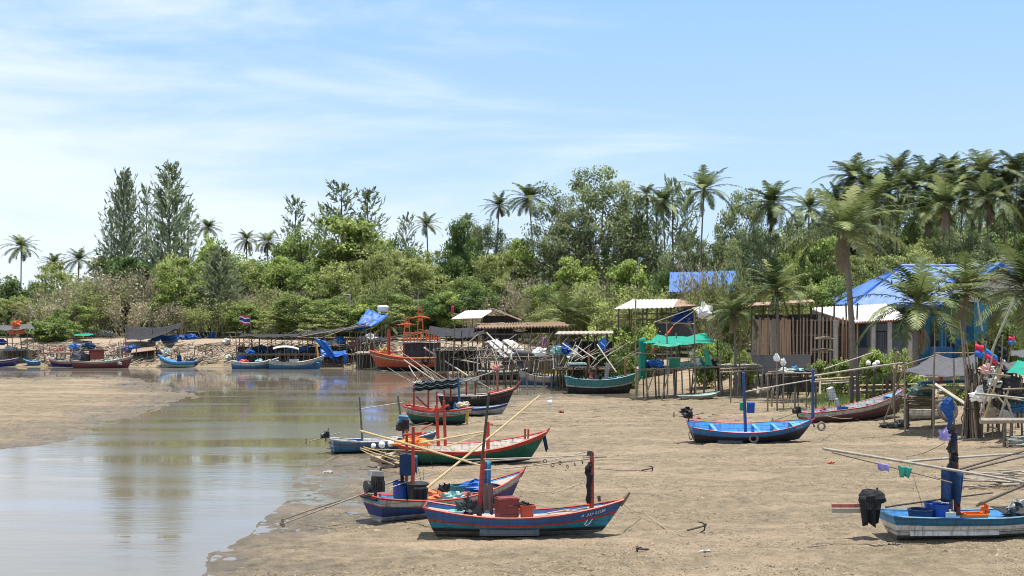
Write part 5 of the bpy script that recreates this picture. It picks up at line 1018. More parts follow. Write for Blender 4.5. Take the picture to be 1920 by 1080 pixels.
c = B10.w(B10.floor(1826, -.2)); crate('crate', 'bright orange crate right of the mast foot'.replace(' right of', ' beside'), 'crate', c, (.66, .45, .3), PORNG, .1, None, open_=True); pile('orange_cloth', 'orange cloth heaped at the end of the bright orange crate', 'cloth', c+Vector((.36, .1, .2)), (.32, .4, .42), mat('orange_cloth', (.85, .2, .05), .9, .2, 5), 6)
c = B10.w(B10.floor(1910, .1)); pile('net_heap', 'grey green net heap toward the bow of the white hulled boat', 'net', c, (.9, .7, .5), NETK, 7); c = B10.w(B10.floor(1905, .35)); pile('pale_cloth', 'pale cloth heap next to the grey green net heap', 'cloth', c, (.5, .5, .6), NETW, 8)
B10.mast((1795, 966), (1789, 800), .10, MAROON, 0, r1=.08); B10.mast((1783, 966), (1782, 795), .06, POLE, .1)
q = MB(); q.box(B10.loc(1786, 800), (.22, .16, .12), (0, .3, 0)); B10.part('masthead', q, DARKPOLE)
hang('blue_overalls', 'blue cloth hanging on the mast of the white hulled boat', 'cloth', (B10.W(1766, 874, -.12), B10.W(1808, 888, -.12)), .95, mat('overall_blue', (.022, .06, .15), .9, .4, 4, (.05, .14, .30), .6, bump=.6), 4, .14, 12, 9, .8)
for i in range(5): pile('wrapped_net', 'dark net lump lashed to the mast of the white hulled boat', 'net', B10.W(1784+(i % 2)*6, 815+i*17, -.06), (.22, .22, .34), [NETK, CNAVY, NETK, CBLK, NETK][i], 70+i, group='net lumps on the mast')
pole('thick pale pole running over the white hulled boat, highest at its loose end', P(1543, 841, 36.5), P(1965, 912, 37.4), .045, GBAMB, .04); pole('thinner pole hanging below the thick pale pole', P(1560, 848, 36.8), P(1785, 905, 37.2), .025, POLE)
pole('grey pole from the mast of the white hulled boat toward the driftwood', P(1690, 866, 38), P(1990, 846, 39), .04, GBAMB); pole('dark pole slanting from the mast toward the driftwood, upper one', P(1800, 880, 37.6), P(1960, 836, 38.6), .03, DARKPOLE); pole('dark pole slanting from the mast toward the driftwood, lower one', P(1800, 885, 37.4), P(1960, 848, 38.4), .03, DARKPOLE); pole('heavy dark pole slanting out of the white hulled boat', B10.W(1830, 948, -.2), P(1965, 892, 37.2), .05, WOOD)
hang('lilac_bag', 'lilac plastic bag caught on the thick pale pole', 'bag', (P(1645, 867, 36.7), P(1668, 872, 36.7)), .2, LILAC, 2, .05); hang('teal_bag', 'teal plastic bag caught on the thick pale pole', 'bag', (P(1684, 873, 36.8), P(1711, 877, 36.8)), .30, TEALB, 3, .07, taper=.6); pile('lilac_bag', 'lilac plastic bag at the masthead of the white hulled boat', 'bag', B10.W(1771, 826, -.1), (.36, .3, .4), LILAC, 3, .3)
mb = MB(); c = B10.W(1779, 803, 0); mb.lathe((0, 0, 0), [(.03, -.1), (.05, .0), (.09, .25), (.15, .45), (.20, .62), (.19, .75), (.15, .84), (.06, .9)], 12, squash=.5); g_ = random.Random(2); mb.v = [(c.x+v[0]*(1+g_.uniform(-.3, .3))+.05*math.sin(v[2]*7), c.y+v[1]*(1+g_.uniform(-.3, .3)), c.z+v[2]+g_.uniform(-.04, .04)) for v in mb.v]; item('landing_net', 'blue net bag on a stick above the masthead of the white hulled boat', 'net', mb, mat('thin_blue_net', (.03, .13, .42), .8, .4, 9, (.10, .28, .62), .6, bump=.6, trans=.35)); mb = MB(); mb.torus(B10.W(1778, 767, -.02), .27, .02, (R(90), 0, 0), 18, 5); item('net_hoop', 'hoop of the blue net bag above the masthead', 'hoop', mb, POLE); pole('stick holding up the blue net bag', B10.W(1784, 815), B10.W(1775, 744), .025, POLE)
# ================================================================ far shore: jetties, sheds, awnings and moored boats
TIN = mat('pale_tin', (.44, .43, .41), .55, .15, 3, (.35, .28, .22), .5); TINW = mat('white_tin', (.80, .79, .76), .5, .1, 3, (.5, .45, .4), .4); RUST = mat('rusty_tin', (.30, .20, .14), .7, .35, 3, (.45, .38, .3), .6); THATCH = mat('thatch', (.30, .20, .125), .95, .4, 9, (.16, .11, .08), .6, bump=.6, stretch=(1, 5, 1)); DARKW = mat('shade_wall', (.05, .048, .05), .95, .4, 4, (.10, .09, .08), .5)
class Shore:
    """a jetty, stall or shed of poles: every post, beam and floor is a part"""
    def __init__(s, name, label, cat, px, Y, group=None):
        s.b = AT(px, Y); s.root = empty(name, s.b, 0, label, cat, group); s.g = random.Random(px*3+int(Y))
    def post(s, px, ytop, Y, r=.06, m=None, lean=0, ybot=None, name='post'):
        top = P(px, ytop, Y); g = s.g; bx = top.x+lean+g.uniform(-.06, .06); gz = H(bx, Y)-.25
        if ybot is not None: gz = P(px, ybot, Y).z
        mb = MB(); mb.tube((bx, Y, gz), top, r, r*.8, 6, bend=.012, seed=px+int(ytop)); return mb.build(name, m or POLE, s.root, world=True)
    def posts(s, pxs, ytop, Y, r=.06, m=None, jit=5, **k):
        for p in pxs: s.post(p+s.g.uniform(-1, 1), ytop+s.g.uniform(-jit, jit), Y+s.g.uniform(-.3, .3), r*s.g.uniform(.8, 1.2), m or s.g.choice([POLE, DARKPOLE, POLE, WOOD]), s.g.uniform(-.25, .25), **k)
    def beam(s, a, b, r=.05, m=None, name='beam'):
        mb = MB(); mb.tube(a, b, r, r*.8, 6, bend=.008, seed=int(a[0]*10)); return mb.build(name, m or POLE, s.root, world=True)
    def bpx(s, a, b, Y, Y2=None, r=.05, m=None, name='beam'): return s.beam(P(*a, Y), P(*b, Y2 or Y), r, m, name)
    def floor(s, px0, px1, py, Y0, Y1, m=None, skew=0.0):
        a, b = P(px0, py, Y0), P(px1, py, Y0+skew); b.z = a.z; n = max(4, int((b.x-a.x)/.28)); mb = MB()
        for i in range(n):
            x = a.x+(b.x-a.x)*(i+.5)/n; mb.box((x, (Y0+Y1)/2+skew*(i+.5)/n+s.g.uniform(-.15, .15), a.z+s.g.uniform(-.03, .03)), ((b.x-a.x)/n*.8, Y1-Y0, .05))
        mb.build('platform', m or PALEWOOD, s.root, world=True)
        s.beam(a+Vector((-.2, .1, -.09)), b+Vector((.2, .1, -.09)), .06); s.beam(Vector((a.x, Y1-.1, a.z-.09)), Vector((b.x, Y1-.1+skew, a.z-.09)), .06)
    def awning(s, cs, m, seed=1, sag=.25, crease=.07, name='awning'): return tarp(name, '', '', [P(*c) for c in cs], m, seed, sag, 12, crease, s.root)
    def roof(s, cs, m, name='roof', rib=.09, n=26, th=.05):
        a, b, c, d = [P(*q) for q in cs]; g = [[a.lerp(b, u/n).lerp(d.lerp(c, u/n), v)+Vector((0, 0, rib*(.5 if u % 2 else -.5))) for u in range(n+1)] for v in (0, .25, .5, .75, 1)]
        mb = MB(); mb.sheet(g, th); return mb.build(name, m, s.root, world=True)
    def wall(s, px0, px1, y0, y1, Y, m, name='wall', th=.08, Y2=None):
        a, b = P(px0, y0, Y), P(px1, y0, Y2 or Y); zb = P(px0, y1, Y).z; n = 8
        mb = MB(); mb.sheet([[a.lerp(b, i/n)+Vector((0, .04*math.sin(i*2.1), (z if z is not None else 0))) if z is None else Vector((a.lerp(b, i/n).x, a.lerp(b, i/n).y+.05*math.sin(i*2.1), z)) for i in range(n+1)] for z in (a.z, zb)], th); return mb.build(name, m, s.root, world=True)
# --- stalls at the river end
s = Shore('fishing_stall', 'stall on stilts with grey awning and orange buoys, nearest the river mouth', 'stall', 30, 150)
s.floor(-25, 62, 656, 148, 152); s.posts([-20, -4, 12, 23, 37, 52, 62], 622, 149.5, .07); s.posts([-12, 6, 30, 46, 58, 70, 80], 652, 148, .06); s.awning([(-25, 618, 148), (66, 615, 148), (58, 606, 152), (-25, 609, 152)], CGREY, 3, .3); s.bpx((-20, 640), (80, 650), 148); s.bpx((40, 652), (110, 646), 149)
for (x, y, m, d, lb) in ((31, 608, ORNG, (.9, .7, .9), 'upper orange buoy bundle on the stall awning'), (30, 622, NETO, (1.6, .9, .9), 'lower orange net bundle hanging at the stall'), (4, 642, PBLUE, (1.0, .8, .8), 'blue gear bundle on the stall floor'), (20, 652, NETW, (1.2, .8, .6), 'pale net heap on the stall floor'), (48, 628, NETK, (1.4, .9, .5), 'dark net heap under the stall awning')): pile('gear_bundle', lb, 'bundle', P(x, y+5, 149.5), d, m, x)
s = Shore('shack', 'dark two storey shack with red roof among the trees at the river mouth', 'shack', 15, 172)
s.wall(-10, 38, 575, 640, 172, DARKW); s.wall(-10, 38, 582, 590, 171.8, TIN, 'window'); s.roof([(-14, 574, 170), (40, 572, 170), (36, 560, 174), (-14, 562, 174)], mat('red_roof', (.42, .06, .06), .6, .2, 3)); s.posts([-8, 8, 22, 36], 576, 170.5, .08); s.bpx((-10, 600), (38, 600), 170.6, r=.09)
s = Shore('net_awning', 'black shade net slung between poles on the sand bank', 'awning', 285, 153)
s.awning([(238, 637, 150), (330, 616, 150.5), (341, 605, 154), (237, 610, 154)], CNET, 5, .75); s.posts([238, 262, 286, 312], 618, 152.5, .05, jit=8); s.post(341, 602, 155, .05); s.post(236, 607, 154.5, .06)
s = Shore('landing_ramp', 'timber landing ramp running down the sand to the small blue boat', 'ramp', 400, 148)
s.beam(GT(365, 688)+Vector((0, 0, .3)), P(418, 642, 153), .13, DARKW); s.beam(GT(358, 689)+Vector((0, 0, .25)), P(405, 644, 153), .09, WOOD); s.posts([352, 366, 372, 386, 398], 655, 148, .05, jit=8); s.posts([330, 347, 361], 668, 147, .05)
s = Shore('ramp_shelter', 'dark lean-to with timber ramp behind the maroon boat', 'lean-to', 270, 148)
s.roof([(245, 662, 147), (292, 656, 147), (292, 650, 150), (248, 654, 150)], RUST, rib=.05); s.posts([248, 262, 276, 290], 660, 147.2, .06); s.wall(246, 290, 664, 690, 149, DARKW); s.beam(P(262, 690, 146), P(300, 662, 149), .08, WOOD); s.posts([222, 226, 232, 240, 255], 640, 147.5, .06, jit=8)
tarp('green_strip', 'thin green sheet stretched over the bank', 'sheet', [P(138, 629, 153), P(176, 628, 153), P(174, 625, 155), P(140, 625, 155)], CGREEN, 2, .1)
for (x, y, d, m, lb) in ((308, 640, (3.4, 1.6, 1.0), NETB, 'blue net heap under the black shade net'), (352, 637, (2.4, 1.4, 1.0), CBLUE, 'blue tarpaulin heap on the bank top'), (378, 633, (2.6, 1.5, 1.2), CNAVY, 'navy tarpaulin heap on the bank top beside the blue one'), (398, 634, (1.6, 1.2, 1.0), NETB, 'small blue heap at the end of the navy one'), (198, 632, (2.4, 1.5, 1.2), NETW, 'pale sack heap on the bank top'), (110, 663, (1.3, .9, .9), PINKR, 'red net heap on the bank slope'), (140, 657, (1.5, 1, 1.1), NETB, 'teal gear heap behind the red topped boat'), (165, 655, (1.7, 1, 1.1), CNAVY, 'navy gear heap behind the maroon boat'), (250, 660, (2.2, 1.2, 1.2), NETB, 'blue gear heap behind the bow of the maroon boat'), (300, 664, (2.0, 1.5, 1.8), NETT, 'brown net mound beside the small blue boat'), (312, 668, (1.1, .8, 1.3), NETW, 'pale folded net beside the brown mound'), (425, 645, (1.8, 1.2, .8), NETW, 'pale and pink sheet heap at the head of the ramp')): pile('gear_heap', lb, 'heap', GT(x, y), tuple(v*.82 for v in d), m, x)
# --- long jetty behind the two blue boats
s = Shore('fishing_jetty', 'long stilted jetty with dark canopy behind the two blue boats', 'jetty', 545, 148)
s.floor(436, 662, 664, 144.5, 149); s.posts(list(range(436, 664, 9)), 662, 144.7, .055, jit=6); s.posts(list(range(442, 664, 15)), 630, 145.4, .06, jit=9); s.posts(list(range(448, 664, 20)), 628, 149, .055, jit=5)
s.awning([(448, 631, 144.5), (572, 630, 144.5), (566, 625, 149), (452, 626, 149)], CNET, 7, .12, .10); s.awning([(562, 629, 144.5), (690, 612, 145.5), (686, 606, 149.5), (566, 622, 149)], CNET, 9, .3, .10); s.bpx((558, 632), (694, 608), 144.2, r=.07); s.bpx((600, 634), (700, 600), 144, 147, r=.06); s.bpx((440, 642), (540, 640), 144.4)
for i in range(26): s.beam(P(440+i*9+s.g.uniform(-6, 6), s.g.uniform(640, 668), 145+s.g.uniform(0, 3)), P(446+i*17+s.g.uniform(-16, 16), s.g.uniform(606, 640), 145+s.g.uniform(0, 3)), .032, s.g.choice([POLE, DARKPOLE, DARKPOLE, GBAMB]), 'brace')
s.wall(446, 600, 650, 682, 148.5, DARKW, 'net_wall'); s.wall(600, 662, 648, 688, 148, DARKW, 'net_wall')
hang('blue_tarpaulin', 'long blue tarpaulin drooping from the jetty over the water', 'tarpaulin', (P(586, 632, 143.6), P(612, 640, 143.6)), 2.4, CBLUE, 3, .15, 10, 10, .6, .03, lean=(1.9, 0)); tarp('blue_tarpaulin', 'lower blue tarpaulin slung beside the drooping one', 'tarpaulin', [P(604, 668, 143.2), P(650, 664, 143.2), P(648, 656, 144.6), P(600, 654, 144.6)], CBLUE, 4, .35); hang('blue_rag', 'blue rag hanging at the end of the lower blue tarpaulin', 'rag', (P(644, 662, 143), P(652, 662, 143)), 1.2, CBLUE, 5, .08, 6, 6)
tarp('torn_tarpaulin', 'torn bright blue tarpaulin blown up over the jetty poles', 'tarpaulin', [P(664, 612, 147), P(712, 606, 147), P(728, 588, 150), P(690, 580, 150)], CBLUE, 6, .2, 14, .22); hang('blue_rag', 'blue rag hanging under the torn tarpaulin', 'rag', (P(666, 606, 147), P(686, 606, 147)), .9, CBLUE, 8, .1)
mb = MB(); mb.lathe(P(718, 584, 150.5), [(.5, -.02), (.62, 0), (.66, .5), (.66, .62), (.5, .7), (.1, .72)], 14); t_ = item('water_tank', 'white water tank raised above the torn blue tarpaulin', 'tank', mb, FWHITE, smooth=True); s.post(716, 584, 150.5, .08); s.post(722, 584, 150.5, .08)
for i, (x, y, d, m, lb) in enumerate(((470, 658, (1.5, 1, 1.1), NETW, 'pale net heap at the flag end of the jetty'), (490, 655, (2.2, 1.2, 1.1), CNAVY, 'navy gear heap on the jetty under the canopy'), (515, 656, (1.6, 1, 1.0), NETK, 'black net heap in the middle of the jetty'), (558, 654, (2.4, 1.3, 1.0), NETB, 'blue net heap on the jetty behind the roofed boat'), (585, 655, (1.8, 1.2, .9), NETK, 'black net heap behind the drooping tarpaulin'), (626, 640, (2.0, 1.4, .8), FWHITE, 'white float sack heap on the jetty'), (640, 640, (1.6, 1.4, 1.3), NETB, 'navy blue heap beside the white float sacks'), (668, 648, (1.5, 1, 1.5), PINKR, 'red crate stack at the jetty end'), (690, 636, (2.2, 1.2, 1.3), NETW, 'grey covered heap at the jetty end'), (705, 640, (2.0, 1.2, 1.2), CNAVY, 'navy covered heap behind the orange boat bow'), (655, 660, (2.8, 1.4, .8), NETK, 'black net spread at the jetty end'), (430, 668, (1.6, 1, .9), NETW, 'pale net bundle at the foot of the ramp'))): pile('gear_heap', lb, 'heap', P(x, y+6, 146.5), tuple(v*.8 for v in d), m, x+3)
s = Shore('flagpole', 'pole with a striped red white and blue flag over the jetty', 'flagpole', 462, 147); s.post(468, 588, 147, .04, lean=.5)
a = P(449, 590, 147); gr = lambda z0, z1: [[a+Vector((u*1.2, .1*math.sin(u*7), -u*.25+z+.06*math.sin(u*9))) for u in [k/8 for k in range(9)]] for z in (z0, z1)]
for (z0, z1, m) in ((0, -.17, FLAGR), (-.17, -.33, FLAGW), (-.33, -.66, paint('flag_navy', (.03, .04, .22), wear=False)), (-.66, -.82, FLAGW), (-.82, -.99, FLAGR)): mb = MB(); mb.sheet(gr(z0, z1), .02); mb.build('flag_stripe', m, s.root, world=True)
s = Shore('street_lamp', 'grey street lamp rising from the green trees behind the jetty', 'lamp', 656, 156); s.post(657, 553, 156, .06, STL, name='pole'); s.bpx((657, 553), (649, 552), 156, r=.05, m=STL, name='arm'); mb = MB(); mb.box(P(649, 552, 156), (.7, .3, .12)); mb.build('lamp_head', FWHITE, s.root, world=True)
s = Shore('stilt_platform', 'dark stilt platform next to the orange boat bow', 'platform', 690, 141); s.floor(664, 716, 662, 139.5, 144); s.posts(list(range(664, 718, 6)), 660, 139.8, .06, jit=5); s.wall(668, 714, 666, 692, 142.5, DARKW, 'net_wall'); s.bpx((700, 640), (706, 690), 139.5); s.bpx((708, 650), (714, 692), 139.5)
s = Shore('pole_rack', 'tangle of rough poles and racks along the bank behind the maroon boat', 'rack', 160, 148)
s.posts(list(range(92, 236, 8)), 660, 147.5, .06, jit=12); s.bpx((95, 664), (175, 660), 147); s.bpx((150, 668), (235, 664), 147.4); s.bpx((100, 674), (140, 672), 146.8)
for i in range(16): s.beam(P(95+i*9, s.g.uniform(668, 686), 147), P(97+i*9+s.g.uniform(-12, 12), s.g.uniform(646, 666), 148), .045, s.g.choice([POLE, DARKPOLE, PALEWOOD]), 'brace')
s = Shore('pole_rack', 'tangle of rough poles between the long jetty and the orange trawler', 'rack', 690, 146)
s.posts(list(range(660, 716, 6)), 628, 146, .055, jit=14)
for i in range(12): s.beam(P(660+i*5, s.g.uniform(650, 672), 145), P(660+i*5+s.g.uniform(-10, 10), s.g.uniform(618, 645), 146), .04, s.g.choice([POLE, DARKPOLE, PALEWOOD]), 'brace')
s = Shore('pole_rack', 'tangle of thin poles at the water edge behind the black fishing boat', 'rack', 985, 108)
s.posts(list(range(880, 1060, 8)), 662, 110, .045, jit=18); s.bpx((880, 672), (1060, 668), 109.5, r=.04); s.bpx((890, 656), (1050, 650), 110.5, r=.04)
for i in range(22): s.beam(P(880+i*8, s.g.uniform(668, 698), 109), P(880+i*8+s.g.uniform(-14, 14), s.g.uniform(636, 664), 110.5), .035, s.g.choice([POLE, DARKPOLE, DARKPOLE, GBAMB]), 'brace')
# --- orange trawler
B11 = Boat('trawler', 'orange wooden trawler with dark cabin and twin orange mast towers', 'trawler', 768, 695, 186, 8.7, 3.1, 1.5, 1.45, 2.25, [('z', .45), .50, .74, .80, 1.0], [BLACKP, paint('dull_orange', (.48, .095, .045)), paint('dull_orange', (.48, .095, .045)), LGREY, BRICK], BRICK, PINKR, .07, rb=1.1, rs=.4, bs=.8, dv=.78, capm=ORNG, fore=.7)
def at(t, y, z): p = B11.pt(t, 1); return Vector((p[0], y, z))
q = MB(); x0, x1 = at(.12, 0, 0).x, at(.58, 0, 0).x; q.box(((x0+x1)/2, 0, 2.15), (x1-x0, 1.7, 1.7)); B11.part('cabin', q, paint('cabin', (.07, .04, .06), a=.3))
for i in range(5): q = MB(); x = x0+.5+(x1-x0-1)*i/4; q.box((x, .87, 2.45), (.4, .04, .5)); B11.part('cabin_window', q, DARKW)
for x in (x0+.1, (x0+x1)/2-.4, x1-.1): q = MB(); q.box((x, .92, 2.1), (.14, .1, 1.7)); B11.part('cabin_post', q, BRICK)
q = MB(); q.sheet([[Vector((x0-.5+(x1-x0+1)*u, y, 3.08+.25*(1-u)**2)) for u in [k/10 for k in range(11)]] for y in (-1.25, 1.25)], .14); B11.part('cabin_roof', q, LGREY)
def cage(xa, xb, h, name):
    q = MB()
    for i in range(6):
        x = xa+(xb-xa)*i/5
        for y in (-1.05, 1.05): q.box((x, y, 3.1+h/2), (.09, .09, h))
    for z in (3.4, 3.1+h):
        for y in (-1.05, 1.05): q.box(((xa+xb)/2, y, z), (abs(xb-xa)+.15, .08, .09))
        for x in (xa, xb): q.box((x, 0, z), (.09, 2.1, .09))
    B11.part(name, q, ORNG)
cage(x0+.1, x0+1.5, 1.2, 'roof_railing'); cage(x1-1.9, x1-.1, 1.0, 'roof_railing')
def tower(x, z1, w, name):
    q = MB()
    for sx_ in (-1, 1): q.box((x+sx_*w, .2, (3.1+z1)/2), (.11, .11, z1-3.1), (0, -sx_*.05, 0))
    for k in (.35, .62, .8): q.box((x, .2, 3.1+(z1-3.1)*k), (w*2, .09, .3 if k == .62 else .09))
    q.path([(x-w*4, .2, 3.1+(z1-3.1)*.66), (x, .2, 3.1+(z1-3.1)*.72), (x+w*4, .2, 3.1+(z1-3.1)*.66)], [.04, .14, .04], 6); B11.part(name, q, ORNG)
tower(B11.loc(763, 640).x, 5.9, .26, 'mast_tower'); tower(B11.loc(788, 640).x, 7.0, .26, 'mast_tower')
B11.mast((729, 668), (729, 618), .2, RED, .1, r1=.18); q = MB(); q.path([B11.loc(712, 662), B11.loc(745, 660)], .12); B11.part('windlass', q, RED); q = MB(); q.path([B11.loc(703, 655, .3), B11.loc(712, 668, .3)], .08); B11.part('bow_rail', q, ORNG)
for x_ in (797, 822): q = MB(); p = B11.loc(x_, 675); q.torus((p.x, 1.42, p.z), .34, .12, (R(90), 0, 0), 16, 8); B11.part('tyre_fender', q, BLK)
pile('yellow_net', 'ochre net heap on the foredeck of the orange trawler', 'net', B11.W(720, 668, -.3), (1.3, 1, 1.1), mat('ochre_net', (.55, .38, .14), .9, .3, 9), 3)
mb = MB(); mb.tube(B11.W(784, 590), B11.W(784, 540), .03, .015); item('radio_aerial', 'thin white aerial on the taller orange mast tower', 'aerial', mb, FWHITE)
for (a, b, r, lb) in (((796, 652), (880, 706), .10, 'thick pale boom sloping down from the orange trawler cabin'), ((758, 675), (822, 718), .07, 'pale boom sloping toward the small green boat, nearest the trawler bow'), ((806, 660), (900, 682), .05, 'thin line-like pole sloping from the trawler stern, upper'), ((812, 668), (892, 680), .05, 'thin line-like pole sloping from the trawler stern, lower'), ((767, 686), (784, 712), .06, 'short pale boom end near the trawler waterline'), ((905, 616), (965, 676), .09, 'long pale spar leaning over the nets by the thatched lean-to')): pole(lb, P(*a, 132), P(*b, 118), r, GBAMB)
# --- moored boats of the far shore (far ones carry few fittings)
def moored(label, px, py, deg, L, bands, mats, inner, name='fishing_boat', beam=1.7, hs=(.95, .75, 1.2), cap=.05, capm=None, **k): return Boat(name, label, 'boat', px, py, deg, L, beam, *[h*1.18 for h in hs], bands, mats, inner, inner, cap, capm=capm or LGREY, sink=.16, **k)
b = moored('steel blue boat with blue barrels moored at the jetty, bow hidden behind the roofed boat', 478, 692.5, 8, 5.2, [('z', .2), .68, 1.0], [BLACKP, STEEL, LGREY], SKYB)
drum('barrel', 'big blue tank in the steel blue boat at the jetty', 'barrel', b.w(b.floor(453)), .52, 1.15, PBLUE, .95); drum('barrel', 'dark drum in the steel blue boat at the jetty', 'barrel', b.w(b.floor(470)), .45, .95, PBLACK, .95); pile('blue_cover', 'blue cover on the dark drum in the boat at the jetty', 'cover', b.W(470, 664), (1.2, .9, .5), CBLUE, 3); pile('red_bundle', 'red bundle in front of the blue tank', 'bundle', b.W(460, 680, -.5), (.9, .6, .4), PRED, 4); pile('net_heap', 'pale net heap near the bow of the steel blue boat', 'net', b.W(486, 680), (1.0, .8, .5), NETG, 5)
b = moored('steel blue and white boat with a pale roof moored at the jetty', 556, 693, 2, 6.1, [('z', .2), .66, .95, 1.0], [BLACKP, STEEL, LGREY, WHITE], LGREY, hs=(1.05, .8, 1.45)); b.mast((597, 676), (594, 648), .1, mat('ochre_post', (.75, .36, .05), .6), 0)
for x_ in (523, 540, 555): b.mast((x_, 682), (x_, 658), .05, POLE, -.3, 'post')
q = MB(); a = [b.loc(512, 655, -.8), b.loc(560, 656, -.8), b.loc(560, 653, .8), b.loc(512, 652, .8)]; q.sheet([[a[0].lerp(a[1], u)+Vector((0, 0, .25*(1-(2*u-1)**2))) for u in [k/8 for k in range(9)]], [a[3].lerp(a[2], u)+Vector((0, 0, .25*(1-(2*u-1)**2))) for u in [k/8 for k in range(9)]]], .06); b.part('roof', q, CREAM); q = MB(); q.box(b.loc(551, 678, -.5), (1.0, .3, .5)); b.part('white_panel', q, WHITE); q = MB(); q.torus((b.pt(.86, .6)[0], -(b.pt(.86, .6)[1]+.02), b.pt(.86, .6)[2]), .22, .04, (R(80), 0, 0), 12, 5); b.part('bow_emblem', q, NAVY)
pile('gear_heap', 'dark gear heap under the pale boat roof', 'heap', b.w(b.floor(530)), (1.8, 1, .7), NETK, 6); pile('blue_lump', 'grey blue lump near the ochre post', 'heap', b.w(b.floor(590)), (1.2, .8, .7), STEEL, 7)
b = moored('small sky blue boat moored at the foot of the timber ramp', 331, 688.5, 176, 4.3, [('z', .15), .55, .8, 1.0], [BLACKP, LGREY, TURQ, SKYB], SKYB, hs=(.7, .62, 1.35), capm=SKYB); pile('covered_engine', 'dark covered engine standing in the small sky blue boat', 'engine', b.w(b.floor(336)), (.7, .6, 1.5), CNAVY, 3); pile('gear_heap', 'black gear heap at the stern of the small sky blue boat', 'heap', b.w(b.floor(357)), (1.0, .8, .8), NETK, 8)
b = moored('maroon boat with a grey covered wheelhouse moored below the sand bank', 193, 691, 5, 6.6, [('z', .2), .80, 1.0], [BLACKP, MAROON, PALEWOOD], PALEWOOD, hs=(.95, .8, 1.35), capm=PALEWOOD); pile('grey_cover', 'grey canvas over the wheelhouse of the maroon boat', 'cover', b.w(b.floor(152)), (1.9, 1.2, 1.9), CGREY, 4, .15); pile('black_engine', 'black engine hump at the stern of the maroon boat', 'engine', b.w(b.floor(141)), (.9, .8, 1.3), ENG, 5); q = MB(); q.box(b.loc(182, 664), (1.3, 1.0, 1.1)); b.part('wheelhouse', q, CRED); q = MB(); q.box(b.loc(178, 657), (2.6, 1.5, .1)); b.part('roof', q, DARKW); b.mast((168, 680), (168, 655), .06, POLE, .3); b.mast((236, 675), (236, 640), .07, RED, 0)
pile('net_heap', 'pale net heap amidships in the maroon boat', 'net', b.w(b.floor(205)), (2.2, 1.2, .8), NETG, 6); pile('net_heap', 'grey net heap toward the bow of the maroon boat', 'net', b.w(b.floor(220)), (1.2, 1, .9), NETW, 7)
b = moored('red and white boat with flat roof half hidden behind the maroon boat', 122, 687.5, 174, 4.2, [('z', .15), .60, .82, 1.0], [NAVY, NAVY, PINKR, WHITE], LGREY, hs=(.75, .7, 1.1)); [b.mast((x_, 680), (x_, 661), .06, POLE, -.4, 'post') for x_ in (106, 118, 132)]; q = MB(); q.box(b.loc(120, 661), (2.4, 1.5, .1)); b.part('roof', q, RUST)
b = moored('tiny blue dinghy moored beside the stall', 60, 686, 200, 1.9, [('z', .1), 1.0], [BLACKP, STEEL], SKYB, name='dinghy', beam=1.2, hs=(.6, .5, .8), capm=SKYB, fore=1)
b = moored('navy boat whose stern shows under the stall', -2, 687, 185, 4, [('z', .15), .7, .8, 1.0], [BLACKP, NAVY, PINKR, NAVY], SKYB, hs=(.9, .7, 1.0))
b = moored('white and blue boat with ochre cabin posts and blue sheets aboard', 1018, 724, 180, 4.6, [('z', .12), .52, .60, .95, 1.0], [BLACKP, STEEL, PALEWOOD, LGREY, LGREY], SKYB, hs=(.95, .85, 1.45), beam=2.0)
for (x_, y_) in ((1012, 676), (1040, 676), (1022, 676)): b.mast((x_, 712), (x_, y_), .07, YELL, -.5 if x_ != 1022 else .6, 'post')
b.mast((1060, 712), (1058, 668), .12, YELL, 0); q = MB(); q.box(b.loc(1026, 675), (1.5, 1.7, .1), (0, .06, 0)); b.part('roof', q, LGREY); q = MB(); q.box(b.loc(1028, 697, -.4), (1.3, .1, .35)); b.part('cabin_panel', q, YELL); b.mast((980, 705), (980, 672), .05, WOOD, 0)
pile('blue_sheet', 'light blue sheet heap in the white and blue boat', 'sheet', b.w(b.floor(1000)), (1.8, 1.1, .6), mat('light_blue_sheet', (.16, .42, .72), .8, .2, 5), 3); pile('blue_bag', 'blue bag on the prow of the white and blue boat', 'bag', b.W(974, 685), (.5, .4, .5), PBLUE, 4); pile('cream_bag', 'cream float bunch under the blue bag at the prow', 'float', b.W(971, 694), (.6, .5, .5), GARL if False else CREAM, 5); pile('white_bag', 'white sack at the stern of the white and blue boat', 'sack', b.w(b.floor(1050)), (.9, .7, .6), FWHITE, 6); pile('gear_heap', 'dark gear heap by the prow of the white and blue boat', 'heap', b.w(b.floor(985)), (.9, .8, 1.0), NETK, 7)
b = moored('big dark green boat with a mint roof board, bow against the green canopied jetty', 1126, 740, 3, 5.6, [('z', .3), .55, .62, .97, 1.0], [BLACKP, BLACKP, LGREY, TEALP, TEALP], DARKW, hs=(1.35, 1.15, 1.55), beam=2.1, capm=TEALP)
for (x_, o_) in ((1072, .5), (1098, -.5), (1116, .4)): b.mast((x_, 712), (x_+4, 684), .09, MAROON, o_, 'post')
q = MB(); q.box(b.loc(1082, 682), (1.4, 1.6, .13)); b.part('roof', q, MINT); b.mast((1104, 700), (1104, 655), .08, PINKR, 0); q = MB(); q.box(b.loc(1138, 697, -.2), (.3, .25, 1.4), (0, .12, 0)); b.part('funnel', q, LGREY); b.mast((1172, 705), (1172, 675), .08, PINKR, 0)
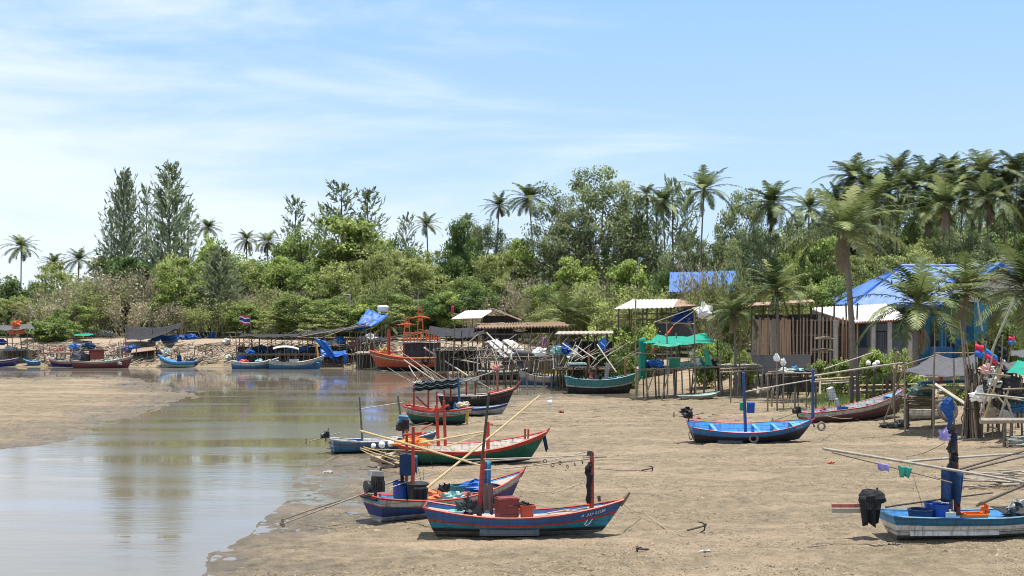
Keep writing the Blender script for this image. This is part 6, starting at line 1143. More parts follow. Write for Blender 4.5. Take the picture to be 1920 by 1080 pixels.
for i, (x, m, d) in enumerate(((1085, NETK, (1.2, 1.2, 1.1)), (1110, MAROON, (1.2, 1.1, 1.3)), (1122, NETK, (1.2, 1.2, 1.2)), (1150, STEEL, (.9, .8, .9)), (1160, NETG, (.8, .7, .8)), (1128, CRED, (.7, .5, .35)))): pile('gear_heap', ['black net heap under the mint roof board', 'maroon covered heap amidships in the big dark green boat', 'black heap beside the maroon one', 'grey blue bin heap near the bow of the big dark green boat', 'pale green net near the bow of the big dark green boat', 'small red box heap by the grey funnel'][i], 'heap', b.w(b.floor(x, .1 if i != 5 else -.5)), d, m, 80+i)
for (a, c, lb) in (((1055, 644), (1096, 672), 'pale spar leaning over the big dark green boat, outermost'), ((1080, 648), (1118, 674), 'pale spar leaning over the big dark green boat, second'), ((1120, 646), (1156, 698), 'thick pale spar leaning over the big dark green boat toward its bow')): pole(lb, P(*a, 103), P(*c, 99), .06, GBAMB)
b = moored('dark green and black boat moored behind the white prowed boat', 945, 714, 4, 4.8, [('z', .2), .75, .8, 1.0], [BLACKP, BLACKP, LGREY, GREEN], DARKW, hs=(1.0, .9, 1.2)); pile('teal_net', 'sea green net heap in the dark green and black boat', 'net', b.W(935, 675), (1.4, 1, .8), NETG, 4); pile('blue_net', 'navy heap in the dark green and black boat', 'net', b.W(950, 684), (1.4, 1, .8), CNAVY, 5); pile('teal_cloth', 'teal cloth over the bow of the dark green and black boat', 'cloth', b.W(960, 676), (1.6, 1, .5), TEALB, 6)
skf = Boat('skiff', 'small white and turquoise skiff lying on the sand by the green canopied jetty', 'skiff', 1311, 748, 28, 3.7, 1.05, .34, .30, .5, [.5, 1.0], [CREAM, LGREY], MINT, MINT, .025, rb=.4, rs=.4, bs=.45, dv=.35, capm=MINT, fore=1); skf.thwarts((.35, .65), MINT)
sk2 = Boat('skiff', 'white skiff lying tilted beside the cart', 'skiff', 1738, 786, 12, 2.9, 1.1, .6, .5, .6, [.5, 1.0], [LGREY, WHITE], LGREY, LGREY, .03, rb=.3, rs=.5, bs=.7, dv=.4, capm=LGREY, fore=1, roll=-12)
# --- canopies and sheds between the trawler and the green canopy
s = Shore('net_shelter', 'black tarpaulin shelter on poles behind the orange trawler', 'shelter', 855, 128)
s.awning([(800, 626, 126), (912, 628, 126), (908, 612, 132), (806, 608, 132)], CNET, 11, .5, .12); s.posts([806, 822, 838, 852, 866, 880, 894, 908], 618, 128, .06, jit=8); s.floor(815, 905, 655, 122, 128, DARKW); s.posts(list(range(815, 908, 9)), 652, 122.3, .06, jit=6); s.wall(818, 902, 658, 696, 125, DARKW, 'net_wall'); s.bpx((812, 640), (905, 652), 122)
for i in range(18): s.beam(P(812+i*5, s.g.uniform(650, 690), 122), P(820+i*10+s.g.uniform(-9, 9), s.g.uniform(625, 655), 124), .035, s.g.choice([POLE, DARKPOLE, GBAMB, DARKPOLE]), 'brace')
s = Shore('tin_shed', 'shed with white tin roof slope behind the orange trawler', 'shed', 910, 142)
s.roof([(845, 598, 139), (902, 596, 139), (926, 581, 144), (872, 583, 144)], TINW, rib=.06); s.roof([(926, 580, 144), (880, 578, 146), (930, 580, 149), (978, 598, 141)], RUST, 'rear_roof', rib=.05) if False else s.roof([(978, 600, 140), (960, 593, 148), (915, 578, 148), (926, 579, 141)], RUST, 'rear_roof', rib=.05); s.wall(905, 972, 592, 640, 144, DARKW); s.posts([852, 868, 886, 902], 597, 139.5, .07, jit=2); s.bpx((845, 599), (905, 597), 139, r=.06); s.bpx((926, 582), (978, 601), 139.8, r=.07, m=RUST)
s = Shore('thatched_lean_to', 'long thatched lean-to above the sand bluff', 'lean-to', 985, 133)
s.roof([(888, 616, 130), (1070, 612, 129), (1050, 604, 136), (905, 608, 136)], THATCH, rib=.16, n=60, th=.14); s.posts(list(range(895, 1070, 17)), 614, 130.5, .06, jit=2); s.wall(930, 1040, 612, 624, 134, DARKW, 'shade_cloth'); s.bpx((885, 626), (1010, 626), 130.2, r=.05)
for i in range(12): s.beam(P(890+i*14, s.g.uniform(606, 611), 133), P(915+i*14+s.g.uniform(-6, 12), s.g.uniform(604, 610), 135), .05, s.g.choice([WOOD, GBAMB]), 'loose_stick')
mb = MB(); mb.tube(P(682/1*1+166, 650, 143) if False else P(849, 600, 139.5), P(849, 572, 139.5), .04); item('flag_stick', 'stick with a small red flag at the tin shed', 'flagpole', mb, POLE); hang('red_flag', 'small dark red flag at the corner of the tin shed', 'flag', (P(846, 574, 139.4), P(851, 574, 139.4)), .8, FLAGR, 3, .05)
s = Shore('pole_shelter', 'flat roofed pole shelter tangled with creepers behind the big dark green boat', 'shelter', 1095, 112)
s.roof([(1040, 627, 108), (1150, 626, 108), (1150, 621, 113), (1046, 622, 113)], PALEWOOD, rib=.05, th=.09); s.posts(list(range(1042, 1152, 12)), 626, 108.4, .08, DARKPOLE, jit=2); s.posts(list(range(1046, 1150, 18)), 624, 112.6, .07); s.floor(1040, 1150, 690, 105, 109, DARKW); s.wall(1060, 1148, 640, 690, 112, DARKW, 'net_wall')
for i in range(20): s.beam(P(1038+i*5.6, s.g.uniform(670, 700), 106), P(1046+i*9+s.g.uniform(-14, 14), s.g.uniform(632, 664), 107), .035, s.g.choice([POLE, DARKPOLE, GBAMB, DARKPOLE]), 'brace')
for i in range(5): s.bpx((985+i*6, 690), (995+i*20+i, 626-i*2), 112+i, r=.05)
for i, (x, y, m, d, lb) in enumerate(((1060, 660, PBLUE, (1, .8, 1.0), 'blue barrel shape in the creeper shelter'), (1075, 668, NETW, (1.0, .8, .8), 'pale bundle hanging in the creeper shelter'), (1130, 655, NETB, (.9, .8, 1.2), 'blue bundle in the creeper shelter'), (1045, 662, NETG, (.8, .8, 1.0), 'sea green bundle by the creeper shelter'), (1012, 664, FWHITE, (1.0, .8, .9), 'white bundle on the poles by the creeper shelter'), (1022, 648, mat('purple_net', (.3, .1, .3), .9), (.8, .6, .5), 'purple net under the thatched lean-to'), (975, 618, FWHITE, (1.6, .8, .6), 'white sacks under the thatched lean-to'))): pile('gear_bundle', lb, 'bundle', P(x, y+4, 107 if i < 5 else 131), d, m, 90+i)
hang('purple_cloth', 'purple cloth hanging beside the thatched lean-to', 'cloth', (P(1015, 632, 128), P(1024, 632, 128)), 1.0, mat('purple_net', (.3, .1, .3), .9), 4, .05)
# slanted white boards, husk heap, upturned skiff
for i, (a, b) in enumerate((((912, 640), (946, 672)), ((921, 638), (958, 668)), ((942, 638), (975, 664)), ((950, 640), (985, 664)))):
    mb = MB(); p, q_ = P(*a, 116), P(*b, 113); mb.sheet([[p, q_], [p+Vector((.5, .3, .1)), q_+Vector((.5, .3, .1))]], .06); item('board', 'long white board leaning on the net racks', 'board', mb, [LGREY, TIN, LGREY, GBAMB][i], 'white boards on the racks')
mb = MB()
g_ = random.Random(8)
for i in range(420):
    r_ = abs(g_.gauss(0, .55)); a = g_.uniform(0, 6.28); c = GT(884, 700)+Vector((r_*1.6*math.cos(a), r_*math.sin(a), max(0, 1.25-r_*.85)*g_.uniform(.6, 1))); mb.box(c, (g_.uniform(.12, .4), .09, .07), (g_.uniform(-1, 1), g_.uniform(-1, 1), g_.uniform(0, 3)))
item('wood_heap', 'heap of pale split wood and husks at the water edge behind the black boat', 'heap', mb, mat('split_wood', (.52, .44, .33), .9, .4, 4, (.2, .16, .12), .5))
mb = MB(); mb.path([P(958, 668, 110), P(970, 663, 110), P(995, 664, 110), P(1012, 670, 110)], [.1, .32, .32, .08], 8); item('upturned_skiff', 'grey upturned skiff on the racks behind the white prowed boat', 'skiff', mb, CGREY, smooth=True)
mb = MB(); mb.torus(P(938, 662, 114), .42, .08, (R(80), 0, .3), 16, 6); item('hoop', 'pale hoop hanging among the net racks', 'hoop', mb, GBAMB)
s = Shore('net_rack', 'row of racks and poles along the bank behind the moored boats', 'rack', 940, 116)
s.posts([908, 916, 926, 934, 944, 954, 962, 972, 984, 996, 1006, 1018, 1030], 652, 114, .06, jit=14); s.bpx((905, 668), (1035, 662), 113.6); s.bpx((905, 680), (1000, 676), 113); s.floor(905, 1035, 674, 113, 117, DARKW)
for i in range(26): s.beam(P(903+i*5, s.g.uniform(664, 690), 113), P(905+i*9+s.g.uniform(-12, 12), s.g.uniform(628, 665), 115), .034, s.g.choice([POLE, GBAMB, DARKPOLE, DARKPOLE]), 'brace')
for i, (x, m) in enumerate(((910, NETK), (922, NETT), (934, NETB), (948, NETG), (960, NETK), (974, NETW), (988, NETK), (1002, NETT), (1020, NETK))): pile('net_heap', ['dark net heap at the husk end of the racks', 'tan net heap on the racks', 'blue net heap on the racks', 'sea green net heap on the racks', 'black net heap midway on the racks', 'white net heap on the racks', 'black net heap past the white one on the racks', 'tan net heap at the far end of the racks', 'black net heap at the very end of the racks'][i], 'net', P(x, 674, 115), (1.5, 1.2, 1.0), m, 100+i)
# open shed
s = Shore('open_shed', 'open sided shed with pale tin roof above the bushes', 'shed', 1225, 120)
s.roof([(1148, 580, 116), (1262, 577, 116), (1272, 561, 121), (1184, 562, 121)], TIN, rib=.08); s.roof([(1262, 576, 116.3), (1306, 573, 118), (1300, 568, 121), (1272, 561, 121)], RUST, 'side_roof', rib=.04); s.posts([1160, 1180, 1205, 1232, 1258], 579, 116.4, .09, DARKPOLE, jit=1); s.posts([1185, 1212, 1240, 1270, 1300], 572, 120.5, .08, jit=1); s.bpx((1150, 590), (1300, 588), 120, r=.07); s.bpx((1160, 600), (1300, 598), 120, r=.07); s.wall(1228, 1300, 606, 640, 118, CGREY); s.bpx((1230, 605), (1302, 607), 117.8, r=.08, m=GBAMB)
pile('blue_tarpaulin', 'dark blue tarpaulin heap inside the open shed', 'tarpaulin', P(1286, 607, 119), (2.6, 1.5, 1.3), CBLUE if False else PBLUE, 6); pile('white_floats', 'white float bunch hanging beside the open shed', 'float', P(1320, 598, 117), (1.3, 1, 1.6), FWHITE, 7, .3)
s.bpx((1225, 605), (1310, 575), 115.6, r=.045, m=GBAMB); s.bpx((1262, 610), (1318, 572), 115.4, r=.045, m=GBAMB)
mb = MB(); mb.tube((AT(1198, 150)), P(1198, 482, 150), .10, .07); item('utility_pole', 'tall grey pole standing in the bright green bushes', 'pole', mb, STL)
mb = MB(); mb.tube(AT(1198, 119.), P(1200, 572, 112), .06, .05); item('tall_stake', 'slim grey stake rising before the open shed', 'stake', mb, POLE) if False else None
# green canopied jetty
s = Shore('canopied_jetty', 'stilt jetty with green canopy and working platform above the sand', 'jetty', 1290, 96)
yj = lambda px: 93.5+(px-1197)/223*7
s.floor(1196, 1425, 693, 93.5, 97, PALEWOOD, 7.0)
for px in (1197, 1211, 1228, 1246, 1262, 1278, 1292, 1306, 1322, 1338, 1352, 1366, 1390): s.post(px, 691, yj(px)+.1, .075, [POLE, DARKPOLE, WOOD][px % 3], s.g.uniform(-.2, .2))
for px in (1205, 1235, 1265, 1300, 1345, 1385, 1420): s.post(px, 691, yj(px)+3, .06, DARKPOLE, s.g.uniform(-.2, .2))
for (x, yt, l) in ((1192, 562, .1), (1250, 600, 0), (1302, 585, .05), (1268, 625, 0), (1345, 640, .1), (1350, 668, 0), (1386, 640, .2), (1420, 668, 0)): s.post(x, yt, yj(x)+(3 if x in (1268, 1345) else -.1), .07, [POLE, DARKPOLE][x % 2], l)
s.bpx((1193, 662), (1262, 664), yj(1193), yj(1262), r=.045); s.bpx((1250, 671), (1352, 670), yj(1250), yj(1352), r=.05, m=GBAMB); s.bpx((1240, 752), (1256, 694), 93.4, r=.06); s.bpx((1208, 752), (1228, 694), 93.2, r=.05)
s.awning([(1205, 643, 93.4), (1345, 641, 97.6), (1322, 625, 101), (1232, 628, 98)], CGREEN, 13, .30, .07); s.awning([(1222, 645, 93.7), (1275, 647, 93.7), (1282, 641, 94.2), (1228, 641, 94.2)], CGREEN, 14, .25, .05, 'awning_flap')
hang('green_curtain', 'green cloth curtain hanging from the canopied jetty', 'curtain', (P(1198, 634, 94), P(1211, 632, 94.2)), 2.9, CGREEN, 4, .07, 8, 10, .9); crate('green_box', 'dark green box on the platform under the green canopy', 'box', P(1264, 692, yj(1264)+.9), (.75, .6, .72), PGREEN, .1, PGREEN)
for i, (x, d, m, lb) in enumerate(((1225, (1.6, 1, .7), NETB, 'navy net heap beside the green curtain'), (1290, (1.1, .8, .55), NETG, 'sea green net heap beside the dark green box'), (1306, (1.2, .9, .75), FWHITE, 'white basket heap on the platform'), (1316, (.8, .7, .8), TEALB, 'bright green cloth heap on the platform'), (1332, (1.1, .8, .9), NETK, 'black net heap at the platform end'), (1210, (.9, .7, .6), CNAVY, 'dark cloth heap at the foot of the green curtain'), (1240, (1.3, .9, .3), NETG, 'flat sea green net laid on the platform'))): pile('net_heap', lb, 'net', P(x, 691, yj(x)+1.6), d, m, 110+i)
for (x, y) in ((1306, 676), (1331, 674), (1297, 666)): pile('float', 'round white float hanging over the platform of the canopied jetty', 'float', P(x, y, yj(x)+.3), (.4, .4, .4), FWHITE, x, .05, group='white floats on the canopied jetty')
mb = MB(); mb.tube(P(1222, 662, 94.6), P(1236, 640, 95), .10, .09); item('rolled_flag', 'rolled red and white cloth leaning under the green canopy', 'flag', mb, PINKR); mb = MB(); mb.tube(P(1248, 630, 95.5), P(1262, 612, 96), .11, .03); item('red_cone', 'red cloth tip sticking up behind the green canopy', 'flag', mb, PRED)
mb = MB(); mb.sheet([[P(1320, 655, 96), P(1326, 655, 96)], [P(1322, 684, 96), P(1336, 684, 96)]], .05); item('green_board', 'green board leaning on the platform rail', 'board', mb, PGREEN)
s2 = Shore('walkway', 'pole walkway from the canopied jetty to the fenced hut', 'walkway', 1410, 97); s2.bpx((1350, 692), (1462, 688), 95.5, 98, .07); s2.bpx((1350, 698), (1460, 692), 95, 97, .06); s2.posts([1372, 1386, 1402, 1430], 690, 96, .06, jit=2)
tarp('pale_mat', 'pale and green mat spread on the sand slope', 'mat', [GT(1385, 712)+Vector((0, 0, .15)), GT(1428, 700)+Vector((0, 0, .15)), GT(1448, 694)+Vector((0, 0, .2)), GT(1405, 699)+Vector((0, 0, .2))], NETW, 3, 0, 10, .03)
mb = MB(); mb.tube(GT(1370, 756), P(1370, 698, GT(1370, 756).y), .05); item('stake', 'thin lone stake standing in the sand by the skiff', 'stake', mb, POLE)
# bushes near the shelters
for t_ in (('bush', 1165, 602, 90, 117, 'bright green creeper bush below the open shed'), ('bush', 1120, 608, 90, 116, 'bright green creeper bush over the pole shelter roof'), ('bush', 1205, 606, 80, 116, 'bright green creeper bush by the tall stake'), ('darkbush', 1180, 650, 70, 108, 'green bush behind the green curtain'), ('darkbush', 1075, 635, 60, 111, 'dark creeper inside the pole shelter'), ('darkbush', 1125, 636, 60, 111, 'dark creeper hanging in the pole shelter'), ('darkbush', 1345, 625, 70, 108, 'leafy bush behind the canopied jetty'), ('bush', 1320, 640, 60, 104, 'light green bush behind the platform end'), ('darkbush', 85, 595, 110, 157, 'dark green bush overhanging the bank by the stall'), ('darkbush', 118, 600, 80, 155, 'green bush on the bank above the dinghy')): tree(*t_)
# sticks and drift on the bank: one mass nobody could count
def bank_drift():
    g = random.Random(21); mb = MB()
    for i in range(900):
        px = g.uniform(60, 760); c = GT(px, g.uniform(646, 688)); a = g.uniform(-.6, .6); L = g.uniform(.3, 2.4)*g.choice([.4, 1, 1]); mb.tube(c+Vector((-L/2, -a, .08)), c+Vector((L/2, a, g.uniform(.03, .6))), g.uniform(.03, .09), .03, 4, mi=i % 3)
    for i in range(260):
        px = g.uniform(800, 1900); c = GT(px, g.uniform(690, 800)); a = g.uniform(-.6, .6); L = g.uniform(.2, 1.0); mb.tube(c+Vector((-L/2, -a*.5, .03)), c+Vector((L/2, a*.5, .06)), g.uniform(.012, .03), .01, 4, mi=i % 3)
    o = mb.build('driftwood_litter', [PALEWOOD, POLE, WOOD]); tag(o, 'grey sticks and drift strewn over the sand bank', 'driftwood', kind='stuff')
bank_drift()
# ================================================================ right bank: hut, houses, racks and net yard
CONC = mat('concrete', (.26, .26, .265), .9, .25, 3, (.14, .13, .12), .5, bump=.3); PLANK = mat('fence_plank', (.58, .38, .26), .85, .35, 3, (.2, .14, .1), .5, stretch=(6, 6, .8)); BROOF = mat('blue_roof', (.085, .18, .43), .5, .15, .8, (.13, .25, .52), .35, wscale=.7); BRIDGE = mat('blue_ridge', (.03, .11, .45), .4, .1, 2); TEALW = mat('teal_wall', (.04, .22, .33), .8, .2, 1, (.12, .22, .26), .5); DBLUEW = mat('deep_blue_wall', (.03, .13, .33), .8, .15, 2); CREAMW = mat('cream_wall', (.55, .52, .44), .85, .12, 2); GREYW = mat('grey_blue_wall', (.13, .16, .19), .85, .15, 2); COLU = mat('pale_column', (.48, .46, .43), .85, .2, 3)
hut = Shore('fenced_hut', 'plank fenced hut with open lattice top and flat dark roof', 'hut', 1465, 104)
zf = lambda y, Y: P(0, y, Y).z
xa, xb = P(1409, 0, 104).x, P(1606, 0, 104).x
mb = MB(); mb.box(((xa+P(1520, 0, 104).x)/2, 104, (zf(664, 104)+1.4)/2), (P(1520, 0, 104).x-xa, .25, zf(664, 104)-1.4)); mb.build('base_wall', CONC, hut.root, world=True)
g_ = random.Random(5); x = xa
while x < xb:
    px = CX+x/104*F; tight = px < 1475; w = g_.uniform(.15, .24) if tight else g_.uniform(.09, .15)
    mb = MB(); top = zf(598 if px < 1530 else 596, 104)+g_.uniform(-.12, .12); bot = zf(666, 104) if px < 1520 else zf(688, 104)
    mb.box((x+w/2, 104-.16+g_.uniform(-.02, .02), (top+bot)/2), (w, .04, top-bot), (0, g_.uniform(-.02, .02), 0)); mb.build('plank', PLANK if g_.random() < .7 else PALEWOOD, hut.root, world=True); x += w+(g_.uniform(.005, .03) if tight else g_.uniform(.12, .24))
for y in (600, 628, 660): hut.bpx((1408, y), (1606, y), 104.1, r=.05, m=WOOD)
for px in range(1410, 1612, 22): hut.post(px, 568, 104.2, .09, DARKPOLE)
for y in (574, 581, 589): hut.bpx((1408, y+1), (1540, y), 104.3, r=.035, m=WOOD, name='lattice_bar')
for px in range(1414, 1540, 9): hut.bpx((px, 596), (px, 571), 104.3, r=.035, m=WOOD, name='lattice_bar')
hut.wall(1415, 1600, 590, 690, 109.5, DARKW); hut.roof([(1402, 574, 102.5), (1528, 566, 102.5), (1524, 562, 109), (1406, 568, 109)], RUST, rib=.04)
for px in (1440, 1470, 1500): hut.post(px, 590, 107, .06, WOOD)
h2 = Shore('white_roofed_shelter', 'open shelter with corrugated white roof between hut and blue house', 'shelter', 1620, 108)
h2.roof([(1600, 604, 103.2), (1707, 598, 103.2), (1662, 570, 112), (1519, 578, 112)], TINW, rib=.12, n=44, th=.05)
a, b = P(1519, 580, 112), P(1600, 606.5, 103.2); mb = MB(); mb.sheet([[a, b], [a-Vector((0, 0, .3)), b-Vector((0, 0, .3))]], .06); mb.build('barge_board', WOOD, h2.root, world=True); h2.bpx((1600, 606), (1707, 600), 103.25, r=.09, m=BRICK)
for (px, yt, Y) in ((1538, 588, 106), (1566, 600, 103.6), (1637, 606, 103.6), (1668, 604, 103.6), (1706, 600, 103.6)):
    p = P(px, yt, Y); z0 = H(p.x, p.y)-.2; mb = MB(); mb.box((p.x, p.y, (p.z+z0)/2), (.32, .3, p.z-z0)); mb.build('column', COLU, h2.root, world=True)
h2.wall(1625, 1712, 607, 690, 110.5, GREYW); h2.wall(1610, 1640, 652, 690, 106, CONC, 'low_wall')
for px in range(1642, 1668, 4): h2.bpx((px, 622), (px, 655), 104, r=.03, m=BLK, name='railing_bar')
h2.bpx((1638, 622), (1668, 621), 104, r=.05, m=BLK, name='railing_bar')
for px in range(1572, 1606, 6): h2.bpx((px, 612), (px, 688), 103.7, r=.05, m=WOOD, name='slat')
st = Shore('wooden_stand', 'tall wooden stand with two shelves before the hut', 'stand', 1546, 101); [st.post(px, 632, Y, .07, PALEWOOD) for px in (1537, 1556) for Y in (100.6, 101.4)]; st.floor(1533, 1560, 633, 100.3, 101.6); st.floor(1530, 1562, 655, 100.3, 101.6); st.bpx((1526, 692), (1540, 655), 100.4, r=.05, m=PALEWOOD)
# blue house
bh = Shore('blue_house', 'teal walled house with bright blue roof and cream gable behind the coconut palms', 'house', 1780, 118)
zE, zR = 7.05, 10.6
def bx(px, Y): return (px-CX)/F*Y
def slab(name, pts, m, th=.12, n=30, rib=.05):
    a, b, c, d = [Vector(p) for p in pts]; g = [[a.lerp(b, u/n).lerp(d.lerp(c, u/n), v)+Vector((0, 0, rib*(.5 if u % 2 else -.5))) for u in range(n+1)] for v in (0, .33, .66, 1)]
    q = MB(); q.sheet(g, th); return q.build(name, m, bh.root, world=True)
L0, L1, R1 = bx(1597, 112), bx(1690, 118), bx(1950, 118)
slab('roof', [(L0, 112, zE), (bx(1960, 112), 112, zE), (R1, 118, zR), (L1, 118, zR)], BROOF); slab('rear_roof', [(R1, 118, zR), (L1, 118, zR), (L0, 124, zE), (R1, 124, zE)], BROOF); slab('hip_roof', [(L0, 112, zE), (L0, 124, zE), (L1, 118.1, zR), (L1, 117.9, zR)], BROOF)
q = MB(); q.tube((L1, 118, zR+.08), (R1, 118, zR+.08), .14); q.build('ridge_cap', BRIDGE, bh.root, world=True); q = MB(); q.tube((L0, 112, zE+.06), (L1, 118, zR+.08), .12); q.build('ridge_cap', BRIDGE, bh.root, world=True); q = MB(); q.box(((L0+bx(1835, 112))/2, 111.95, zE-.14), (bx(1835, 112)-L0, .08, .22)); q.build('fascia', BRIDGE, bh.root, world=True)
def wall2(name, x0, x1, y0, y1, Y, m, d=.2): q = MB(); q.box(((x0+x1)/2, Y, (y0+y1)/2), (x1-x0, d, y1-y0)); return q.build(name, m, bh.root, world=True)
wall2('wall', bx(1712, 114), bx(1835, 114), 1.5, zE, 114, TEALW); wall2('wall', bx(1600, 119), bx(1712, 119), 1.5, zE, 119, GREYW)
for px in (1716, 1745, 1775): w_ = wall2('window', bx(px, 113.8), bx(px+15, 113.8), 3.2, 5.6, 113.86, DARKW, .1); q = MB(); q.box((bx(px+7.5, 113.8), 113.78, 4.4), (.07, .06, 2.4)); q.build('mullion', PWHITE, w_, world=True)
for px in (1765, 1772): wall2('post', bx(px, 112.5), bx(px+2, 112.5), 1.5, zE-.2, 112.5, SKYB, .15)
gy = 108.5; g0, g1, ga = bx(1828, gy), bx(1918, gy), bx(1872, gy); zG, zA = zf(526, gy), zf(493, gy)
q = MB(); q.add([(g0, gy, zf(566, gy)), (g1, gy, zf(566, gy)), (g1, gy, zG), (ga, gy, zA-.15), (g0, gy, zG)]+[(g0, gy+.2, zf(566, gy)), (g1, gy+.2, zf(566, gy)), (g1, gy+.2, zG), (ga, gy+.2, zA-.15), (g0, gy+.2, zG)], [(0, 1, 2, 3, 4), (9, 8, 7, 6, 5), (0, 5, 6, 1), (1, 6, 7, 2), (2, 7, 8, 3), (3, 8, 9, 4), (4, 9, 5, 0)]); q.build('gable', CREAMW, bh.root, world=True)
wall2('wall', g0, g1, 1.5, zf(566, gy), gy+.1, TEALW); wall2('wall', bx(1793, 110), g0, 1.5, zf(548, 110), 110.2, DBLUEW); wall2('door', bx(1838, gy), bx(1848, gy), 1.6, 4.4, gy-.04, LGREY, .1); wall2('window', bx(1858, gy), bx(1880, gy), 3.4, 5.4, gy-.05, DARKW, .1); wall2('gable_vent', bx(1856, gy), bx(1868, gy), zf(529, gy), zf(519, gy), gy-.05, CRED, .08); wall2('gable_window', bx(1850, gy), bx(1855, gy), zf(530, gy), zf(518, gy), gy-.05, PWHITE, .08)
wall2('side_wall', g0, g0+.2, zf(566, gy), zG, gy+3.9, CREAMW, 7.6)
for sg, xe in ((-1, g0-.35), (1, g1+.35)): slab('gable_roof', [(xe, gy-.7, zG-.25), (ga, gy-.7, zA), (ga, 118, zA), (xe, 118, zG-.25)], BROOF, .12, 8, .0); q = MB(); a, b = Vector((xe, gy-.78, zG-.3)), Vector((ga, gy-.78, zA-.05)); q.sheet([[a, b], [a-Vector((0, 0, .28)), b-Vector((0, 0, .28))]], .06); q.build('barge_board', BRIDGE, bh.root, world=True)
crate('blue_tank', 'big blue box against the teal wall under the palm fronds', 'box', AT(1765, 108)+Vector((0, 0, .4)), (1.6, .8, 1.1), DBLUEW, .05, BLUE)
fr = Shore('far_house', 'long blue roofed building half hidden by trees, left of the grove'.replace(', left of the grove', ' near the leaning shaggy palm'), 'house', 1320, 134); fr.roof([(1254, 548, 130), (1386, 546, 130), (1384, 508, 136), (1256, 511, 136)], BROOF, rib=.10, n=40); fr.wall(1258, 1384, 548, 620, 132, CREAMW); [fr.wall(px, px+10, 565, 590, 131.85, DARKW, 'window') for px in (1270, 1300, 1330, 1360)]
# shrubs and grass on the bank
for t_ in (('darkbush', 1548, 668, 70, 98, 'grey green shrub at the foot of the wooden stand'), ('darkbush', 1585, 662, 70, 95, 'dark shrub round the trunk of the big dark palm'), ('bush', 1640, 652, 70, 95, 'light green shrub before the white roofed shelter'), ('bush', 1690, 650, 60, 93, 'light green shrub beside the black railing'), ('darkbush', 1655, 690, 70, 86, 'shrub behind the maroon boat bow'), ('bush', 1720, 700, 80, 82, 'yellow green bush under the grey awning'), ('bush', 1800, 705, 60, 82, 'yellow green bush behind the pole bundle'), ('bush', 1895, 600, 100, 98, 'bright leafy bush below the teal wall'), ('darkbush', 1845, 625, 80, 98, 'dark bush below the cream gable'), ('bush', 1395, 655, 40, 102, 'small bush at the corner of the fenced hut')): tree(*t_)
def grass():
    g = np.random.default_rng(9); n = 9000; px = g.normal(1625, 55, n); Y = g.uniform(78, 97, n); X = (px-CX)/F*Y; k = fbm(X*.7, Y*.7, 3, 3) > -.06; X, Y = X[k], Y[k]; Z = terrain(X, Y, False); n = len(X); hgt = g.uniform(.08, .32, n); a = g.uniform(0, 6.28, n); w = .03
    d = np.stack([np.cos(a)*w, np.sin(a)*w, 0*a], 1); b = np.stack([X, Y, Z], 1); t = b+np.stack([g.normal(0, .08, n), g.normal(0, .08, n), hgt], 1); V = np.stack([b-d, b+d, t+d*.3, t-d*.3], 1).reshape(-1, 3)
    o = bpy.data.objects.new('grass', npmesh('grass', V, np.arange(4*n).reshape(-1, 4), L_BRIGHT, tone=np.clip(g.normal(.6, .2, n), 0, 1))); COL.objects.link(o); tag(o, 'short green grass on the bank behind the maroon boat', 'grass', kind='stuff')
grass()
# net drying rack and bamboo rack
nr = Shore('net_drying_rack', 'pole rack hung with black tubes and nets on the sand before the fenced hut', 'rack', 1480, 84)
for (px, yt, Y) in ((1440, 698, 83), (1457, 672, 83), (1469, 676, 83), (1490, 695, 84), (1512, 695, 84), (1448, 697, 86), (1530, 690, 85)): nr.post(px, yt, Y, .06, POLE)
nr.bpx((1436, 701), (1528, 699), 83, r=.06); nr.bpx((1440, 697), (1530, 694), 85, r=.05); nr.bpx((1440, 708), (1500, 706), 83.2, r=.04, m=DARKPOLE)
for i in range(13):
    p = P(1442+i*6.2, 701, 83+(i % 3)*.7); q = MB(); L = nr.g.uniform(.9, 1.7); q.path([p, p+Vector((.08, -.05, -L*.5)), p+Vector((nr.g.uniform(-.2, .2), 0, -L)), p+Vector((.22, .05, -L*.6)), p+Vector((.14, .08, 0))], .045, 5); q.build('hanging_tube', DARKPOLE if i % 3 else BLK, nr.root, world=True)
for (x, y, lb) in ((1457, 672, 'white hood on the first tall post of the net drying rack'), (1469, 680, 'white cloth on the second tall post of the net drying rack')): pile('white_hood', lb, 'cloth', P(x, y+6, 83), (.34, .3, .6), FWHITE, x, .2)
for i, (x, m) in enumerate(((1478, NETW), (1495, NETG), (1510, NETK))): pile('net_heap', ['white net heap on top of the net drying rack', 'sea green net heap on top of the net drying rack', 'dark net heap on top of the net drying rack'][i], 'net', P(x, 700, 84.2), (1.2, .9, .4), m, 120+i)
pile('blue_float', 'pale blue float bunch on a post of the drying rack', 'float', P(1491, 698, 84), (.5, .4, .5), SKYB, 3); nr.wall(1470, 1530, 706, 735, 86, DARKW, 'net_wall')
br = Shore('bamboo_rack', 'rack of long bamboo poles behind the blue masted boat', 'rack', 1600, 80)
for i, (a, b) in enumerate((((1525, 704), (1690, 681)), ((1528, 712), (1612, 706)), ((1520, 716), (1610, 712)), ((1540, 720), (1600, 716)), ((1600, 723), (1720, 720)), ((1596, 733), (1690, 730)), ((1545, 692), (1640, 660)))): br.bpx(a, b, 79+i*.4, r=.05, m=[GBAMB, BAMB, PALEWOOD][i % 3], name='rail')
br.posts([1592, 1600, 1609, 1641, 1625, 1660, 1674, 1686], 700, 79.5, .09, DARKPOLE, jit=10); br.post(1597, 690, 78.6, .12, DARKPOLE); br.post(1606, 695, 78.6, .10, DARKPOLE); br.posts([1530, 1560, 1640, 1655, 1668], 705, 80, .05, jit=8)
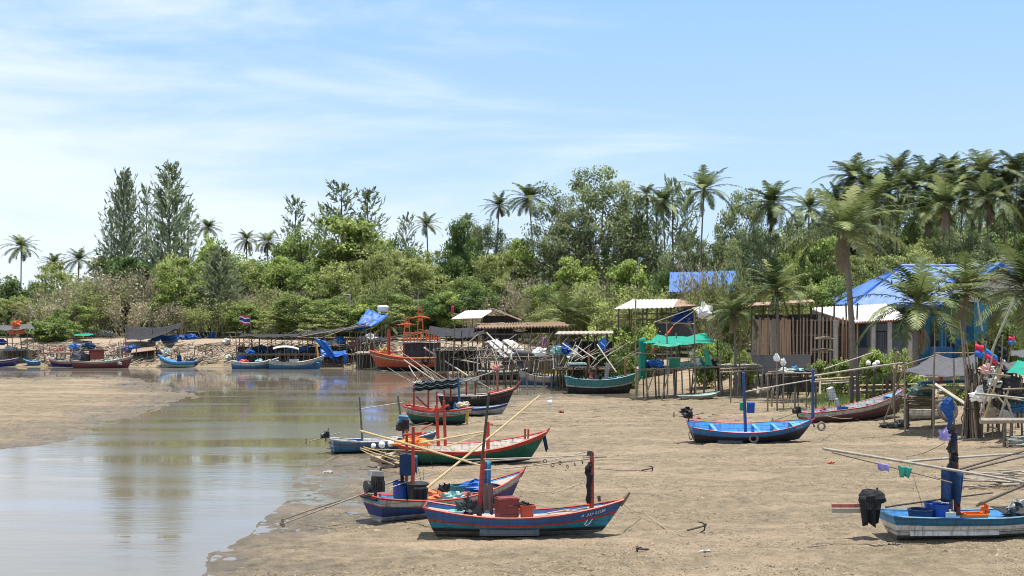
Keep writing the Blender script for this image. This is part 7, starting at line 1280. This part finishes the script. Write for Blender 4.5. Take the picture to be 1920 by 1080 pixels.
for (x, y) in ((1628, 681), (1640, 684), (1645, 680)): pile('float', 'round white float strung on the bamboo rack', 'float', P(x, y+3, 80), (.32, .32, .32), FWHITE, x, .04, group='white floats on the bamboo rack')
for (a, b, lb) in (((1700, 680), (1655, 796), 'pole leaning crosswise before the maroon boat'), ((1676, 690), (1678, 798), 'upright thin pole before the maroon boat'), ((1684, 660), (1672, 740), 'bent pole behind the crossed poles'), ((1420, 738), (1421, 700), 'short stake near the lone stake'), ((1537, 740), (1538, 690), 'thin stake beside the grey motor cowl')): mb = MB(); A_ = P(*a, 71.5); mb.tube(A_, GT(*b) if b[1] > 780 else P(*b, 74)+Vector((0, 0, -.8)), .06, .045, bend=.01, seed=a[0]); item('pole', lb, 'pole', mb, POLE)
mb = MB(); mb.box(GT(1655, 784)+Vector((0, 0, .05)), (2.2, .25, .09), (0, 0, .1)); item('plank', 'pale plank on the sand under the maroon boat bow', 'plank', mb, PALEWOOD)
# grey awning, cart, tyre
aw = Shore('grey_awning', 'grey cloth awning on poles beside the pole bundle', 'awning', 1765, 69)
aw.awning([(1690, 694, 67), (1832, 700, 66), (1834, 664, 71.5), (1752, 664, 72)], CGREY, 15, .40, .09); [aw.post(px, yt, Y, .055) for (px, yt, Y) in ((1696, 668, 67), (1753, 652, 66.5), (1788, 672, 66.3), (1830, 640, 68), (1752, 660, 72), (1830, 655, 72))]; aw.bpx((1690, 686), (1760, 664), 67.5, r=.04); aw.bpx((1752, 662), (1834, 662), 72, r=.04)
ct = Shore('cart', 'dark wooden cart under a green canvas lump', 'cart', 1728, 71); ct.floor(1700, 1752, 744, 69.8, 71.6, WOOD); ct.floor(1702, 1750, 762, 69.9, 71.4, WOOD); [ct.post(px, 740, Y, .07, DARKPOLE) for px in (1702, 1748) for Y in (69.9, 71.4)]; ct.bpx((1700, 752), (1752, 752), 69.7, r=.05, m=DARKPOLE); [ct.post(px, 742, 70.5, .06, BLK) for px in (1700, 1697)]
pile('canvas_bundle', 'green grey canvas bundle on the dark cart', 'bundle', P(1728, 744, 70.6), (1.6, 1.2, .85), mat('green_canvas', (.10, .17, .16), .9, .3, 5, bump=.5), 5, .2); pile('tan_sack', 'tan sack inside the dark cart', 'sack', P(1726, 761, 70.4), (1.3, .9, .45), NETT, 6)
mb = MB(); c = GT(1777, 790); mb.torus(c+Vector((0, 0, .62)), .48, .16, (R(78), 0, R(12)), 26, 10); mb.torus(c+Vector((0, .1, .6)), .33, .05, (R(78), 0, R(12)), 20, 6); item('truck_tyre', 'big grey truck tyre leaning beside the white tilted skiff', 'tyre', mb, TYRE, smooth=True)
mb = MB(); mb.torus(GT(1815, 800)+Vector((0, 0, .4)), .36, .035, (R(78), 0, 0), 18, 6); item('wire_hoop', 'rusty hoop leaning on the pole bundle', 'hoop', mb, NETT)
mb = MB(); mb.box(P(1775, 716, 69), (3.0, .6, .12), (0, -.04, 0)); item('board', 'pale blue board laid under the grey awning', 'board', mb, STEEL); mb = MB(); mb.box(P(1775, 727, 68.5), (3.4, .9, .1)); item('board', 'pale wide plank under the blue board', 'board', mb, GBAMB); mb = MB(); mb.lathe(P(1764, 715, 68.6), [(.12, 0), (.12, .3), (.05, .34), (.05, .42)], 8); item('bottle', 'small red canister on the blue board', 'canister', mb, PRED)
mb = MB(); mb.sheet([[P(1752, 722, 66), P(1754, 718, 66.4)], [P(1810, 760, 65), P(1812, 756, 65.4)]], .05); item('board', 'pale board slanting behind the blue net bag', 'board', mb, GBAMB)
for i, (x, y, d, m, lb) in enumerate(((1690, 800, (1.0, .7, .4), CGREY, 'grey canvas sack on the sand below the crossed poles'), (1668, 803, (.9, .6, .4), NETK, 'dark folded net on the sand below the crossed poles'), (1645, 768, (.8, .6, .5), NETK, 'dark bundle under the maroon bow'), (1790, 745, (1.2, .8, 1.0), NETK, 'dark gear heap behind the big truck tyre'), (1770, 738, (1.2, .9, .6), NETW, 'pale gear heap under the pale wide plank'), (1725, 690, (1.0, .8, .8), CNAVY, 'navy bundle behind the grey awning'))): pile('gear_heap', lb, 'heap', GT(x, y), d, m, 130+i)
# pole bundle
pb = GT(1824, 822); root = empty('pole_bundle', pb, 0, 'upright bundle of grey sticks standing like a thick post on the sand', 'pole bundle'); g_ = random.Random(12)
for i in range(30):
    a = g_.uniform(0, 6.28); r_ = g_.uniform(.08, .44); h = g_.uniform(2.2, 3.9); q = MB(); q.tube((math.cos(a)*r_*1.25, math.sin(a)*r_*1.1, -.1), (math.cos(a)*r_*.55+g_.uniform(-.12, .12)-.1, math.sin(a)*r_*.5, h), g_.uniform(.035, .075), .04, 6, bend=.02, seed=i); q.build('stick', [POLE, DARKPOLE, DARKPOLE, WOOD][i % 4], root)
for (a, b) in (((1800, 600), (1815, 760)), ((1806, 622), (1818, 760)), ((1812, 640), (1820, 700))): q = MB(); q.tube(P(*a, pb.y)-pb, P(*b, pb.y)-pb, .035, .05); q.build('stick', POLE, root)
q = MB(); q.torus((-.02, 0, 1.5), .42, .03, None, 16, 5); q.build('lashing', DROPE, root)
# net yard: leaning poles, flags, nets
for i, (a, b, Y, r, m, lb) in enumerate((((1828, 735), (1902, 560), 66, .07, GBAMB, 'thickest pale bamboo leaning high over the net yard'), ((1836, 730), (1850, 640), 65, .045, POLE, 'pole carrying the first pink and blue flag'), ((1845, 745), (1866, 640), 64.5, .05, GBAMB, 'pole carrying the second pink and blue flag'), ((1874, 745), (1880, 630), 66, .045, POLE, 'pole carrying the black flag'), ((1880, 720), (1903, 622), 67, .04, POLE, 'pole carrying the small pink and blue flag'), ((1842, 620), (1832, 560), 68, .05, STL, 'slim grey pole behind the net yard'), ((1850, 720), (1885, 760), 64, .06, GBAMB, 'pale pole slanting down in the net yard'), ((1845, 785), (1880, 680), 63.5, .06, BAMB, 'yellow bamboo standing aslant in the net yard'), ((1838, 775), (1870, 690), 63.5, .055, GBAMB, 'pale bamboo beside the yellow aslant one'), ((1872, 790), (1893, 725), 63, .06, GBAMB, 'short prop pole in the net yard'), ((1902, 790), (1882, 735), 63, .06, GBAMB, 'prop pole crossing the short one'), ((1850, 700), (1895, 705), 63, .05, POLE, 'level pole across the net yard, topmost'), ((1828, 738), (1930, 748), 62, .06, GBAMB, 'level pale pole across the net yard, middle'), ((1880, 730), (1930, 728), 62.5, .055, POLE, 'short level pole in the net yard'), ((1884, 745), (1925, 752), 62, .045, GBAMB, 'lowest level pole of the net yard'))): pole(lb, P(*a, Y), P(*b, Y-.4), r, m, seed=i+3)
def flag(label, a, m1, m2, w=.5, h=.32, tilt=0):
    root = empty('flag', a, 0, label, 'flag', 'flags of the net yard')
    for k, m in enumerate((m1, m2)):
        if m is None: continue
        q = MB(); q.sheet([[Vector((u*w, .06*math.sin(u*8+k), -k*h*.95-z*h-u*tilt-.1*u*u+.03*math.sin(u*9))) for u in [j/6 for j in range(7)]] for z in (0, 1)], .02); q.build('stripe', m, root, smooth=True)
flag('pink over blue flag, first by the pole bundle', P(1828, 645, 65), FLAGR, FLAGB, .48, .34); flag('blue and pink flag blown downward beside the first flag', P(1849, 653, 64.6), FLAGB, FLAGR, .6, .26, .35); flag('ragged black flag in the net yard', P(1871, 644, 66), FLAGK, FLAGK, .5, .34, .2); flag('small pink and blue flag highest in the net yard', P(1891, 632, 67), FLAGR, FLAGB, .36, .22, -.1); flag('red and white rag flag beside the black flag', P(1876, 668, 66), FLAGW, FLAGR, .3, .26, .2)
tarp('grey_tarpaulin', 'grey tarpaulin slung in the net yard beside the green one', 'tarpaulin', [P(1868, 690, 64), P(1905, 692, 64), P(1908, 677, 66), P(1866, 677, 66)], CGREY, 3, .12); tarp('grey_tarpaulin', 'far grey tarpaulin roof behind the flags', 'tarpaulin', [P(1895, 668, 70), P(1965, 666, 70), P(1965, 655, 74), P(1895, 656, 74)], CGREY, 5, .1); tarp('green_tarpaulin', 'sea green tarpaulin slung at the outer edge of the net yard', 'tarpaulin', [P(1886, 698, 63), P(1965, 697, 62.5), P(1965, 676, 65), P(1908, 676, 65)], CGREEN, 6, .12)
for i, (x, y, d, m, lb) in enumerate(((1850, 690, (.7, .6, .6), mat('pink_net', (.66, .42, .38), .9, .3, 10, bump=.7), 'pinkish net heap below the first flag'), (1862, 715, (1.1, .8, 1.0), NETW, 'white net heap in the net yard'), (1842, 742, (.9, .7, .8), FWHITE, 'white bag cluster by the pole bundle'), (1880, 720, (1.3, 1, 1.2), NETK, 'big dark net heap in the net yard'), (1900, 742, (1.2, .9, .9), NETK, 'dark net heap below the sea green tarpaulin'), (1860, 772, (1.2, .9, .6), NETT, 'tan net heap on the ground of the net yard'), (1880, 776, (.9, .8, .6), NETW, 'pale sack on the ground of the net yard'), (1915, 762, (1.1, .9, .7), STEEL, 'blue grey covered heap at the edge of the net yard'), (1870, 700, (.8, .6, .7), NETT, 'tan net bunch hung among the poles'), (1852, 728, (.8, .6, .8), NETK, 'dark net bunch hung by the pole bundle'))): pile('net_heap', lb, 'net', P(x, y+12, 64.2), d, m, 140+i)
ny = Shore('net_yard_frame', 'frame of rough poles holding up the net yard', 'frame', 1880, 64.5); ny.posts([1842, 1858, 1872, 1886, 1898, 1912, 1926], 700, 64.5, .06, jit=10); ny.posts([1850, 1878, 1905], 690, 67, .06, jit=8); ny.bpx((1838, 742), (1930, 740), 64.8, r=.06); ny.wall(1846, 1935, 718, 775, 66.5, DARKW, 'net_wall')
for i in range(10): ny.beam(P(1840+i*9, ny.g.uniform(740, 785), 64), P(1846+i*9+ny.g.uniform(-16, 16), ny.g.uniform(690, 735), 64.6), .04, ny.g.choice([POLE, GBAMB, PALEWOOD]), 'brace')
lb_ = Shore('log_bench', 'long log bench before the net yard', 'bench', 1885, 61); lb_.bpx((1838, 789), (1960, 788), 61, r=.16, m=PALEWOOD, name='seat'); [lb_.post(px, 790, 61, .09, WOOD, name='leg') for px in (1884, 1897, 1930)]
for (a, b, lb) in (((1856, 805), (1874, 816), 'dark branch lying on the sand before the log bench'), ((1845, 820), (1905, 812), 'long thin branch on the sand before the log bench'), ((1905, 800), (1925, 812), 'black branch under the log bench')): mb = MB(); A_, B_ = GT(*a)+Vector((0, 0, .12)), GT(*b)+Vector((0, 0, .06)); mb.tube(A_, B_, .07, .03, 6, bend=.05, seed=a[0]); item('branch', lb, 'branch', mb, WOOD)
mb = MB(); c = GT(1906, 838)
for i in range(9): mb.torus(c+Vector((g_.uniform(-.15, .15), g_.uniform(-.1, .1), .08+.05*i)), .42-.015*i, .028, (g_.uniform(-.12, .12), g_.uniform(-.12, .12), 0), 20, 5)
item('rope_coil', 'grey rope coil on the sand below the log bench', 'rope', mb, mat('grey_rope', (.34, .36, .32), .9, .35, 12))
g_ = random.Random(31); dw = GT(1880, 915)
for i in range(26):
    c = dw+Vector((g_.uniform(-1.6, 2.2), g_.uniform(-.5, .9), .08+.09*(i % 6)+g_.uniform(0, .08))); a = g_.uniform(-.35, .35); L = g_.uniform(1.0, 2.6); mb = MB(); mb.tube(c-Vector((L/2*math.cos(a), L/2*math.sin(a), g_.uniform(-.1, .1))), c+Vector((L/2*math.cos(a), L/2*math.sin(a), g_.uniform(-.1, .15))), g_.uniform(.03, .06), .02, 6, bend=.03, seed=i); item('driftwood_stick', 'grey stick in the driftwood pile behind the white hulled boat', 'stick', mb, [PALEWOOD, GBAMB, POLE, PALEWOOD][i % 4], 'sticks of the driftwood pile')
rope('thin line from the masthead of the white hulled boat to the sand', [B10.W(1772, 830), GT(1700, 856)], .01, DROPE, .1)
mb = MB(); c = GT(1031, 768); mb.blob(c+Vector((0, 0, .3)), (.42, .3, .4), 3, .15, 10); mb.tube(c+Vector((.02, 0, 0)), c+Vector((.03, 0, .36)), .03); mb.tube(c+Vector((.1, 0, .55)), c+Vector((.02, 0, .8)), .07, .05); mb.tube(c+Vector((.02, 0, .8)), c+Vector((.22, 0, .8)), .05, .015); item('egret', 'white wading bird standing on the mud by the white skiff', 'bird', mb, FWHITE, smooth=True)
for (x, y, lb, m, d) in ((1322, 1035, 'pale plastic scrap lying on the mud near the lower edge', LGREY, (.3, .14, .07)), (1310, 786, 'reddish scrap on the mud by the bright blue boat', CRED, (.3, .2, .12)), (1558, 869, 'reddish scrap on the mud under the loose pole end', PRED, (.3, .2, .1)), (615, 888, 'pale stone on the mud beside the tan sack', NETW, (.35, .25, .14)), (1052, 774, 'reddish scrap on the mud beside the egret', CRED, (.35, .25, .16))): pile('scrap', lb, 'scrap', GT(x, y), d, m, x)
